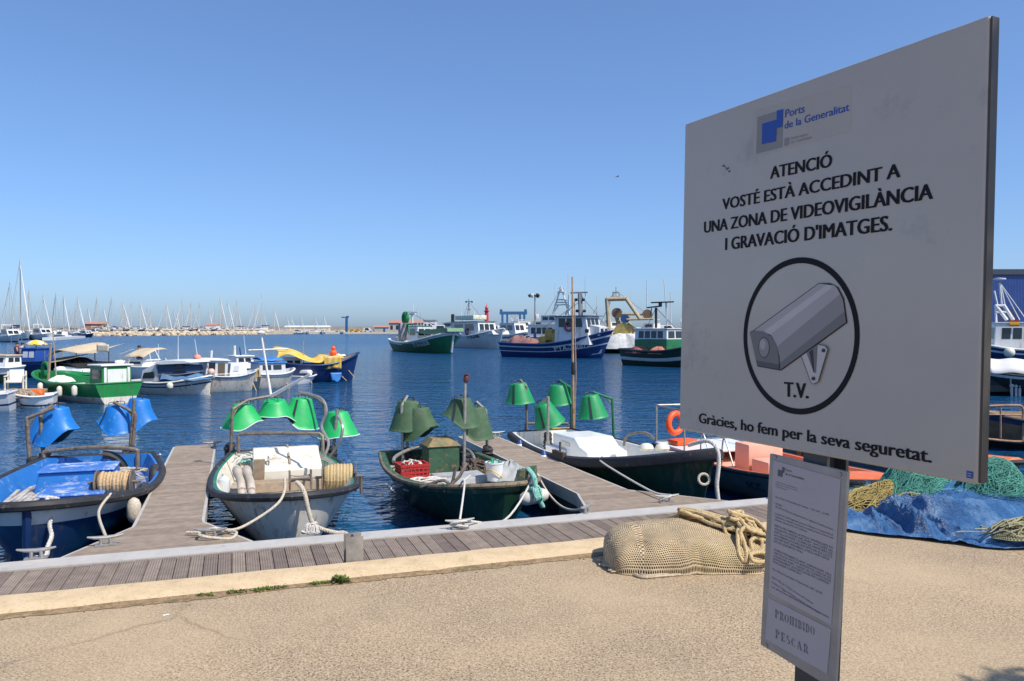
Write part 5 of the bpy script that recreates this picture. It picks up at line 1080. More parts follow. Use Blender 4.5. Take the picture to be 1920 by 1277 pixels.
def fibre_net(name, c, rx, ry, h, n, r, m, label, seed, rz=0, swirl=1.0):
    """hank of fine netting: many long soft threads lying over a mound"""
    g = MB(); r_ = random.Random(seed); ca, sa = math.cos(rz), math.sin(rz)
    for k in range(n):
        a = r_.uniform(0, 2 * PI); d = r_.random() ** .5 * 1.02; x, y = d * math.cos(a), d * math.sin(a); th = r_.uniform(-.6, .6) + (0 if r_.random() < .6 else PI / 2) + swirl * x; pts = []; lift = r_.uniform(0, .035)
        for q in range(9):
            rr = min(1.05, x * x + y * y); z = h * max(0, 1 - rr ** 1.15) * (1 + .3 * fbm(x * 2, y * 2, seed)) + lift + .02
            X, Y = x * rx, y * ry; pts.append(Vector((X * ca - Y * sa, X * sa + Y * ca, max(.01, z)))); th += r_.uniform(-.45, .45) + .12 * swirl; x += .13 * math.cos(th); y += .13 * math.sin(th)
        g.tube(spline(pts, 3), r, 3, cap=False)
    o = g.build(name, m, None, 180); o.location = c; return tag(o, label, 'net')
def thing_net(name, m_core, m_thread, px, py, rx, ry, h, n, r, label, seed, rz=0, z0=.12, swirl=1.0):
    root = empty(name, onz(px, py, z0), 0, label, 'net'); o, fn, c = mound('core', 0, 700, rx * .9, ry * .9, h * .86, m_core, 'x y z w', rz, seed, 0)
    o.location = (0, 0, 0); o.parent = root
    f = fibre_net('threads', (0, 0, 0), rx, ry, h, n, r, m_thread, 'x y z w', seed, rz, swirl); f.parent = root
    for q in (o, f):
        for k in ('label', 'category'): del q[k]
    return root
M_NETG = mat('teal_net_core', (.025, .13, .105), .9, var=.35, vs=9, bump=.6, bs=30); M_NETGT = mat('teal_net_thread', (.09, .32, .25), .8, var=.3, vs=5)
M_NETY = mat('olive_net_core', (.09, .085, .035), .9, var=.4, vs=9, bump=.6, bs=30); M_NETYT = mat('ochre_net_thread', (.40, .30, .10), .85, var=.35, vs=5)
M_NETO = m_netting('olive_green_netting', (.24, .23, .13), (.05, .055, .03), 60, 14, .45); M_NETOT = mat('pale_olive_thread', (.36, .34, .20), .85, var=.3, vs=6)
thing_net('net_pile', M_NETG, M_NETGT, 1725, 940, .52, .30, .36, 1150, .0028, 'teal green fishing net heaped on the blue tarpaulin under the sign', 3, .25, .14)
thing_net('net_pile', M_NETG, M_NETGT, 1862, 922, .36, .28, .22, 900, .0028, 'pale teal net peaking at the right edge of the sign', 8, .4, .28, .5)
thing_net('net_pile', M_NETY, M_NETYT, 1650, 962, .48, .19, .22, 420, .0050, 'ochre yellow net bunched beside the notice board', 5, .25, .06, .3)
thing_net('net_pile', M_NETO, M_NETOT, 1706, 974, .34, .14, .17, 220, .0055, 'olive green netting lying in front of the teal net pile', 6, .12, .05, .3)
thing_net('net_pile', M_NETO, M_NETOT, 1915, 1006, .30, .12, .09, 110, .005, 'olive green netting poking out under the tarpaulin at the right edge', 12, .15, .08, .2)
c = at(1852, 935, 7.55); g = strands((c.x, c.y, c.z - .1), .13, .16, .14, 26, .007, 61); top_mb(g, 'rope_tangle', M_ROPE, 'tangle of thin pale cords between the teal net and the blue tarpaulin', 'rope')
g = MB(); c = at(1690, 901, 7.75); r_ = random.Random(4)
g.tube(spline([c + Vector((-.14, -.02, -.04)), c + Vector((-.06, 0, .02)), c + Vector((.02, .02, .03)), c + Vector((.12, 0, .0)), c + Vector((.2, .03, .02))], 6), .006, 6)
for k in range(5): g.ball(c + Vector((-.12 + .06 * k, r_.uniform(-.02, .02), .0 + .02 * math.sin(k))), .018, 10, 0, (1.5, 1, 1))
top_mb(g, 'float_line', mat('tan_cork_float', (.42, .24, .15), .8, var=.3, vs=20), 'line of small tan floats on top of the teal net', 'float line')
# ------------------------------------------------------------------ weeds in the joint between asphalt and kerb
M_WEED = mat('weed_green', (.13, .19, .04), .8, var=.4, vs=12); M_WEED2 = mat('dry_weed', (.22, .17, .06), .9, var=.3, vs=12)
def weed(g, c, n, h, sp, r_):
    for k in range(n):
        a = r_.uniform(0, 2 * PI); e = r_.uniform(.3, 1.3); L_ = h * r_.uniform(.5, 1); d = Vector((math.cos(a), math.sin(a), 0)); b = c + Vector((r_.uniform(-sp, sp), r_.uniform(-sp, sp) * .4, 0)); w_ = L_ * .16
        s_ = Vector((-d.y, d.x, 0)) * w_; p1 = b + d * (L_ * .5 * math.sin(e)) + Vector((0, 0, L_ * .55 * math.cos(e) + .004)); p2 = b + d * (L_ * math.sin(e)) + Vector((0, 0, L_ * .8 * math.cos(e) + .002))
        g.add([b - s_ * .3, b + s_ * .3, p1 + s_, p2, p1 - s_], [(0, 1, 2, 3, 4)], 0 if r_.random() < .8 else 1)
g = MB(); r_ = random.Random(6)
pa, pb = onz(315, 1152, .01), onz(625, 1118, .01)
for k in range(330):
    t = r_.random() ** .8; p = pa.lerp(pb, t); p = DU * p.dot(DU) + DV * (5.523 + r_.uniform(-.03, .012)) + Vector((0, 0, .002)); 
    if fbm(t * 9, 0, 2) > -.15: weed(g, p, 5, .03, .012, r_)
o = g.build('weeds', [M_WEED, M_WEED2], None, 0); o['kind'] = 'stuff'; tag(o, 'low green weeds growing in the joint along the kerb', 'weeds')
p = onz(648, 1115, 0); pv_ = DU * p.dot(DU) + DV * 5.51; g = MB(); weed(g, Vector((0, 0, .002)), 130, .075, .05, r_); o = g.build('weed_plant', [M_WEED, M_WEED2], None, 0); o.location = pv_; tag(o, 'bushy little green weed at the kerb right of the weed strip', 'plant')
g = MB(); strip = []; r_ = random.Random(33)
for i in range(301):
    u = -8 + 14 * i / 300; q = .05 + .035 * fbm(u * 1.3, 0, 7) + .02 * fbm(u * 7, 0, 3); strip.append((uv(u, 5.522 - max(.012, q), .0035), uv(u, 5.535, .010 + .006 * fbm(u * 9, 1, 2)), uv(u, 5.556, .012)))
gs = MB(); gs.add([p for t in strip for p in t], [(3 * i + k, 3 * i + 3 + k, 3 * i + 4 + k, 3 * i + 1 + k) for i in range(300) for k in (0, 1)])
struct(gs.build('joint_soil', mat('sandy_joint_soil', (.30, .20, .105), 1.0, var=.45, vs=22, bump=.8, bs=90, stain=(.14, .13, .05), st_amt=.3, st_scale=9), None, 60))
r_ = random.Random(3)
for k in range(900):
    p = DU * r_.uniform(-6, 4) + DV * (5.525 + r_.gauss(-.02, .04)); s_ = r_.uniform(.002, .008)
    if p.y > 2: g.box(p + Vector((0, 0, s_ * .4)), (s_ * 1.4, s_, s_ * .8), rot=(0, 0, r_.uniform(0, 3)))
o = g.build('grit', mat('brown_grit', (.20, .13, .07), 1, var=.4, vs=30), None, 0); o['kind'] = 'stuff'; tag(o, 'brown grit and soil along the kerb joint', 'grit')
g = MB(); g.box((0, 0, .004), (.035, .012, .004), rot=(0, 0, .5)); o = g.build('litter', M_WHITEF, None, 0); o.location = onz(311, 1154, .0); tag(o, 'scrap of white litter on the asphalt by the weeds', 'litter')

# ------------------------------------------------------------------ the tree behind the viewer whose leaves shade the sign's edge
tr = empty('tree', (5.4, -1.2, 0), 0, 'leafy street tree right of and behind the viewer, its leaf shadow falling by the sign', 'tree'); TO = Vector((5.4, -1.2, 0))
g = MB(); Jn = Vector((4.9, -.5, 3.6))
g.tube(spline([Vector((5.4, -1.2, 0)) - TO, Vector((5.3, -1.1, 1.6)) - TO, Jn - TO], 5), [.15 - .006 * k for k in range(11)], 8)
for e in ((3.0, .35, 4.5), (3.6, -.4, 5.2), (4.6, .5, 5.0), (5.6, 1.9, 4.65), (5.2, -.8, 5.3)): g.tube(spline([Jn - TO, Jn.lerp(Vector(e), .5) + Vector((0, 0, .15)) - TO, Vector(e) - TO], 4), [.07, .065, .06, .05, .045, .04, .03, .02, .012], 6)
g.build('trunk', mat('grey_bark', (.16, .12, .09), .9, var=.3, vs=8, bump=.6, bs=14), tr)
g = MB(); r_ = random.Random(40)
def leaf(p):
    a, e, s_ = r_.uniform(0, 2 * PI), r_.uniform(-.6, .6), r_.uniform(.05, .085); d = Vector((math.cos(a) * math.cos(e), math.sin(a) * math.cos(e), math.sin(e))); n2 = d.cross(Vector((r_.uniform(-.5, .5), r_.uniform(-.5, .5), 1))).normalized() * s_ * .42
    g.add([p - d * s_, p + n2 - d * s_ * .2, p + d * s_, p - n2 - d * s_ * .2], [(0, 1, 2, 3)], 0 if r_.random() < .7 else 1)
for k in range(150):
    while True:
        q = Vector((r_.uniform(-1, 1), r_.uniform(-1, 1), r_.uniform(-1, 1)))
        if q.length < 1: break
    c = Vector((4.0 + 1.5 * q.x, .05 + .95 * q.y, 4.9 + .75 * q.z))
    for _ in range(24): leaf(c + Vector((r_.gauss(0, .13), r_.gauss(0, .13), r_.gauss(0, .10))) - TO)
for k in range(9):
    c = Vector((5.58 + r_.uniform(-.22, .22), 1.80 + r_.uniform(-.10, .05), 4.62 + r_.uniform(-.08, .08)))
    for _ in range(12): leaf(c + Vector((r_.gauss(0, .07), r_.gauss(0, .05), r_.gauss(0, .05))) - TO)
g.build('crown', [mat('leaf_green', (.05, .10, .025), .6, var=.3, vs=4), mat('leaf_green_light', (.09, .15, .035), .6, var=.3, vs=4)], tr, 0)
# ------------------------------------------------------------------ boats in the middle distance (left side of the basin)
def boat_px(name, stern, bow, B, fs, fm, fb, label, mats, bands, cat='boat', group=None, **kw):
    """stern / bow: photo pixels of the waterline ends"""
    a, b = onz(*stern, ZW), onz(*bow, ZW); d = b - a; dr_ = kw.get('draft', .35); L_ = d.length + kw.get('rake', .4) * (1 - dr_ / (fb + dr_))
    r = empty(name, a, math.atan2(d.y, d.x), label, cat, group)
    hk = {k: kw.pop(k) for k in list(kw) if k in ('tw', 'full', 'pw', 'rake', 'flare', 'mx', 'e', 'draft', 'srake')}
    h = Hull(L_, B, fs, fm, fb, **hk); h.build(r, mats, bands=bands, nt_=kw.pop('nt', 18), **kw); return r, h
def CP(root, px, py, lat=0.0):        # pixel -> the boat's own long vertical plane, lat metres off its centre line
    Mi = root_inv(root); o = Mi @ Vector((0, 0, EYE)); d = Mi.to_3x3() @ ray(px, py); t = (lat - o.y) / d.y; return o + d * t
def profile(root, name, pts, y0, y1, m, lat=None, parent=None, bev=.015):
    """side view outline given in photo pixels, extruded across the boat"""
    q = [CP(root, x, y, (lat if lat is not None else y0)) for x, y in pts]
    g = MB(); g.loft([[Vector((p.x, y0, p.z)) for p in q], [Vector((p.x, y1, p.z)) for p in q]]); o = g.build(name, m, parent or root, smooth=30)
    if bev: bevel(o, bev)
    return o
def side_panel(root, name, pts, y, m, parent=None, t=.012):
    q = [CP(root, x, p, y) for x, p in pts]; s_ = -1 if y < 0 else 1
    g = MB(); g.loft([[Vector((p.x, y, p.z)) for p in q], [Vector((p.x, y + s_ * t, p.z)) for p in q]]); return g.build(name, m, parent or root, smooth=0)
def cabin(root, x0, x1, w, z0, z1, body, roof=None, rake=.12, nside=2, nfront=3, win=M_GLASS, y=0.0, over=.08, wz=(.48, .86), name='wheelhouse', aft_door=False, frake=None):
    """wheelhouse, bow end raked, with a separate roof slab and glazed windows"""
    fr = frake if frake is not None else rake; hw = w / 2; tw_ = hw * .94
    g = MB(); g.hexa([(x0, y - hw, z0), (x1, y - hw, z0), (x1, y + hw, z0), (x0, y + hw, z0), (x0, y - tw_, z1), (x1 - fr, y - tw_, z1), (x1 - fr, y + tw_, z1), (x0, y + tw_, z1)])
    c = bevel(g.build(name, body, root, smooth=0), .02); H_ = z1 - z0
    def sidep(u, v, s): f = v; xx = x0 + (x1 - fr * f - x0) * u; yy = hw + (tw_ - hw) * f; return Vector((xx, y + s * (yy + .006), z0 + H_ * v))
    for s in (-1, 1):
        for k in range(nside):
            u0, u1 = .12 + .80 * k / nside, .12 + .80 * (k + .80) / nside; A = [sidep(u0, wz[0], s), sidep(u1, wz[0], s), sidep(u1, wz[1], s), sidep(u0, wz[1], s)]
            g = MB(); g.loft([A, [p + Vector((0, s * .008, 0)) for p in A]]); g.build('window', win, c, smooth=0)
    def frp(u, v): yy = (hw + (tw_ - hw) * v) * (2 * u - 1); return Vector((x1 - fr * v + .006, y + yy, z0 + H_ * v))
    for k in range(nfront):
        u0, u1 = .08 + .86 * k / nfront, .08 + .86 * (k + .84) / nfront; A = [frp(u0, wz[0]), frp(u1, wz[0]), frp(u1, wz[1]), frp(u0, wz[1])]
        g = MB(); g.loft([A, [p + Vector((.008, 0, 0)) for p in A]]); g.build('window', win, c, smooth=0)
    g = MB(); g.box(((x0 + x1 - fr) / 2, y, z1 + .035), (x1 - fr - x0 + 2 * over, 2 * tw_ + 2 * over, .06)); bevel(g.build('roof', roof or body, c, smooth=0), .02)
    return c
def pole(root, p0, p1, r, m, name='mast', r1=None):
    g = MB(); g.tube([p0, Vector(p0).lerp(Vector(p1), .5), p1], [r, (r + (r1 or r)) / 2, r1 or r], 6); return g.build(name, m, root)
def cloth(root, name, c4, sag, m, parent=None, nu=10, nv=6, lat=None, th=.012):
    a, b, c, d = [Vector(p) for p in c4]; g = MB()
    def fn(i, j):
        p = a.lerp(b, i).lerp(d.lerp(c, i), j); p = p.copy(); p.z -= sag * 4 * i * (1 - i) * (.6 + .4 * math.sin(j * 9)) - .02 * math.sin(i * 17 + j * 5); return p
    g.grid(nu, nv, fn); o = g.build(name, m, parent or root, 60); s_ = o.modifiers.new('solid', 'SOLIDIFY'); s_.thickness = th; return o
def person(loc, rz, label, shirt, skin=(.42, .25, .16), shorts=(.06, .08, .16), h=1.72, seated=False, bare=False):
    """one continuous skinned body with separate clothing and hair"""
    k = h / 1.72; r = empty('person', loc, rz, label, 'person'); V = []; E = []; RD = []
    def v(x, y, z, rr): V.append((x * k, y * k, z * k)); RD.append(rr * k); return len(V) - 1
    hip = .46 if seated else .92; kx, kz = (.42, hip) if seated else (.04, .50); fx, fz = (.42, .07) if seated else (0, .07)
    p = v(0, 0, hip, .13); a = v(.0, 0, hip + .22, .115); ch = v(.01, 0, hip + .42, .135); nk = v(.01, 0, hip + .56, .055); hd = v(.03, 0, hip + .66, .085); tp = v(.02, 0, hip + .76, .075)
    E += [(p, a), (a, ch), (ch, nk), (nk, hd), (hd, tp)]
    for s in (-1, 1):
        sh = v(0, s * .19, hip + .49, .055); el = v(.06, s * .27, hip + .22, .04); wr = v(.26, s * .20, hip + .10, .03); hn = v(.34, s * .18, hip + .10, .032); E += [(ch, sh), (sh, el), (el, wr), (wr, hn)]
        th = v(.02, s * .10, hip - .05, .085); kn = v(kx, s * .11, kz, .06); an = v(fx, s * .11, fz + .04, .042); ft = v(fx + .17, s * .12, .035, .035); E += [(p, th), (th, kn), (kn, an), (an, ft)]
    me = bpy.data.meshes.new('body'); me.from_pydata(V, E, []); o = bpy.data.objects.new('body', me); COL.objects.link(o); o.parent = r
    md = o.modifiers.new('skin', 'SKIN'); 
    for q, rr in zip(me.skin_vertices[0].data, RD): q.radius = (rr, rr)
    me.skin_vertices[0].data[0].use_root = True; sb = o.modifiers.new('sub', 'SUBSURF'); sb.levels = sb.render_levels = 2; me.materials.append(mat('skin_%.2f' % skin[0], skin, .55, var=.05))
    g = MB(); g.ball((.015 * k, 0, (hip + .745) * k), .105 * k, 12, 0, (1.0, .92, .75)); g.build('hair', mat('dark_hair', (.03, .022, .018), .7), r)
    g = MB(); g.lathe([(.155, -.14), (.17, 0), (.15, .10), (.13, .16)], (0.0, 0, hip * k), 14, Matrix.Diagonal((.95, 1.15, 1)).to_3x3()); g.build('shorts', mat('shorts_%.2f' % shorts[2], shorts, .8), r)
    if not bare: 
        g = MB(); g.lathe([(.15, .12), (.155, .25), (.175, .42), (.15, .51), (.07, .56)], (0, 0, hip * k), 14, Matrix.Diagonal((.85, 1.2, 1)).to_3x3()); g.build('shirt', shirt, r)
    return r
M_BEIGE = mat('beige_awning_canvas', (.52, .42, .28), .85, var=.12, vs=3); M_YEL = mat('yellow_awning_canvas', (.70, .46, .06), .8, var=.12, vs=2, stain=(.55, .48, .32), st_amt=.35, st_scale=2)
M_BLUECOV = mat('blue_canvas_cover', (.10, .20, .34), .75, var=.2, vs=3, bump=.5, bs=5); M_BLUETARP2 = mat('light_blue_tarp', (.04, .20, .52), .5, var=.2, vs=4)
M_GREYW = mat('pale_grey_cabin', (.56, .57, .58), .45, var=.08, vs=3); M_DKBLUE = mat('dark_blue_hull', (.012, .035, .13), .35, var=.2, vs=3); M_BLUECAB = mat('cobalt_cabin', (.02, .08, .34), .4, var=.15)
M_BRASSY = mat('varnished_wood', (.30, .15, .06), .4, var=.2, vs=9)
LG = 'small boats moored across the basin on the left'
# green boat with a wheelhouse
G1, hG = boat_px('fishing_boat', (224, 756), (78, 739), 2.1, .80, .72, 1.05, 'green boat with a small white and green wheelhouse, transom towards the right', [M_GREYHULL, M_GREEN, M_GREEN, M_GREEN, M_SOLE], [(.52, 0), (1, 1)], group=LG, tw=.86, full=2.4, pw=.7, deckz=.42, rail=.03, railmat=M_GREEN, capmat=1, flare=.9)
def zx(root, px, py, lat=0): p = CP(root, px, py, lat); return p
p0, p1 = CP(G1, 191, 716, .56), CP(G1, 167, 686, .56); cabin(G1, p0.x, p1.x, 1.15, .45, p1.z, M_GREEN, M_WHITEF, .04, 1, 2, aft_door=True)
g = MB(); g.box((p0.x - .012, .0, (p1.z + .45) / 2 + .05), (.02, .72, .62)); g.build('cabin_door', M_WHITE, G1, smooth=0)
for s in (-1, 1):
    g = MB(); g.box((p0.x - .014, s * .44, (p1.z + .45) / 2), (.03, .10, .85)); g.build('door_post', M_WHITE, G1, smooth=0)
for k in range(4):
    g = MB(); x = 3.0 + .5 * k; g.box((x, 0, .52), (.12, 1.5, .05)); g.build('thwart', M_WHITEF, G1, smooth=0)
heap(None, (0, 0, 0), .55, .4, .25, M_WHITE, 'sailcloth', 16, 4); o = bpy.data.objects['sailcloth']; o.location = W(G1, (5.0, 0, .62)); tag(o, 'white cloth bundled in the bow of the green boat', 'cloth')
pole(G1, (5.8, .15, .6), (5.5, .15, 2.2), .06, M_WOOD, 'bow_post', .05); pole(G1, (5.6, -.1, .6), (5.95, -.1, 2.9), .03, M_WOOD, 'pole', .02)
g = MB(); g.torus((6.4, 0, 1.05), .32, .07, 18, 8, Matrix.Rotation(PI / 2, 3, 'X')); g.build('bow_roller', M_GREEN, G1)
for k, (px, py) in enumerate(((113, 734), (141, 733), (77, 727))):
    q = CP(G1, px, py, 1.12); fender(W(G1, (q.x, 1.15, q.z)), ('cream fender on the green boat side nearest its bow post', 'cream fender on the green boat side nearest the wheelhouse', 'cream fender at the very bow of the green boat')[k], .10, .42, M_CREAM)
# white boat with blue canopy
W1, hW1 = boat_px('motor_boat', (262, 737), (393, 740), 1.75, .62, .55, .85, 'small white boat with a dark blue cabin canopy and pale blue cover', [M_WHITE, M_GREYHULL, M_NAVY, M_WHITE, M_SOLE], [(.5, 0), (.72, 1), (.78, 2), (.88, 1), (.92, 2), (1, 1)], group=LG, tw=.8, full=2.4, pw=.65, rake=.15, rail=.03, railmat=M_WHITE, capmat=0, flare=.95)
profile(W1, 'console', [(262, 716), (265, 695), (290, 682), (299, 716)], -.55, .55, M_GREYW, -.6)
side_panel(W1, 'window', [(267, 710), (270, 699), (288, 697), (290, 709)], -.57, M_GLASS)
profile(W1, 'canopy', [(298, 716), (294, 688), (300, 684), (345, 686), (351, 700), (330, 708)], -.60, .60, mat('dark_blue_canvas', (.03, .06, .13), .8, var=.15), -.62)
profile(W1, 'roof', [(288, 682), (292, 679), (312, 675), (345, 676), (358, 680), (345, 682), (300, 684)], -.70, .70, M_WHITEF, -.7)
side_panel(W1, 'window', [(325, 697), (332, 683), (342, 684), (349, 696)], -.615, M_GLASS)
q = [CP(W1, 301, 714, -.7), CP(W1, 382, 704, -.6)]; c4 = [(q[0].x, -.72, .72), (q[1].x, -.55, .78), (q[1].x, .55, .78), (q[0].x, .72, .72)]
g = MB(); g.grid(14, 10, lambda i, j: Vector((c4[0][0] + (c4[1][0] - c4[0][0]) * i, -.74 + 1.48 * j, .66 + (.50 * (1 - i) + .12) * math.sin(PI * j) ** .8 * (1 - .5 * i) + .03 * math.sin(i * 14 + j * 9)))); g.build('cover', M_BLUECOV, W1)
g = MB(); g.tube(spline([(1.6, -.84, .62), (1.62, -.86, .86), (2.6, -.80, .90), (3.3, -.42, 1.0)], 5), .015, 6); g.build('rail', M_STEELTUBE, W1)
pole(W1, CP(W1, 334, 676), CP(W1, 334, 628), .014, M_WHITEF, 'antenna', .008)
fender(W(W1, (CP(W1, 320, 725, -.9).x, -.95, .42)), 'round cream fender on the side of the small white boat with blue cover', .13, .3, M_CREAM)
# white cabin boats
W2, hW2 = boat_px('motor_boat', (384, 735), (472, 731), 1.8, .78, .72, .95, 'white cabin boat with an open door and grey blue hull stripe', [M_GREYHULL, M_GREYHULL, M_BLUECOV, M_GREYW, M_SOLE], [(.90, 0), (1, 2)], group=LG, tw=.85, full=2.3, pw=.7, rake=.3, rail=.03, railmat=M_GREYW, capmat=3)
profile(W2, 'cabin', [(384, 715), (388, 676), (428, 675), (426, 715)], -.65, .65, M_GREYW, -.65)
profile(W2, 'roof', [(376, 676), (384, 672), (425, 673), (434, 677)], -.75, .75, M_WHITEF, -.7)
side_panel(W2, 'window', [(390, 700), (392, 680), (404, 680), (403, 700)], -.66, M_GLASS); side_panel(W2, 'doorway', [(408, 713), (409, 681), (422, 681), (421, 713)], -.66, mat('brown_doorway', (.10, .075, .05), .7))
profile(W2, 'engine_box', [(430, 708), (433, 681), (462, 681), (464, 708)], -.5, .5, M_WHITEF, -.5); side_panel(W2, 'window', [(437, 696), (440, 686), (448, 686), (447, 696)], -.51, M_GREYW)
g = MB(); g.tube([CP(W2, 400, 702, -.85), CP(W2, 470, 700, -.8)], .014, 6); 
for x in (402, 425, 448, 468): g.tube([CP(W2, x, 702, -.85), CP(W2, x, 712, -.85)], .012, 6)
g.build('rail', M_STEELTUBE, W2)
q = CP(W2, 394, 697, -.72); g = MB(); g.ball((0, 0, 0), .16, 12); o = g.build('buoy', mat('cream_pink_buoy', (.62, .42, .33), .5), None); o.location = W(W2, (q.x, -.9, q.z)); tag(o, 'pinkish white round buoy hung beside the open cabin door', 'buoy')
q = CP(W2, 370, 671, 0); g = MB(); g.ball((0, 0, 0), .17, 12); o = g.build('buoy', mat('salmon_buoy', (.66, .25, .18), .5), None); o.location = W(W2, (q.x, 0, q.z)); tag(o, 'salmon pink round buoy above the stern of the white cabin boat', 'buoy')
pole(W2, CP(W2, 396, 673), CP(W2, 397, 657), .05, M_GREYW, 'radar_post', .05); pole(W2, CP(W2, 371, 672), CP(W2, 365, 636), .014, M_WHITEF, 'antenna', .008)
W2b, _ = boat_px('motor_boat', (424, 715), (500, 712), 1.9, .8, .75, 1.0, 'white cruiser with a small glazed flybridge lying behind the white cabin boats', [M_WHITEF, M_WHITEF, M_WHITEF, M_WHITEF, M_SOLE], [(1, 0)], group=LG, rail=.03, railmat=M_WHITE)
a, b = CP(W2b, 436, 690), CP(W2b, 470, 668); cabin(W2b, a.x, b.x, 1.35, .8, b.z, M_WHITEF, M_WHITEF, .1, 2, 2)
pole(W2b, CP(W2b, 440, 666), CP(W2b, 440, 648), .07, M_CREAM, 'funnel', .06); pole(W2b, CP(W2b, 452, 668), CP(W2b, 449, 651), .04, M_DKBLUE, 'mast', .03); pole(W2b, CP(W2b, 461, 664), CP(W2b, 457, 627), .014, M_WHITEF, 'antenna', .008)
W3, hW3 = boat_px('motor_boat', (479, 728), (541, 725), 1.7, .72, .70, .92, 'white boat with a square cabin under a bright blue roof', [M_GREYHULL, M_GREYHULL, M_WHITE, M_WHITE, M_SOLE], [(.85, 0), (.92, 2), (1, 0)], group=LG, tw=.85, full=2.3, pw=.7, rake=.4, rail=.035, railmat=M_WHITE, capmat=2)
a, b = CP(W3, 478, 702), CP(W3, 527, 680); cabin(W3, a.x, b.x, 1.2, .6, b.z, M_GREYW, M_BLUETARP2, .03, 2, 2)
g = MB(); a, b = CP(W3, 480, 676), CP(W3, 523, 674); g.grid(10, 6, lambda i, j: Vector((a.x + (b.x - a.x) * i, -.65 + 1.3 * j, a.z + .03 + .12 * math.sin(PI * j) + .03 * math.sin(i * 11)))); o = g.build('roof_cover', M_BLUETARP2, W3); o.modifiers.new('s', 'SOLIDIFY').thickness = .02
g = strands((0, 0, 0), .12, .12, .4, 16, .02, 5); o = top_mb(g, 'net_hank', M_ROPEY, 'tan net hank hanging on the cabin side of the blue roofed boat', 'net'); q = CP(W3, 483, 700, -.7); o.location = W(W3, (q.x, -.75, q.z - .2))
g = strands((0, 0, 0), .10, .10, .5, 12, .02, 15); o = top_mb(g, 'net_hank', M_ROPE, 'second tan net hank hanging beside the gap left of the blue roofed boat', 'net'); q = CP(W3, 477, 706, -.7); o.location = W(W3, (q.x, -.72, q.z - .25))
SK, _ = boat_px('skiff', (548, 720), (580, 717), 1.3, .42, .40, .55, 'small white skiff between the blue roofed boat and the yellow awning boat', [M_WHITEF, M_WHITEF, M_WHITEF, M_WHITEF, M_GREYW], [(1, 0)], group=LG, rail=.025, railmat=M_WHITE, nt=12)
g = MB(); q = CP(SK, 560, 699); g.box((1.0, 0, .60), (.7, .9, .18), bev=.04); g.build('cover', M_WHITEF, SK, 40)
# dark blue boat with yellow awning
YB, hY = boat_px('fishing_boat', (536, 717), (660, 714), 2.3, 1.05, .95, 1.55, 'dark blue fishing boat under a yellow awning with a yellow side curtain', [M_DKBLUE, M_DKBLUE, M_DKBLUE, M_WOOD, M_SOLE], [(1, 0)], group=LG, tw=.75, full=2.3, pw=.7, rake=.45, rail=.05, railmat=M_DKBLUE, capmat=0, deckz=.5)
profile(YB, 'wheelhouse', [(532, 697), (533, 671), (566, 671), (567, 697)], -.6, .6, M_GREYW, -.6); side_panel(YB, 'window', [(536, 690), (537, 676), (549, 676), (549, 690)], -.61, M_GLASS); side_panel(YB, 'window', [(553, 690), (553, 676), (563, 676), (563, 690)], -.61, M_GLASS)
ya = [CP(YB, 512, 656), CP(YB, 541, 654), CP(YB, 585, 672), CP(YB, 607, 667), CP(YB, 640, 665)]; yb_ = [CP(YB, 540, 674), CP(YB, 560, 676), CP(YB, 590, 680), CP(YB, 608, 682), CP(YB, 640, 669)]
g = MB(); top_pts = spline(ya, 5)
def yfn(i, j):
    p = pl(top_pts, i); q = pl(spline(yb_, 5), i) if False else None; return Vector((p.x + .25 * math.sin(j * 3) * (1 - i), 1.0 - 2.0 * j, p.z - .45 * (j - .2) * (1 - i * .8) + .04 * math.sin(i * 20 + j * 4)))
g.grid(24, 8, yfn); o = g.build('awning', M_YEL, YB, 60); o.modifiers.new('s', 'SOLIDIFY').thickness = .015
q0, q1 = CP(YB, 608, 668, -1.05), CP(YB, 640, 691, -1.05)
g = MB(); g.grid(12, 6, lambda i, j: Vector((q0.x + (q1.x - q0.x) * i, -1.05 + .03 * math.sin(i * 18), q0.z + (q1.z - q0.z) * j * (1 + .04 * math.sin(i * 9))))); o = g.build('side_curtain', mat('striped_curtain', (.62, .40, .05), .8, var=.2, vs=1.5, stain=(.55, .50, .42), st_amt=.5, st_scale=1.2), YB, 60); o.modifiers.new('s', 'SOLIDIFY').thickness = .012
pole(YB, CP(YB, 466, 657), CP(YB, 541, 654), .05, M_CREAM, 'boom', .05)
for (x, y0, y1) in ((569, 715, 638), (607, 690, 668), (640, 690, 666), (495, 700, 640)): pole(YB, CP(YB, x, y0), CP(YB, x, y1), .03, M_WOOD, 'awning_pole', .02)
g = MB(); g.ball((0, 0, 0), .19, 12); g.ball((0, 0, .26), .12, 10); o = g.build('buoy', M_BUOY); q = CP(YB, 625, 662, 0); o.location = W(YB, (q.x, 0, q.z)); tag(o, 'orange buoy on the frame above the yellow curtain', 'buoy')
g = MB(); 
for k in range(4): g.ball((-.3 + .2 * k, .1 * (k % 2), 0), .12, 10, 0, (1.3, 1, .7))
o = g.build('float_bundle', M_WHITEF); q = CP(YB, 632, 667, 0); o.location = W(YB, (q.x, 0, q.z)); tag(o, 'bundle of white floats beside the orange buoy on the awning', 'floats')
q0, q1 = CP(YB, 619, 699, -1.2), CP(YB, 641, 715, -1.2)
g = MB(); g.grid(8, 6, lambda i, j: Vector((q0.x + (q1.x - q0.x) * (i * (1 - .3 * j) + .15 * j), -1.22 - .05 * math.sin(i * PI) * j, q0.z + (q1.z - q0.z) * j + .05 * math.sin(i * 8) * j))); o = g.build('hanging_tarp', M_BLUETARP2, None, 60); o.modifiers.new('s', 'SOLIDIFY').thickness = .01
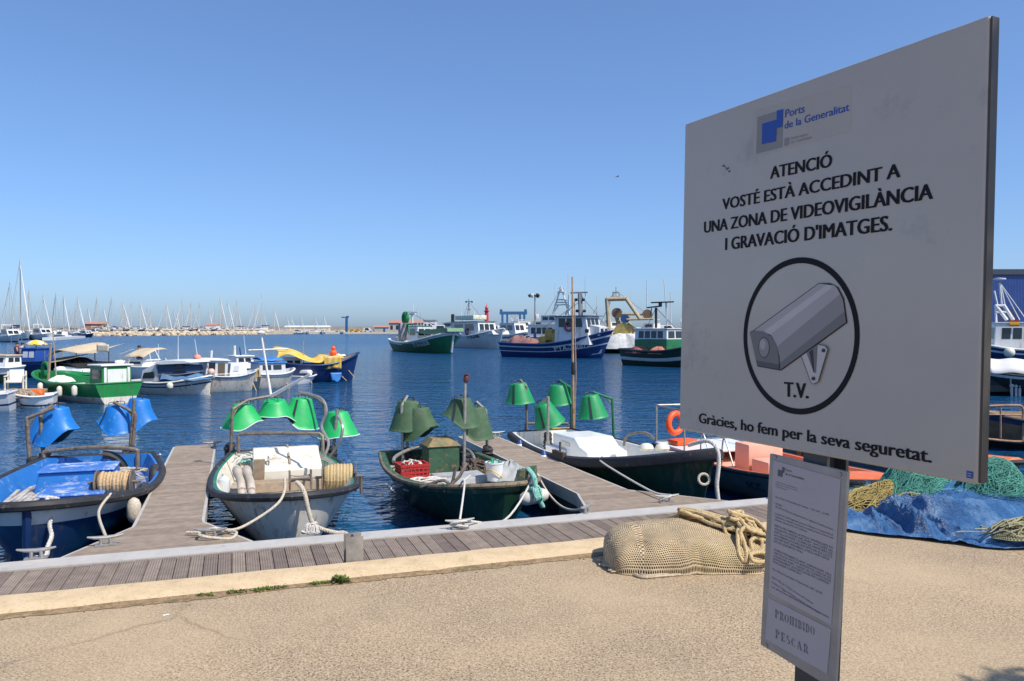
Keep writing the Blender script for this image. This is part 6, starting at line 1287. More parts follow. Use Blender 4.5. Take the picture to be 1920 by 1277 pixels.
o.location = YB.location; o.rotation_euler = YB.rotation_euler; tag(o, 'bright blue tarp hanging over the side of the dark blue boat', 'tarpaulin')
for (b_, x0, y0, x1, y1) in ((YB, 650, 690, 665, 708), (YB, 632, 697, 650, 714), (W3, 537, 716, 543, 728), (W2, 474, 718, 481, 734), (SK, 580, 707, 586, 722), (W1, 391, 730, 394, 743)):
    pA_, pB_ = CP(b_, x0, y0, -.3), CP(b_, x1, y1, -.6); rope('mooring_rope', [W(b_, pA_), W(b_, pB_)], .022, M_ROPEY, 'straw coloured bow line of the %s entering the water' % {YB: 'yellow awning boat', W3: 'blue roofed white boat', W2: 'open door cabin boat', SK: 'small skiff', W1: 'blue canopy boat'}[b_] + (', near the blue tarp' if x0 == 632 else ''), 'rope', 'bow lines of the moored boats', 5)
# boats behind: bimini, beige awning, blue wheelhouse and umbrella
BM, _ = boat_px('motor_boat', (330, 714), (232, 712), 2.2, .85, .80, 1.1, 'white day boat with a beige sun canopy on bent poles', [M_WHITEF, M_WHITEF, M_WHITEF, M_WHITEF, M_WHITE], [(1, 0)], group=LG, rail=.03, railmat=M_WHITE)
zc = [CP(BM, 247, 655), CP(BM, 292, 656)]; 
g = MB(); g.grid(12, 8, lambda i, j: Vector((zc[0].x + (zc[1].x - zc[0].x) * i, -.95 + 1.9 * j, zc[0].z + .05 + .10 * math.sin(PI * j) - .40 * j ** 1.5 - .30 * max(0, .35 - i) * 2 - .12 * max(0, i - .8) * 3 + .03 * math.sin(i * 9)))); o = g.build('canopy', M_BEIGE, BM, 60); o.modifiers.new('s', 'SOLIDIFY').thickness = .02
for (x0, y0, x1, y1) in ((300, 675, 290, 655), (225, 664, 250, 655), (240, 690, 244, 664), (285, 690, 280, 660), (310, 672, 322, 690)):
    for s in (-.9, .9): a, b = CP(BM, x0, y0, s), CP(BM, x1, y1, s); pole(BM, a, b, .02, M_WHITEF, 'canopy_pole', .02)
a, b = CP(BM, 243, 692), CP(BM, 283, 676); cabin(BM, b.x, a.x, 1.3, .75, b.z, M_WHITEF, M_WHITEF, .25, 1, 2)
pole(BM, CP(BM, 298, 690), CP(BM, 297, 645), .014, M_WHITEF, 'antenna', .01)
q = CP(BM, 258, 712, -.6); person(W(BM, (q.x, -.75, .62)), 2.4, 'bare chested person sitting on the day boat under the beige canopy', None, (.40, .20, .13), seated=True, bare=True)
AW, _ = boat_px('fishing_boat', (205, 708), (120, 706), 2.4, .9, .85, 1.1, 'dark boat under a wide beige awning stretched over poles', [M_BLACKM, M_DKGREEN, M_BLACKM, M_WOOD, M_SOLE], [(1, 0)], group=LG, rail=.04)
zc = [CP(AW, 115, 655), CP(AW, 205, 646)]
def awf(i, j):
    pts_ = spline([CP(AW, 115, 654), CP(AW, 122, 648), CP(AW, 140, 643), CP(AW, 168, 645), CP(AW, 178, 650), CP(AW, 205, 646)], 4); p = pl(pts_, i); return Vector((p.x, -1.1 + 2.2 * j, p.z - .42 * j + .05 * math.sin(i * 14 + j * 3)))
g = MB(); g.grid(20, 8, awf); o = g.build('awning', M_BEIGE, AW, 60); o.modifiers.new('s', 'SOLIDIFY').thickness = .015
q0, q1 = CP(AW, 182, 646, 1.1), CP(AW, 205, 660, 1.1); g = MB(); g.grid(6, 4, lambda i, j: Vector((q0.x + (q1.x - q0.x) * i, 1.14, q0.z + (q1.z - q0.z) * j))); o = g.build('side_curtain', mat('cream_canvas', (.60, .54, .42), .8), AW); o.modifiers.new('s', 'SOLIDIFY').thickness = .015
q0, q1 = CP(AW, 84, 672, .8), CP(AW, 160, 658, .8); g = MB(); g.grid(12, 6, lambda i, j: Vector((q0.x + (q1.x - q0.x) * i, 1.5 - 1.8 * (1 - j), q0.z + (q1.z - q0.z) * i ** .7 - .35 * j - .1 * math.sin(PI * i)))); o = g.build('side_awning', mat('grey_beige_canvas', (.36, .31, .22), .85, var=.15), AW, 60); o.modifiers.new('s', 'SOLIDIFY').thickness = .015
for (x0, y0, y1) in ((118, 700, 652), (143, 700, 645), (178, 700, 650), (204, 700, 646)): pole(AW, CP(AW, x0, y0, -1), CP(AW, x0, y1, -1), .03, M_WOOD, 'awning_pole', .03)
g = strands((0, 0, 0), 1.0, .5, .5, 40, .03, 9); o = top_mb(g, 'net_pile', mat('black_net', (.03, .03, .035), .9), 'dark heap of nets and gear under the beige awning', 'net'); o.location = W(AW, (2.3, 0, .6))
TD, _ = boat_px('dinghy', (170, 712), (118, 710), 1.3, .45, .42, .55, 'white inflatable tender lying in front of the beige awning boat', [M_WHITEF, M_WHITEF, M_WHITEF, M_WHITEF, M_WHITE], [(1, 0)], group=LG, rail=.12, railmat=M_WHITEF, nt=12)
TD.location.z += .75 - .7
TD2, _ = boat_px('dinghy', (176, 719), (120, 717), 1.4, .5, .48, .62, 'low white skiff with green rails between the awning boat and the green boat', [M_WHITEF, M_WHITEF, M_GREEN, M_GREEN, M_WHITE], [(.8, 0), (1, 2)], group=LG, rail=.04, railmat=M_GREEN, nt=12)
BU, _ = boat_px('fishing_boat', (112, 707), (2, 706), 2.6, 1.0, .95, 1.35, 'dark navy boat with a cobalt blue wheelhouse carrying a yellow umbrella', [M_NAVY, M_NAVY, M_BLUECAB, M_WOOD, M_SOLE], [(.85, 0), (1, 2)], group=LG, rail=.04, tw=.85)
a, b = CP(BU, 84, 682), CP(BU, 54, 654); cabin(BU, a.x, b.x, 1.5, .7, b.z, M_BLUECAB, M_BLUECAB, .1, 2, 2, M_GREYW)
um = empty('parasol', W(BU, (CP(BU, 68, 655).x, 0, CP(BU, 68, 653).z)), 0, 'yellow and white scalloped parasol standing on the blue wheelhouse', 'umbrella')
cy = CP(BU, 68, 637).z - CP(BU, 68, 653).z; rr = (CP(BU, 52, 648) - CP(BU, 88, 648)).length / 2
g = MB(); n_ = 32; ring = [Vector((rr * math.cos(2 * PI * k / n_) * (1 - .05 * (k % 4 == 2)), rr * math.sin(2 * PI * k / n_) * (1 - .05 * (k % 4 == 2)), cy * .42 + .05 * (k % 4 == 2))) for k in range(n_)]
mid = [Vector((p.x * .5, p.y * .5, cy * .86)) for p in ring]; g.add(ring + mid + [Vector((0, 0, cy))], [(k, (k + 1) % n_, n_ + (k + 1) % n_, n_ + k) for k in range(n_)] + [(n_ + k, n_ + (k + 1) % n_, 2 * n_) for k in range(n_)], [1 if (k // 4) % 2 else 0 for k in range(n_)] * 2)
o = g.build('canopy', [mat('yellow_parasol', (.78, .52, .02), .7), mat('pale_parasol', (.74, .64, .40), .7)], um, 20); o.modifiers.new('s', 'SOLIDIFY').thickness = .01
g = MB(); g.tube([(0, 0, 0), (0, 0, cy)], .025, 8); g.build('pole', M_WOOD, um)
for k, (px, py, lab) in enumerate(((32, 690, 'person in a dark shirt on the navy boat, further from the wheelhouse'), (47, 690, 'person with a pale shirt on the navy boat, next to the blue wheelhouse'))):
    q = CP(BU, px, py, 0); person(W(BU, (q.x, .2 * k, .40)), .5 + k, lab, (mat('dark_red_shirt', (.12, .03, .04), .8), mat('pale_shirt', (.45, .40, .38), .8))[k], h=1.6, seated=False)
for (x, y0, y1) in ((21, 690, 630), (41, 690, 634), (84, 700, 640)): pole(BU, CP(BU, x, y0), CP(BU, x, y1), .018, M_STEELTUBE, 'rod', .012)
g = strands((0, 0, 0), .9, .5, .3, 26, .04, 19); o = top_mb(g, 'net_pile', M_BLUETARP2, 'blue netting heaped on the deck of the navy boat', 'net'); q = CP(BU, 38, 684); o.location = W(BU, (q.x, -.2, .95))
LF, _ = boat_px('motor_boat', (24, 716), (-60, 722), 2.1, .9, .85, 1.1, 'white and green motor boat cut by the left edge of the picture', [M_WHITEF, M_DKGREEN, M_WHITEF, M_WHITEF, M_SOLE], [(.7, 1), (1, 0)], group=LG, rail=.04, railmat=M_WHITE)
a, b = CP(LF, 22, 700), CP(LF, -10, 668); cabin(LF, a.x, b.x, 1.4, .8, b.z, M_WHITEF, M_BEIGE, .1, 2, 2)
WG, _ = boat_px('motor_boat', (24, 769), (-70, 772), 1.6, .66, .62, .8, 'pale grey boat with a square stern at the left edge', [M_GREYW, M_GREYW, M_NAVY, M_GREYW, M_SOLE], [(.55, 0), (.62, 2), (1, 0)], group=LG, rail=.03, railmat=M_GREYW, tw=.95)
SB, _ = boat_px('skiff', (104, 762), (42, 764), 1.4, .50, .45, .55, 'low white skiff full of gear beside the pale grey boat', [M_WHITEF, M_WHITEF, M_RUB, M_WHITEF, M_SOLE], [(.5, 0), (.58, 2), (1, 0)], group=LG, rail=.03, railmat=M_WHITE)
g = strands((0, 0, 0), .7, .4, .25, 30, .03, 29); o = top_mb(g, 'gear_heap', M_WOOD, 'brown fishing gear heaped in the low white skiff', 'fishing gear'); o.location = W(SB, (1.2, 0, .35))
g = MB(); g.box((0, 0, 0), (.45, .3, .25), bev=.02); o = g.build('crate', M_ORANGE); o.location = W(SB, (.6, 0, .52)); tag(o, 'orange box standing in the low white skiff', 'box')
# floating jetty behind those boats
jp = onz(0, 735, ZW + .45); jq = onz(68, 733, ZW + .45); jd = (jq - jp).normalized(); jn = Vector((-jd.y, jd.x, 0))
jt = empty('floating_jetty', (jp.x, jp.y, ZW), 0, 'low weathered jetty with clutter left of the green boat', 'jetty'); jl = jt.location.copy()
a = jp - jd * 6; b = jq + jd * .3
g = MB(); g.hexa([Vector((p.x, p.y, ZW + z)) - jl for z in (.30, .45) for p in (a, b, b + jn * 1.6, a + jn * 1.6)]); g.build('deck', M_WOOD, jt, smooth=0)
g = MB(); g.hexa([Vector((p.x, p.y, ZW + z)) - jl for z in (-.3, .296) for p in (a + jn * .2, b + jn * .2 - jd * .1, b + jn * 1.4 - jd * .1, a + jn * 1.4)]); g.build('float', M_DARKBOX, jt, smooth=0)
ch = empty('deck_chair', jp.lerp(jq, .35) + jn * .8, .4, 'wooden framed chair with a white seat standing on the low jetty', 'chair')
g = MB()
for x in (-.3, .3):
    for y in (-.3, .3): g.tube([(x, y, 0), (x, y, .72 if y > 0 else .5)], .035, 6)
    g.box((x, 0, .55), (.06, .7, .04))
g.build('frame', M_CREAM, ch); g = MB(); g.box((0, 0, .34), (.55, .55, .10), bev=.03); g.box((0, .27, .58), (.5, .08, .4), bev=.03); g.build('cushion', M_WHITEF, ch)
# ------------------------------------------------------------------ trawlers across the basin
TG = 'trawlers moored across the basin'
M_TRGREEN = mat('trawler_green', (.018, .15, .06), .4, var=.2, vs=1.5, stain=(.02, .05, .03), st_amt=.2, st_scale=2); M_TRBLUE = mat('trawler_blue', (.012, .04, .15), .4, var=.2, vs=1.5, stain=(.03, .04, .08), st_amt=.2, st_scale=2)
M_TRWHITE = mat('trawler_white', (.68, .68, .66), .4, var=.06, vs=1.5, stain=(.5, .40, .28), st_amt=.2, st_scale=1.8, streak=True); M_TRDARK = mat('trawler_dark_green', (.012, .04, .028), .4, var=.2)
M_MASTG = mat('grey_mast_paint', (.30, .29, .27), .5, var=.15); M_RUST = mat('rusty_net_drum', (.22, .14, .08), .7, var=.3, vs=4); M_NETPINK = mat('pinkish_brown_net', (.26, .13, .11), .9, var=.35, vs=5, bump=.7, bs=14)
M_TAN = mat('tan_gantry_paint', (.46, .36, .22), .6, var=.2, vs=3)
def bars(root, name, m, segs, parent=None, n=6):
    g = MB()
    for (a, b, r) in segs: g.tube([a, b], r, n)
    return g.build(name, m, parent or root)
def ant(root, lat, *lines):
    for (x0, y0, x1, y1) in lines: pole(root, CP(root, x0, y0, lat), CP(root, x1, y1, lat), .045, M_GREYW, 'antenna', .03)
# green one
T1, hT1 = boat_px('trawler', (752, 656.3), (846, 663.2), 5.0, 1.5, 1.15, 2.45, 'green trawler with a raised bow and white registration letters', [M_TRGREEN, M_TRGREEN, M_WHITE, M_WHITE, M_SOLE], [(.90, 0), (1, 2)], 'trawler', TG, tw=.72, full=3.4, pw=.58, rake=1.0, flare=1.05, draft=.8, deckz=.9, rail=.10, railmat=M_TRWHITE, capmat=2, wall=.2, nt=26)
q = hT1.L; hull_text(T1, hT1, "3ªTA-2-2558", q * .60, .62, .55, 4.0, -1, M_TRWHITE, .025, .12)
g = MB(); g.tube([hT1.pt(1, 1, 1) + Vector((.03, 0, 0)), hT1.pt(1, .6, 1) + Vector((.03, 0, 0)), hT1.pt(1, .3, 1) + Vector((.03, 0, 0))], .14, 6); g.build('stem_post', M_GREYW, T1)
for s in (-1, 1):
    g = MB(); a = [hT1.pt(t, .86, s) + Vector((0, s * .04, 0)) for t in (.02, .12, .22, .32, .40)]; g.tube(a, .055, 6); g.build('rub_strake', M_TRWHITE, T1)
a, b = CP(T1, 780, 640), CP(T1, 797, 612); cabin(T1, a.x, b.x, 2.0, 1.0, b.z, M_TRWHITE, M_TRGREEN, .1, 1, 2)
a, b = CP(T1, 797, 622), CP(T1, 838, 615); profile(T1, 'net_bin', [(776, 623), (800, 618), (838, 615), (839, 622), (800, 627)], -1.0, 1.0, M_TRGREEN, -1.0)
g = MB(); q = CP(T1, 762, 622); g.box((q.x, 0, q.z), (.9, 2.0, 2.3), bev=.1); g.build('net_stack', mat('grey_net_bales', (.22, .23, .25), .9, var=.35, vs=2, bump=.6, bs=5), T1, 40)
g = MB(); q = CP(T1, 760, 597); g.torus(q, .62, .32, 18, 8, Matrix.Rotation(PI / 2, 3, 'X')); g.tube([q, CP(T1, 772, 640)], .16, 8); g.tube([CP(T1, 756, 609), CP(T1, 782, 607)], .12, 6); g.build('power_block', M_GREEN, T1)
bars(T1, 'mast', M_TRWHITE, [(CP(T1, 773.5, 640), CP(T1, 773, 586), .13), (CP(T1, 762, 585), CP(T1, 783, 585.5), .06), (CP(T1, 768, 589), CP(T1, 778, 589), .12)])
ant(T1, 0, (775.5, 590, 774, 562), (783, 612, 783, 577), (789, 612, 788.5, 577)); pole(T1, CP(T1, 789, 635), CP(T1, 788.5, 585), .05, M_BLACKM, 'pole', .04)
g = strands((0, 0, 0), 1.2, .9, .7, 26, .07, 51); o = top_mb(g, 'net_heap', mat('tan_net', (.42, .32, .20), .9), 'tan ropes and crates heaped on the stern deck of the green trawler', 'net'); q = CP(T1, 750, 636); o.location = W(T1, (q.x, 0, .95))
# white one beside it
T2, hT2 = boat_px('trawler', (850, 650), (935, 654), 4.4, 1.6, 1.7, 2.9, 'white trawler with a green bridge roof and tall light mast', [M_TRWHITE, M_TRWHITE, M_TRWHITE, M_TRWHITE, M_SOLE], [(1, 0)], 'trawler', TG, tw=.75, full=2.5, pw=.7, rake=1.8, flare=1.1, draft=.8, deckz=1.1, rail=.10, railmat=M_TRWHITE, wall=.2, nt=26)
hull_text(T2, hT2, '3ªTA-2-06', hT2.L * .56, 1.35, .5, 3.1, -1, M_BLACKM, .02, .09)
a, b = CP(T2, 862, 627), CP(T2, 916, 603); cabin(T2, a.x, b.x, 3.0, 1.4, b.z, M_TRWHITE, M_GREEN, .7, 2, 3, over=.25)
profile(T2, 'foredeck_house', [(880, 628), (882, 618), (922, 620), (925, 627)], -1.3, 1.3, M_TRWHITE, -1.3)
a, b = CP(T2, 865, 600), CP(T2, 900, 591); g = MB(); g.box(((a.x + b.x) / 2, 0, (a.z + b.z) / 2), (b.x - a.x, 2.2, b.z - a.z), bev=.05); g.build('flybridge', M_CREAM, T2, 40)
bars(T2, 'light_mast', M_MASTG, [(CP(T2, 877, 591), CP(T2, 879.5, 566), .08), (CP(T2, 882, 591), CP(T2, 879.5, 566), .08), (CP(T2, 874, 565), CP(T2, 885, 565), .06), (CP(T2, 879, 566), CP(T2, 879, 560), .06), (CP(T2, 876, 580), CP(T2, 883, 580), .05)])
g = MB(); 
for x in (874, 885): g.ball(CP(T2, x, 566), .16, 8)
g.build('floodlight', M_BLACKM, T2)
ant(T2, 0, (865, 592, 863, 552), (898, 590, 898, 568), (890, 591, 889, 583)); g = MB(); q = CP(T2, 849, 605); g.lathe([(.28, -1.6), (.28, 1.3), (.22, 1.35), (.05, 1.36)], (q.x, 0, q.z), 10); g.build('funnel', M_BLACKM, T2)
g = MB(); g.torus(CP(T2, 875, 622, -1.55), .42, .11, 18, 8, Matrix.Rotation(PI / 2, 3, 'X')); o = g.build('lifebuoy', mat('faded_red_lifebuoy', (.45, .06, .06), .5)); o.location = T2.location; o.rotation_euler = T2.rotation_euler; tag(o, 'faded red lifebuoy on the side of the white green-roofed trawler', 'lifebuoy')
# small white boat between
T3, hT3 = boat_px('motor_boat', (940, 645), (982, 646.5), 3.2, 1.6, 1.6, 2.3, 'white motor cruiser lying behind the jetty left of the blue trawler', [M_TRWHITE, M_TRWHITE, M_NAVY, M_TRWHITE, M_SOLE], [(.78, 0), (.86, 2), (1, 0)], 'boat', TG, rail=.06, railmat=M_TRWHITE, rake=1.2, wall=.15)
a, b = CP(T3, 946, 622), CP(T3, 978, 606); cabin(T3, a.x, b.x, 2.2, 1.4, b.z, M_TRWHITE, M_TRWHITE, .9, 2, 2)
# blue one
T4, hT4 = boat_px('trawler', (950, 668), (1129, 672), 4.0, 1.45, 1.35, 2.75, 'dark blue trawler with a white wheelhouse and registration letters', [M_TRBLUE, M_TRBLUE, M_GREYW, M_TRBLUE, M_SOLE], [(.62, 0), (.655, 2), (.82, 0), (.87, 2), (1, 0)], 'trawler', TG, tw=.72, full=2.6, pw=.7, rake=1.5, flare=1.15, draft=.8, deckz=.95, rail=.09, railmat=M_TRBLUE, capmat=3, wall=.2, nt=26)
hull_text(T4, hT4, "3ªTA-2-2673", hT4.L * .54, .62, .5, 3.6, -1, M_TRWHITE, .02, .09)
g = MB(); vs = [hT4.pt(t, q_, -1) + Vector((0, -.03, 0)) for t, q_ in ((.86, .37), (.97, .37), (.97, .50))]; g.add(vs, [(0, 1, 2)]); g.build('bow_flash', M_GREYW, T4, smooth=0)
a, b = CP(T4, 1054, 635), CP(T4, 1119, 593); cabin(T4, a.x, b.x, 3.0, 1.3, b.z, M_TRWHITE, M_TRBLUE, .5, 3, 3, over=.35, wz=(.62, .93))
profile(T4, 'foredeck_house', [(1104, 632), (1105, 609), (1124, 613), (1124, 629)], -.95, .95, M_TRWHITE, -.95)
side_panel(T4, 'window', [(1097, 624), (1097, 617), (1104, 617), (1104, 624)], -1.53, M_GLASS)
for y in (-.7, .7):
    g = MB(); q = CP(T4, 1124, 619, -.95); g.box((q.x + .04, y * .65, q.z), (.05, .5, .3)); g.build('window', M_GLASS, T4, smooth=0)
bars(T4, 'mast', M_MASTG, [(CP(T4, 1089, 592), CP(T4, 1087.5, 552), .22), (CP(T4, 1070, 549), CP(T4, 1102, 548), .09), (CP(T4, 1087, 555), CP(T4, 1087, 548), .16), (CP(T4, 1080, 563), CP(T4, 1095, 563), .06), (CP(T4, 1082, 585), CP(T4, 1097, 585), .05)])
g = MB()
for (x, y) in ((1080, 562), (1094, 562), (1082, 583), (1096, 583)): g.ball(CP(T4, x, y), .17, 8)
g.build('floodlight', M_BLACKM, T4); ant(T4, 0, (1066, 590, 1065.5, 514), (1097.5, 590, 1097.5, 517))
g = MB(); g.torus((0, 0, 0), .42, .11, 18, 8, Matrix.Rotation(PI / 2, 3, 'X')); o = g.build('lifebuoy', mat('dull_red_lifebuoy', (.28, .07, .07), .5)); q = CP(T4, 1066, 612, -1.6); o.location = W(T4, q); o.rotation_euler = T4.rotation_euler; tag(o, 'dull red lifebuoy on the white wheelhouse side of the blue trawler', 'lifebuoy')
for (px, rx, h, sd, lb) in ((972, 1.5, 1.0, 3, 'left heap of pinkish brown net on the stern of the blue trawler'), (996, 1.2, .8, 7, 'right heap of pinkish brown net on the stern of the blue trawler')):
    o = heap(None, (0, 0, 0), rx, 1.2, h, M_NETPINK, 'net_heap', 20, sd); q = CP(T4, px, 645); o.location = W(T4, (q.x, 0, 1.15)); o.rotation_euler = T4.rotation_euler; tag(o, lb, 'net', 'nets on the blue trawler')
g = MB(); 
for k in range(5): q = CP(T4, 1024 + 6 * k, 634); g.box((q.x, -.4 + .5 * (k % 2), 1.55 + .35 * (k % 3)), (.8, .9, 1.1), bev=.12)
o = g.build('oilskins', mat('yellow_oilskin', (.50, .33, .08), .7, var=.3, vs=3), None, 40); o.location = T4.location; o.rotation_euler = T4.rotation_euler; tag(o, 'yellow oilskins and sacks hung amidships on the blue trawler', 'oilskins')
bars(T4, 'stern_gallows', M_TRBLUE, [(CP(T4, 1003, 645), CP(T4, 1003, 622), .14), (CP(T4, 990, 640), CP(T4, 990, 630), .2)])
# white trawler behind with the tower mast
T6, hT6 = boat_px('trawler', (985, 655), (1080, 657), 4.2, 1.7, 1.8, 2.6, 'white trawler with a lattice tower mast behind the blue trawler', [M_TRWHITE, M_TRWHITE, M_NAVY, M_TRWHITE, M_SOLE], [(.75, 0), (.82, 2), (1, 0)], 'trawler', TG, rail=.08, railmat=M_TRWHITE, rake=1.3, wall=.2, draft=.8)
a, b = CP(T6, 1002, 632), CP(T6, 1056, 609); cabin(T6, a.x, b.x, 3.0, 1.5, b.z, M_TRWHITE, M_TRWHITE, .2, 4, 2, wz=(.35, .8))
a, b = CP(T6, 1024, 608), CP(T6, 1056, 592); cabin(T6, a.x, b.x, 2.4, a.z, b.z, M_TRWHITE, M_TRWHITE, .3, 2, 2)
sg_ = []
for (x0, y0, x1, y1) in ((1036, 590, 1051, 541), (1068, 590, 1053, 541), (1043, 562, 1067, 562), (1044, 567, 1068, 567), (1040, 572, 1068, 571), (1045, 548, 1060, 548), (1036, 590, 1047, 572), (1060, 590, 1068, 571)):
    for y in (-.5, .5): sg_.append((CP(T6, x0, y0, y), CP(T6, x1, y1, y), .10))
bars(T6, 'tower_mast', M_TRWHITE, sg_); bars(T6, 'mast_head', M_TRWHITE, [(CP(T6, 1046, 540), CP(T6, 1058, 540), .07), (CP(T6, 1052, 545), CP(T6, 1052, 537), .12)])
# trawler with the tan gantry
T7, hT7 = boat_px('trawler', (1110, 661), (1225, 662), 4.6, 1.6, 1.6, 2.6, 'trawler with a big tan stern gantry and net drums', [M_TRDARK, M_TRDARK, M_TRWHITE, M_TRWHITE, M_SOLE], [(.9, 0), (1, 2)], 'trawler', TG, rail=.10, railmat=M_TRWHITE, rake=1.3, wall=.2, draft=.8, deckz=1.0)
sg_ = []
for y, o_ in ((-1.7, 0), (1.7, 0)):
    sg_ += [(CP(T7, 1143, 632, y), CP(T7, 1138, 560, y), .26), (CP(T7, 1200, 598, y), CP(T7, 1174, 560, y), .22), (CP(T7, 1138, 561, y), CP(T7, 1175, 560, y), .26), (CP(T7, 1138, 600, y), CP(T7, 1148, 632, y), .2)]
sg_ += [(CP(T7, 1138, 560, -1.7), CP(T7, 1138, 560, 1.7), .2), (CP(T7, 1174, 560, -1.7), CP(T7, 1174, 560, 1.7), .2)]
bars(T7, 'gantry', M_TAN, sg_, n=8); bars(T7, 'gantry_top', M_MASTG, [(CP(T7, 1145, 556), CP(T7, 1164, 556), .09), (CP(T7, 1148, 560), CP(T7, 1150, 547), .08), (CP(T7, 1163, 560), CP(T7, 1160, 547), .08), (CP(T7, 1150, 548), CP(T7, 1160, 548), .08), (CP(T7, 1155, 556), CP(T7, 1155, 538), .05)])
bars(T7, 'boom', M_TAN, [(CP(T7, 1160, 589, -.6), CP(T7, 1214, 589, -.6), .18), (CP(T7, 1175, 599, -.8), CP(T7, 1225, 598, -.8), .16), (CP(T7, 1178, 605), CP(T7, 1206, 635), .2), (CP(T7, 1156, 592), CP(T7, 1164, 620), .3)])
for (x, y, r_0, nm) in ((1157, 587, .6, M_RUST), (1214, 589, .55, M_RUST), (1172, 598, .5, mat('blue_winch', (.03, .10, .25), .5))):
    g = MB(); g.lathe([(.1, -.3), (r_0, -.3), (r_0, -.2), (r_0 * .6, -.18), (r_0 * .6, .18), (r_0, .2), (r_0, .3), (.1, .3)], CP(T7, x, y, -.6), 16, Matrix.Rotation(PI / 2, 3, 'X')); g.build('winch_drum', nm, T7)
g = MB(); g.lathe([(.1, -.9), (1.0, -.9), (1.05, -.8), (.9, 0), (1.05, .8), (1.0, .9), (.1, .9)], CP(T7, 1170, 622, -.6), 20, Matrix.Rotation(PI / 2, 3, 'X')); g.build('net_drum', mat('yellow_ochre_drum', (.44, .33, .10), .8, var=.3, vs=3), T7)
o = heap(None, (0, 0, 0), 3.0, 1.3, 1.7, mat('white_tarp', (.58, .57, .54), .7, var=.25, vs=3, bump=.6, bs=3), 'tarpaulin', 22, 9); q = CP(T7, 1178, 648); o.location = W(T7, (q.x, -2.2, .55)); tag(o, 'crumpled dirty white tarpaulin heaped below the tan gantry', 'tarpaulin')
o.rotation_euler = T7.rotation_euler
# dark green trawler beside the sign
T5, hT5 = boat_px('trawler', (1180, 683), (1345, 690), 3.6, 1.25, 1.15, 2.3, 'dark green trawler with a white topped wheelhouse next to the sign edge', [M_TRDARK, M_TRDARK, M_GREYW, M_TRDARK, M_SOLE], [(.60, 0), (.72, 2), (1, 0)], 'trawler', TG, tw=.7, full=2.6, pw=.7, rake=1.2, draft=.8, deckz=.8, rail=.09, railmat=M_BLACKM, capmat=3, wall=.2)
a, b = CP(T5, 1207, 653), CP(T5, 1267, 617); zm = CP(T5, 1240, 636).z
cabin(T5, a.x, b.x, 2.2, zm, b.z, M_TRWHITE, M_TRWHITE, .05, 4, 2, over=.12, wz=(.12, .80)); g = MB(); g.box(((a.x + b.x) / 2, 0, (.8 + zm) / 2 - .01), (b.x - a.x, 2.24, zm - .8)); g.build('deckhouse', M_TRGREEN, T5, smooth=0)
bars(T5, 'mast', M_BLACKM, [(CP(T5, 1230, 615), CP(T5, 1230, 577), .10), (CP(T5, 1213, 577), CP(T5, 1240, 574), .06), (CP(T5, 1221, 567.5), CP(T5, 1263, 566), .06), (CP(T5, 1238, 575), CP(T5, 1238, 568), .14), (CP(T5, 1222, 578), CP(T5, 1219, 592), .04)])
ant(T5, 0, (1213, 577, 1213, 526), (1251, 612, 1245, 524), (1250, 610, 1250, 566))
for (px, rx, m_, lb) in ((1196, 1.3, mat('brown_red_net', (.30, .10, .08), .9, var=.35, vs=5, bump=.7, bs=14), 'brown red net heaped on the after deck of the dark green trawler'), (1236, 1.0, mat('coral_net', (.55, .20, .14), .9, var=.3, vs=5, bump=.7, bs=14), 'coral coloured net and floats beside the deckhouse of the dark green trawler')):
    o = heap(None, (0, 0, 0), rx, .6, .55, m_, 'net_heap', 18, int(px)); q = CP(T5, px, 655, -1.2); o.location = W(T5, (q.x, -1.15, .95)); o.rotation_euler = T5.rotation_euler; tag(o, lb, 'net')
# jetty behind them, floodlight mast
M_CONC = mat('pale_concrete', (.50, .44, .34), .9, var=.12, vs=1.5, stain=(.3, .26, .2), st_amt=.2, st_scale=1)
def quay(name, pts, z, m, label=None, cat=None, depth=1.6):
    g = MB(); k = len(pts); vs = [Vector((p.x, p.y, ZW - depth)) for p in pts] + [Vector((p.x, p.y, z)) for p in pts]
    g.add(vs, [tuple(range(k))[::-1], tuple(range(k, 2 * k))] + [(i, (i + 1) % k, (i + 1) % k + k, i + k) for i in range(k)]); return g.build(name, m, smooth=0)
a, b = onz(918, 651.5, ZW), onz(1420, 668, ZW); d = (b - a).normalized(); n_ = Vector((-d.y, d.x, 0)); n_ = n_ if n_.y > 0 else -n_
jt = empty('jetty', (a.x, a.y, ZW), 0, 'low concrete jetty with a dark underside behind the blue trawler', 'jetty'); jl = jt.location.copy()
g = MB(); g.hexa([Vector((p.x, p.y, ZW + z)) - jl for z in (.75, 1.15) for p in (a, b, b + n_ * 2.6, a + n_ * 2.6)]); g.build('deck', M_CONC, jt, smooth=0)
for k in range(11):
    p = a.lerp(b, (k + .5) / 11) + n_ * 1.3; g = MB(); g.box(Vector((p.x, p.y, ZW)) - jl + Vector((0, 0, -.1)), (1.0, 1.8, 1.69), rot=(0, 0, math.atan2(d.y, d.x))); g.build('pile', M_DARKBOX, jt, smooth=0)
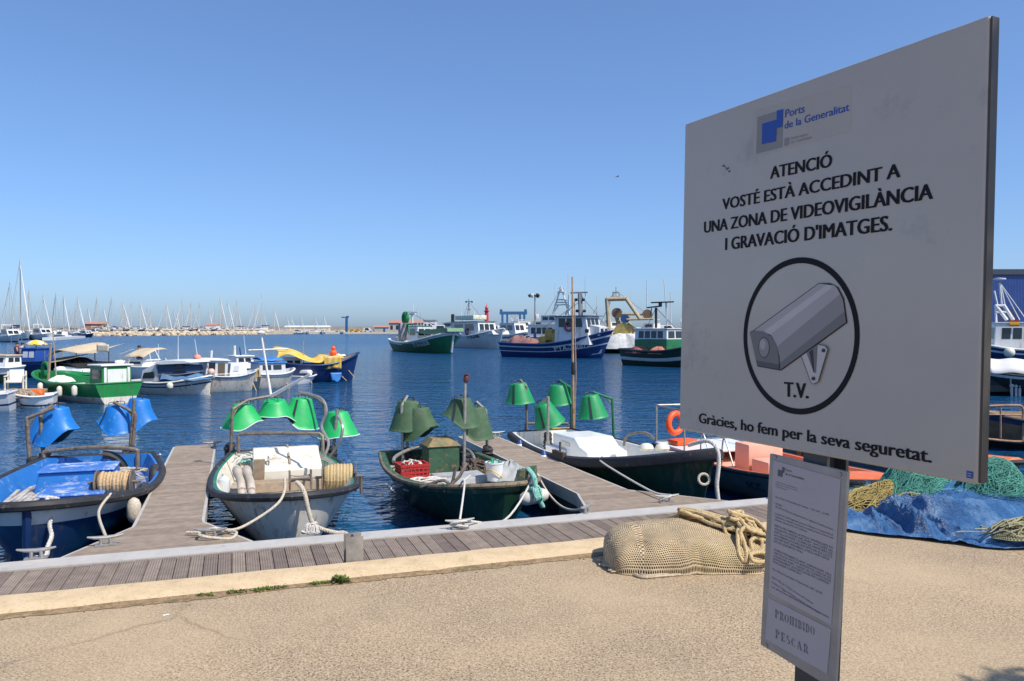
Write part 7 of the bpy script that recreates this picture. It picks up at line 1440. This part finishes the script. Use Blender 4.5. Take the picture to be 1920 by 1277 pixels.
def lampmast(px, ytop, Y, ybase_z, label, box=True):
    p = at(px, ytop, Y); r = empty('floodlight_mast', (p.x, p.y, ybase_z), 0, label, 'light mast'); h = p.z - ybase_z
    g = MB(); g.lathe([(.16, 0), (.12, h * .5), (.09, h)], (0, 0, 0), 8); g.build('pole', M_STEELTUBE, r)
    g = MB(); g.lathe([(.1, -.1), (.75, -.05), (.75, .05), (.1, .1)], (0, 0, h), 12); g.build('crown', M_MASTG, r)
    for k in range(6):
        a_ = k * PI / 3; g = MB(); g.box((.75 * math.cos(a_), .75 * math.sin(a_), h - .1), (.5, .35, .42), rot=(0, .5, a_)); g.build('floodlight', M_BLACKM if k % 2 else M_GREYW, r, smooth=0)
    if box: g = MB(); g.box((.35, 0, h * .52), (.5, .4, .75), bev=.03); g.build('cabinet', M_TRWHITE, r, 40)
    return r
lampmast(1003, 553, 118, ZW + 1.15, 'tall floodlight mast with a white box on the jetty left of the blue trawler')
# ------------------------------------------------------------------ land behind: quay, boat lift, lighthouse, buildings
M_QSTONE = mat('quay_stone', (.46, .38, .27), .9, var=.2, vs=.4)
z1 = at(900, 612, 190).z
struct(quay('quay_land', [at(846, 620, 178), at(1500, 620, 150), at(1500, 620, 330), at(825, 620, 330)], .35, M_QSTONE))
bl = at(962, 605, 330); r = empty('boat_lift', (bl.x, bl.y, .35), 0, 'blue boat lift gantry standing on the far quay', 'gantry')
M_LIFT = mat('blue_lift_steel', (.02, .10, .26), .5, var=.1)
zt = at(962, 587, 330).z - .35; x0 = at(937, 590, 330).x - bl.x; x1 = at(988, 590, 330).x - bl.x
g = MB(); 
for y in (-4, 4): g.box(((x0 + x1) / 2, y, zt), (x1 - x0, .9, 1.1))
for x in (x0 + .6, x1 - .6): g.box((x, 0, zt + 1.02), (1.0, 8.4, .9))
g.build('top_beams', M_LIFT, r, smooth=0)
for px in (942, 951, 975, 983):
    for y in (-4, 4):
        x = at(px, 590, 330).x - bl.x; g = MB(); g.box((x, y, (zt - .56) / 2), (.8, .8, zt - .56)); g.build('leg', M_LIFT, r, smooth=0)
g = MB()
for px in (960, 966, 971): x = at(px, 590, 330).x - bl.x; g.tube([(x, 0, zt), (x, 0, zt * .45)], .12, 5)
g.build('sling', M_MASTG, r)
lt = at(912.5, 604, 520); r = empty('lighthouse', (lt.x, lt.y, 1.0), 0, 'slender red harbour lighthouse on the breakwater end', 'lighthouse'); M_LH = mat('lighthouse_red', (.62, .02, .03), .45, var=.06, vs=.5)
h = at(912.5, 569, 520).z - 1.0; k = h / 14
g = MB(); g.lathe([(1.5 * k, 0), (1.5 * k, 3.2 * k), (1.1 * k, 3.3 * k), (.95 * k, 9.6 * k)], (0, 0, 0), 20); g.build('tower', M_LH, r)
g = MB(); g.lathe([(.95 * k, 9.6 * k), (1.5 * k, 9.9 * k), (1.5 * k, 10.2 * k), (1.4 * k, 10.2 * k)], (0, 0, 0), 20); g.build('gallery', M_LH, r)
g = MB(); g.lathe([(.8 * k, 10.2 * k), (.8 * k, 11.6 * k)], (0, 0, 0), 12); g.build('lantern', mat('lantern_dark_red', (.3, .02, .03), .2), r)
g = MB(); g.lathe([(1.0 * k, 11.6 * k), (.7 * k, 12.4 * k), (.15 * k, 12.9 * k), (.1 * k, 14 * k)], (0, 0, 0), 14); g.build('dome', M_LH, r)
M_RTILE = mat('red_tiled_roof', (.44, .20, .15), .8, var=.15, vs=.8); M_WALL = mat('cream_wall', (.52, .47, .38), .9, var=.08, vs=.3)
def house(px0, px1, ytop, yeave, Y, label, wall=M_WALL, roof=M_RTILE, nwin=5, z0=.2, flat=False):
    a, b = at(px0, yeave, Y), at(px1, yeave, Y); r = empty('building', ((a.x + b.x) / 2, Y, z0), 0, label, 'building'); wd = b.x - a.x; he = a.z - z0; ht = at(px0, ytop, Y).z - z0; dp = 10
    g = MB(); g.box((0, dp / 2, he / 2), (wd, dp, he)); o = g.build('wall', wall, r, smooth=0)
    g = MB()
    if flat: g.box((0, dp / 2, (he + ht) / 2 + .01), (wd + .6, dp + .6, ht - he))
    else: g.loft([[Vector((x, -.5, he + .02)), Vector((x, dp / 2, ht)), Vector((x, dp + .5, he + .02))] for x in (-wd / 2 - .5, wd / 2 + .5)])
    g.build('roof', roof, r, smooth=0)
    for k in range(nwin): g = MB(); g.box((-wd / 2 + wd * (k + .5) / nwin, -.02, he * .5), (wd / nwin * .45, .06, he * .45)); g.build('window', M_GLASS, r, smooth=0)
    return r
house(729, 792, 600.5, 605.5, 400, 'long low cream building with a red tiled roof by the harbour mouth', nwin=6)
house(794, 816, 599.5, 601.5, 390, 'small white flat roofed building beside the red roofed one', M_TRWHITE, M_MASTG, 3, .2, True)
# ------------------------------------------------------------------ breakwater, rock mole and the marina
M_ROCK = mat('limestone_rock', (.50, .41, .29), .9, var=.35, vs=.6, bump=.5, bs=2)
def wallstrip(name, p0, p1, th, z, m, z0=-2.5):
    d = (p1 - p0).normalized(); n_ = Vector((-d.y, d.x, 0)) * th; return quay(name, [Vector((p.x, p.y, 0)) for p in (p0, p1, p1 + n_, p0 + n_)], z, m)
bwall = wallstrip('breakwater_wall', at(-120, 612, 640), at(1010, 612, 640), 6, at(300, 612.3, 640).z, mat('breakwater_concrete', (.44, .36, .27), .9, var=.15, vs=.12), -3); tag(bwall, 'long beige concrete breakwater wall along the horizon', 'breakwater')
g = MB(); r_ = random.Random(77); ca, cb = onz(160, 630.6, ZW), onz(500, 627.0, ZW)
for k in range(520):
    t = r_.random(); p = ca.lerp(cb, t); s_ = r_.uniform(.5, 1.15); b_ = r_.uniform(0, 1); z = ZW + 1.7 * b_ * .95 - .2
    p = p + Vector((r_.uniform(-1, 1), 3.2 * b_ + r_.uniform(-.4, .4), 0)); bm = bmesh.new(); bmesh.ops.create_icosphere(bm, subdivisions=1, radius=1)
    vs = [Vector((v.co.x * s_ * 1.3 * r_.uniform(.75, 1.2), v.co.y * s_ * r_.uniform(.75, 1.2), v.co.z * s_ * .8 * r_.uniform(.75, 1.2))) + Vector((p.x, p.y, z)) for v in bm.verts]; bm.verts.index_update(); fs = [[v.index for v in f.verts] for f in bm.faces]; bm.free(); g.add(vs, fs)
o = g.build('rock_armour', M_ROCK, None, 0); o['kind'] = 'stuff'; tag(o, 'pale boulders along the foot of the marina mole', 'rocks')
d = Vector((0, 1, 0)); struct(quay('marina_mole', [ca + Vector((0, 4.2, 0)), cb + Vector((0, 4.2, 0)), cb + Vector((40, 130, 0)), ca + Vector((-60, 150, 0))], ZW + 1.75, M_QSTONE))
struct(quay('marina_quay', [onz(500, 626.6, ZW) + Vector((3, 6, 0)), onz(748, 626.0, ZW), onz(748, 626.0, ZW) + Vector((0, 60, 0)), onz(500, 626.6, ZW) + Vector((0, 80, 0))], ZW + 1.2, M_CONC))
# yachts: three prototypes, then copies
def yacht(name, L_, B_, mh, hullm, coverm, label, tilt=0):
    r = empty(name, (0, 0, -500), 0, label, 'sailing yacht', 'sailing yachts in the marina'); h = Hull(L_, B_, 1.2, 1.05, 1.5, tw=.7, full=2.2, pw=.8, rake=1.2, flare=1, draft=.5)
    h.build(r, [hullm, hullm, coverm, M_TRWHITE, M_CREAM], bands=[(.40, 2), (1, 0)], deckz=.95, rail=0, nt_=12, wall=.1)
    g = MB(); g.hexa([(L_ * .28, -B_ * .28, .95), (L_ * .72, -B_ * .2, .95), (L_ * .72, B_ * .2, .95), (L_ * .28, B_ * .28, .95), (L_ * .30, -B_ * .24, 1.9), (L_ * .62, -B_ * .15, 1.7), (L_ * .62, B_ * .15, 1.7), (L_ * .30, B_ * .24, 1.9)]); g.build('cabin', M_TRWHITE, r, smooth=0)
    mx = L_ * .58; g = MB(); g.tube([(mx, 0, 1), (mx, 0, mh * .5), (mx, 0, mh)], [.19, .17, .13], 6)
    for f, w_ in ((.42, 1.4), (.72, 1.0)): g.tube([(mx, -w_, mh * f), (mx, w_, mh * f)], .05, 5)
    g.tube([(mx, 0, mh), (mx - .1, 0, mh + .9)], .03, 4); g.build('mast', M_ALU, r)
    g = MB(); g.tube([(mx - .1, 0, 2.6), (mx - L_ * .42, 0, 2.7)], [.22, .14], 6); g.build('boom', coverm, r)
    g = MB(); g.tube([(L_ - .2, 0, 1.5), (L_ * .8, 0, mh * .48), (mx + .1, 0, mh * .93)], [.13, .20, .08], 6); g.build('furled_jib', M_TRWHITE, r)
    g = MB(); g.tube([(.1, 0, 1.2), (mx, 0, mh)], .03, 4); 
    for s in (-1, 1): g.tube([(mx - .3, s * B_ * .45, 1.1), (mx, s * 1.4, mh * .42), (mx, 0, mh * .97)], .03, 4)
    g.build('rigging', M_MASTG, r); return r
YP = [yacht('sailing_yacht', 11, 3.4, 15, M_TRWHITE, M_NAVY, 'x'), yacht('sailing_yacht', 10, 3.2, 15, M_TRWHITE, mat('beige_sailcover', (.5, .45, .36), .8), 'x'), yacht('sailing_yacht', 12, 3.6, 15, M_NAVY, M_BLUECAB, 'x')]
MASTS = [(17.6, 528, 2), (37.5, 487, 0), (54, 545, 1), (67, 586, 1), (81, 553, 0), (104, 549, 1), (119, 553, 0), (130, 581, 1), (140, 585, 2), (145.5, 557, 0), (165, 579, 1), (181, 560, 1), (194, 581, 0), (208.5, 561, 2), (230, 569, 0), (246, 570, 1), (263, 568, 2), (282, 583, 0), (312, 571, 1), (331, 589, 0), (341, 564, 0), (358, 568, 1), (374, 569, 2), (392, 584, 1), (413, 560, 0), (427, 567, 1), (444, 564, 0), (478, 573, 2), (490, 556, 0), (514, 577, 1), (538, 592, 2), (546, 592, 1), (564, 592, 0), (590, 592, 2), (607, 589, 1)]
ORD = 'leftmost second third fourth fifth sixth seventh eighth ninth tenth eleventh twelfth thirteenth fourteenth fifteenth sixteenth seventeenth eighteenth nineteenth twentieth'.split()
DESC = ['white yacht with navy sail cover', 'white yacht with beige sail cover', 'navy hulled yacht with blue sail cover']
r_ = random.Random(21); used = set(); NM = len(MASTS)
for i, (px, yt, kd) in enumerate(MASTS):
    near = px < 60; Y = 205 if i == 1 else (260 if near else (330 if px < 160 else r_.uniform(372, 420) + (px - 160) * .16))
    top = at(px, yt, Y); sc = (top.z - ZW) / 15.0
    rz = {0: PI * .93, 1: PI * .88}.get(i % 2, 0) + r_.uniform(-.25, .25)
    if r_.random() < .55: rz = -.35 + r_.uniform(-.2, .2)
    if i == 1: rz = -.55
    mast_off = Matrix.Rotation(rz, 3, 'Z') @ Vector((YP[kd].children[0].dimensions.x * 0 + (6.4, 5.8, 7.0)[kd] * sc, 0, 0))
    pos_ = ORD[i] + ' from the left' if 0 < i < 18 else (ORD[NM - 1 - i] + ' from the right' if i < NM - 1 and i > 16 else ('leftmost' if i == 0 else 'rightmost'))
    lab = DESC[kd] + ' in the far marina, mast ' + pos_; 
    if i == 1: lab = 'white yacht with the tallest mast and three spreaders, at far left'
    o = YP[kd] if kd not in used else copy_tree(YP[kd]); used.add(kd)
    sxy = max(.55, min(1.0, sc)); o.location = (top.x - mast_off.x / sc * sxy, top.y - mast_off.y / sc * sxy, ZW if not 300 < Y else ZW); o.rotation_euler = (0, 0, rz); o.scale = (sxy, sxy, sc); o['label'] = lab
    if px > 160: o.location.z = ZW + (.0 if px > 500 else 1.0)      # cradled ashore or afloat behind the mole
for k in range(24):
    px, yt, Y = 8 + 21.5 * k + r_.uniform(-8, 8), r_.uniform(575, 600), r_.uniform(470, 560); top = at(px, yt, Y); o = copy_tree(YP[1]); sc = (top.z - ZW) / 15; s_ = max(.5, min(.9, sc)); o.location = (top.x, Y, ZW + .6); o.rotation_euler = (0, 0, r_.uniform(-.5, .5) + PI * (k % 2)); o.scale = (s_, s_, sc)
    o['label'] = 'small white yacht with a thin mast in the back rows of the marina'; o['group'] = 'small yachts in the back rows of the marina'
# motor boats in the marina
def motor(name, hullm, label):
    r = empty(name, (0, 0, -500), 0, label, 'motor boat', 'motor boats in the marina'); h = Hull(8.5, 2.9, 1.1, 1.1, 1.5, tw=.9, full=2.2, pw=.75, rake=1.2, draft=.4)
    h.build(r, [hullm, hullm, M_NAVY, M_TRWHITE, M_CREAM], bands=[(.36, 2), (1, 0)], deckz=1.0, rail=0, nt_=10, wall=.1)
    c = cabin(r, 2.2, 6.4, 2.2, 1.0, 2.35, M_TRWHITE, M_TRWHITE, 1.3, 1, 2, wz=(.4, .85)); g = MB(); g.tube([(2.4, -.9, 2.4), (2.2, -.9, 3.2), (2.2, .9, 3.2), (2.4, .9, 2.4)], .06, 5); g.build('radar_arch', M_TRWHITE, r)
    return r
MP = [motor('motor_boat', M_TRWHITE, 'x'), motor('motor_boat', M_DKBLUE, 'x')]
ML = [(6, 641, 0, 1.15, -.7), (62, 637, 0, 1.25, -.6), (92, 634, 0, .9, -.9), (128, 634, 0, .85, 2.6), (110, 633, 0, .9, 2.8), (152, 632, 1, .95, -.6), (172, 629, 0, 1.25, -.7), (200, 628, 0, 1.2, -.4)] + [(500 + 15.5 * k, 626.4 - .03 * k, (k * 7) % 5 == 2, .75 + .09 * ((k * 5) % 4), (-1.35, 1.7, -1.5, -.2, -1.2)[k % 5]) for k in range(10)]
BK = [(186, 0), (216, 0), (238, 0), (260, 0), (285, 1), (308, 0), (336, 0), (365, 0), (388, 1), (412, 0), (440, 0), (463, 0), (205, 0), (228, 1), (248, 1), (272, 0), (297, 1), (322, 0), (352, 1), (376, 0), (398, 0), (425, 1), (452, 0), (485, 0)]
ML = [(a, b, int(c), d, e, 0) for a, b, c, d, e in ML] + [(x, 0, k, .62, (x % 3 - 1) * .5 + (PI if x % 2 else 0), 1) for x, k in BK]
usedm = set(); LABS = ['white cruiser', 'blue hulled cruiser']
for i, (px, wl, kd, sc, rz, ashore) in enumerate(ML):
    if ashore: t = (px - 160) / 340; p = ca.lerp(cb, max(0, min(1, t))); k_ = px - IW / 2; Y = p.y + 9; q = at(px, 620, Y); loc = Vector((q.x, Y, ZW + 1.75 + .25))
    else: loc = onz(px, wl, ZW)
    o = MP[kd] if kd not in usedm else copy_tree(MP[kd]); usedm.add(kd); o.location = loc; o.rotation_euler = (0, 0, rz); o.scale = (sc,) * 3
    pl_ = ('ashore behind the rock mole' if ashore else ('moored along the far marina quay' if px >= 490 else 'moored at the far left marina')); grp = [q for q in ML if q[2] == kd and q[5] == ashore and (q[0] >= 490) == (px >= 490)]; n_i = [q[0] for q in sorted(grp)].index(px)
    o['label'] = '%s %s, %s' % (LABS[kd], pl_, (ORD[n_i] + (' from the left' if n_i else '')) if len(grp) > 1 else 'the only one')
QL = [(852, 176, .9), (868, 182, 2.4), (948, 184, .7), (990, 180, 2.2), (1012, 186, .9), (1046, 182, 2.5), (1078, 186, .6), (1104, 178, 2.3), (1124, 190, .8), (1246, 170, 2.2), (1270, 176, .7)]
for i, (px, Y, rz) in enumerate(QL):
    q = at(px, 617, Y); o = copy_tree(MP[i % 4 == 2]); o.location = (q.x, Y, .35 + .3); o.rotation_euler = (0, 0, rz); s_ = 1.0 + .12 * (i % 3); o.scale = (s_,) * 3; o['group'] = 'motor boats laid up behind the trawlers'
    same = [k for k in range(len(QL)) if (k % 4 == 2) == (i % 4 == 2)]; k = same.index(i); o['label'] = '%s laid up ashore behind the trawlers, %s' % (LABS[i % 4 == 2], ORD[k] + (' from the left' if k else ''))
for rt_, segs in ((T1, ((773, 588, 838, 622), (773, 588, 745, 637))), (T2, ((879, 566, 925, 620), (879, 566, 858, 628))), (T4, ((1088, 552, 1145, 622), (1088, 552, 1060, 592), (1088, 565, 1000, 628))), (T6, ((1052, 541, 1010, 610), (1052, 541, 1080, 640))), (T7, ((1155, 545, 1110, 640), (1155, 545, 1214, 589), (1120, 575, 1112, 588))), (T5, ((1230, 577, 1268, 617), (1230, 577, 1195, 652)))):
    bars(rt_, 'rigging', M_BLACKM, [(CP(rt_, a, b), CP(rt_, c, d_), .022) for a, b, c, d_ in segs], n=4)
ant(T6, .3, (1041, 590, 1040, 530)); ant(T7, .5, (1119, 640, 1119, 556), (1182, 600, 1182, 545)); ant(T5, .3, (1258, 612, 1257, 548))
# small sheds, pontoon, crane, beacon, cars
pz = onz(45, 638.5, ZW); pe = onz(160, 634.0, ZW); dd = (pe - pz); nn = Vector((-dd.y, dd.x, 0)).normalized() * 3
fp = quay('floating_pontoon', [pz + Vector((6, 3, 0)), pe, pe + nn, pz + nn + Vector((6, 3, 0))], ZW + .7, M_TRWHITE, depth=.3); tag(fp, 'long white floating pontoon at the far left marina', 'pontoon')
cq = at(650, 620, 430); r = empty('jib_crane', (cq.x, 430, ZW + 1.2), 0, 'blue column jib crane on the far marina quay', 'crane'); h = at(650, 594, 430).z - ZW - 1.2
g = MB(); g.lathe([(.75, 0), (.7, h * .9), (.5, h * .92), (.5, h)], (0, 0, 0), 12); g.build('column', M_LIFT, r); g = MB(); x0 = at(641, 595, 430).x - cq.x; g.box((x0 / 2 + .4, 0, h - .3), (abs(x0) + 1.2, .5, .6)); g.box((.5, 0, h - .1), (1.2, 1.0, 1.1)); g.build('jib', M_LIFT, r, smooth=0)
bq = at(197, 626, 345); r = empty('harbour_beacon', (bq.x, 345, ZW + 1.6), 0, 'small green beacon on the end of the rock mole', 'beacon'); g = MB(); g.lathe([(.9, 0), (.9, .6), (.55, .7), (.5, 2.4)], (0, 0, 0), 12); g.build('column', M_GREEN, r); g = MB(); g.lathe([(.7, 2.4), (.7, 2.6), (.35, 2.65), (.3, 3.2), (.05, 3.5)], (0, 0, 0), 12); g.build('lantern', M_GREEN, r)
def car(name, m, label, van=False):
    r = empty(name, (0, 0, -500), 0, label, 'van' if van else 'car', 'vehicles parked on the far quays'); L_, Wd, H_ = (5.2, 2.0, 2.3) if van else (4.2, 1.75, 1.45)
    pr = [(-L_ / 2, .35), (L_ / 2, .35), (L_ / 2, .85), (L_ * .30, 1.0), (L_ * .15, H_), (-L_ * .48, H_)] if van else [(-L_ / 2, .35), (L_ / 2, .35), (L_ / 2, .75), (L_ * .22, .88), (L_ * .05, H_), (-L_ * .32, H_), (-L_ * .48, .85)]
    g = MB(); g.loft([[Vector((x, y, z)) for x, z in pr] for y in (-Wd / 2, Wd / 2)]); bevel(g.build('body', m, r, smooth=0), .08)
    g = MB(); y0 = Wd / 2 + .012
    for s in (-1, 1): g.loft([[Vector((x, s * y, z)) for x, z in ((-L_ * .3, .92), (L_ * .16, .92), (L_ * .04, H_ - .12), (-L_ * .27, H_ - .12))] for y in (y0 - .03, y0)])
    g.build('window', M_GLASS, r, smooth=0)
    for x in (-L_ * .3, L_ * .3):
        for s in (-1, 1): g = MB(); g.lathe([(.05, -.1), (.32, -.1), (.32, .1), (.05, .1)], (x, s * (Wd / 2 - .05), .32), 14, Matrix.Rotation(PI / 2, 3, 'X')); g.build('wheel', M_RUB, r)
    return r
CP_ = [car('parked_van', M_TRWHITE, 'x', True), car('parked_car', M_DKBLUE, 'x'), car('parked_car', mat('yellow_car_paint', (.75, .40, .03), .3), 'x'), car('parked_car', mat('silver_car_paint', (.5, .5, .5), .3, .3), 'x')]
CL_ = [(828, 185, .35, 0, .3), (842, 192, .35, 3, .2), (930, 200, .35, 0, 0), (946, 205, .35, 3, .1), (961, 200, .35, 1, 0), (978, 205, .35, 0, .1), (1000, 210, .35, 0, 0), (1020, 206, .35, 3, 0), (1100, 200, .35, 0, .1), (1232, 190, .35, 1, 0), (1255, 192, .35, 0, 0), (673, 440, ZW + 1.2, 2, 0), (690, 442, ZW + 1.2, 0, 0), (706, 440, ZW + 1.2, 3, .1), (662, 441, ZW + 1.2, 2, 0)]
usedc = set(); NMZ = ['white van', 'dark blue car', 'yellow car', 'silver car']
for i, (px, Y, z, kd, rz) in enumerate(CL_):
    q = at(px, 615, Y); o = CP_[kd] if kd not in usedc else copy_tree(CP_[kd]); usedc.add(kd); o.location = (q.x, Y, z); o.rotation_euler = (0, 0, rz)
    far = Y > 300; grp = sorted([c[0] for c in CL_ if c[3] == kd and (c[1] > 300) == far]); k = grp.index(px)
    o['label'] = '%s parked on the %s, %s' % (NMZ[kd], 'far marina quay' if far else 'quay behind the trawlers', (ORD[k] + (' from the left' if k else '')) if len(grp) > 1 else 'the only one')
for k, (px, Y, ht, m_, lb) in enumerate(((715, 436, 2.6, M_WALL, 'low cream shed on the far marina quay left of the red roofed building'), (395, 420, 3.2, M_RTILE, 'red roofed hut on the rock mole under the masts'), (175, 370, 3.4, mat('terracotta_wall', (.42, .24, .16), .8), 'terracotta hut at the left end of the rock mole'), (575, 470, 2.7, M_TRWHITE, 'long pale shed behind the moored cruisers'))):
    q = at(px, 615, Y); z0 = ZW + 1.75 if px < 500 else ZW + 1.2; r = empty('hut', (q.x, Y, z0), 0, lb, 'hut'); wd = (8, 6, 8, 26)[k]
    g = MB(); g.box((0, 2.5, ht / 2), (wd, 5, ht)); g.build('wall', (M_TRWHITE if k == 1 else M_WALL if k == 3 else m_), r, smooth=0); g = MB(); g.loft([[Vector((x, -.4, ht + .01)), Vector((x, 2.5, ht + 1.0)), Vector((x, 5.4, ht + .01))] for x in (-wd / 2 - .4, wd / 2 + .4)]); g.build('roof', M_RTILE if k != 3 else M_TRWHITE, r, smooth=0)
    g = MB(); g.box((wd * .2, -.02, 1.0), (1.1, .06, 2.0)); g.build('door', M_LIFT, r, smooth=0)
# ------------------------------------------------------------------ right edge, beyond the sign
struct(quay('quay_right', [at(1600, 620, 95), at(2600, 620, 60), at(2600, 620, 240), at(1600, 620, 240)], .4, M_QSTONE))
def m_corr():
    m, n, l, b, tc = nodes_of('blue_corrugated_steel', .5)
    wv = n.new('ShaderNodeTexWave'); wv.inputs['Scale'].default_value = 1.1; wv.bands_direction = 'X'; l.new(tc.outputs['Object'], wv.inputs['Vector'])
    c = ramp(n, l, noise(n, l, tc, .3, 5), [(.3, (.012, .045, .20)), (.7, (.02, .065, .27))]); l.new(mixc(n, l, .35, c, ramp(n, l, wv.outputs['Fac'], [(.2, (.4, .4, .4)), (.7, (1, 1, 1))]), 'MULTIPLY'), b.inputs['Base Color']); bump(n, l, b, wv.outputs['Fac'], .8, .06); return m
wa = at(1700, 505, 150); wb_ = at(2150, 505, 150); r = empty('warehouse', ((wa.x + wb_.x) / 2, 150, .4), 0, 'big blue corrugated warehouse at the right edge beyond the sign', 'warehouse'); hw = wa.z - .4; wd = wb_.x - wa.x
g = MB(); g.box((0, 12, (hw - 1.0) / 2), (wd, 24, hw - 1.0)); g.build('wall', m_corr(), r, smooth=0); g = MB(); g.box((0, 12, hw - .49), (wd + .8, 24.8, 1.0)); g.build('roof', mat('dark_roof_edge', (.03, .045, .07), .6), r, smooth=0)
for k in range(6): g = MB(); g.box((-wd / 2 + wd * (k + .5) / 6, -.03, 2.6), (4.2, .06, 5.2)); g.build('door', mat('darker_blue_door', (.01, .03, .12), .5), r, smooth=0)
RB, hRB = boat_px('trawler', (1990, 690), (1815, 688), 3.6, 1.4, 1.35, 2.0, 'white boat with a blue hull band and an A-frame mast at the right edge', [M_TRBLUE, M_TRBLUE, M_TRWHITE, M_TRWHITE, M_SOLE], [(.80, 0), (.86, 2), (.94, 0), (1, 2)], 'boat', None, rail=.08, railmat=M_TRWHITE, deckz=.9, wall=.15, draft=.7)
a, b = CP(RB, 1960, 655), CP(RB, 1854, 622); cabin(RB, a.x, b.x, 2.3, .95, CP(RB, 1880, 606).z, M_TRWHITE, M_TRWHITE, .15, 4, 2, wz=(.5, .85)); 
sg_ = [(CP(RB, 1868, 604), CP(RB, 1866, 574), .08), (CP(RB, 1888, 600), CP(RB, 1866, 572), .12), (CP(RB, 1900, 600), CP(RB, 1882, 572), .12), (CP(RB, 1866, 573), CP(RB, 1884, 573), .1), (CP(RB, 1868, 585), CP(RB, 1890, 585), .1), (CP(RB, 1878, 570), CP(RB, 1874, 530), .07), (CP(RB, 1870, 572), CP(RB, 1864, 545), .07), (CP(RB, 1884, 572), CP(RB, 1876, 532), .05), (CP(RB, 1876, 532), CP(RB, 1925, 600), .03), (CP(RB, 1876, 532), CP(RB, 1912, 600), .03)]
bars(RB, 'mast', M_TRWHITE, sg_); g = MB(); g.lathe([(.1, -.05), (.42, 0), (.42, .08), (.1, .12)], CP(RB, 1874, 524), 12); g.build('radar', M_TRWHITE, RB)
g = MB(); a = CP(RB, 1902, 606, 1.25); g.box(a, (.6, .03, .42)); g.build('ensign_red', mat('red_cloth', (.45, .03, .02), .8), RB, smooth=0); g = MB(); g.box(a, (.6, .035, .2)); g.build('ensign_band', mat('yellow_cloth', (.7, .45, .03), .8), RB, smooth=0)
q = CP(RB, 1893, 661, 2.1); g = MB(); g.ball((0, 0, 0), .36, 12); o = g.build('buoy', M_CREAM); o.location = W(RB, (q.x, 2.05, q.z)); tag(o, 'round cream buoy on the side of the white A-frame boat at right', 'buoy')
CB, hCB = boat_px('motor_boat', (1985, 742), (1830, 738), 2.5, .9, .9, 1.2, 'boat with a long white canopy and dark cabin at the right edge', [M_BLACKM, M_BLACKM, M_TRWHITE, M_BLACKM, M_SOLE], [(.85, 0), (1, 2)], 'boat', None, rail=.05, deckz=.6)
q0, q1 = CP(CB, 1845, 672, 0), CP(CB, 1960, 698, 1.2)
g = MB(); g.grid(16, 10, lambda i, j: Vector((q0.x + (q1.x - q0.x) * i, -1.25 + 2.5 * j, q0.z - .55 * (2 * abs(j - .5)) ** 2.2 * (1 if j > .5 else .6) + .03 * math.sin(i * 12 + j * 3) - .2 * (1 if j < .02 else 0)))); o = g.build('canopy', mat('white_canopy', (.66, .64, .60), .7, var=.05), CB, 60); o.modifiers.new('s', 'SOLIDIFY').thickness = .02
profile(CB, 'cabin', [(1846, 735), (1848, 704), (1890, 703), (1893, 735)], -.8, .8, mat('dark_olive_cabin', (.05, .05, .035), .5, var=.2), .8); side_panel(CB, 'window', [(1852, 722), (1853, 708), (1884, 708), (1884, 722)], .81, M_GLASS)
for x in (1850, 1895, 1925): pole(CB, CP(CB, x, 736, 1.1), CP(CB, x, 694, 1.1), .03, M_STEELTUBE, 'canopy_pole', .03)
g = MB()
for x in (1897, 1905, 1912): g.tube([CP(CB, x, 745, .9), CP(CB, x, 722, .9)], .05, 6); g.ball(CP(CB, x, 722, .9), .11, 8)
g.build('winch', M_GREYW, CB)
RR, hRR = boat_px('fishing_boat', (2010, 838), (1815, 834), 2.2, .75, .72, 1.0, 'rusty brown boat with bent rails below the white canopy at right', [M_BLACKM, M_RUST, M_NAVY, M_RUST, M_SOLE], [(.45, 0), (.85, 1), (1, 2)], 'boat', None, rail=.03, deckz=.4)
g = MB(); 
g.tube(spline([CP(RR, 1840, 762, 1), CP(RR, 1900, 760, 1), CP(RR, 1917, 764, 1), CP(RR, 1918, 785, 1), CP(RR, 1918, 820, 1), CP(RR, 1908, 828, 1), CP(RR, 1840, 822, 1)], 6), .028, 8)
g.tube([CP(RR, 1840, 777, 1), CP(RR, 1917, 778, 1)], .02, 6); g.tube([CP(RR, 1876, 762, 1), CP(RR, 1876, 822, 1)], .02, 6); g.build('rail', mat('rusty_rail', (.34, .20, .12), .6, var=.3, vs=8), RR)
# green plastic netting etc. keeps its place on the quay; a seagull far off
g = MB(); c0 = at(1158, 331, 120); sgull = empty('seagull', c0, .4, 'tiny dark seagull gliding in the sky left of the sign', 'bird')
g.lathe([(.01, -.28), (.06, -.18), (.085, 0), (.06, .16), (.045, .22), (.015, .3)], (0, 0, 0), 10, Matrix.Rotation(PI / 2, 3, 'Y')); 
for s in (-1, 1): g.loft([[Vector((x, s * y, z)) for x, z in ((-.09 * k_, z0), (.09 * k_, z0), (.07 * k_, z0 + .015), (-.07 * k_, z0 + .015))] for y, z0, k_ in ((.04, .02, 1.2), (.30, .10, 1.0), (.62, .02, .25))])
g.build('body', mat('gull_grey', (.20, .20, .21), .8), sgull)
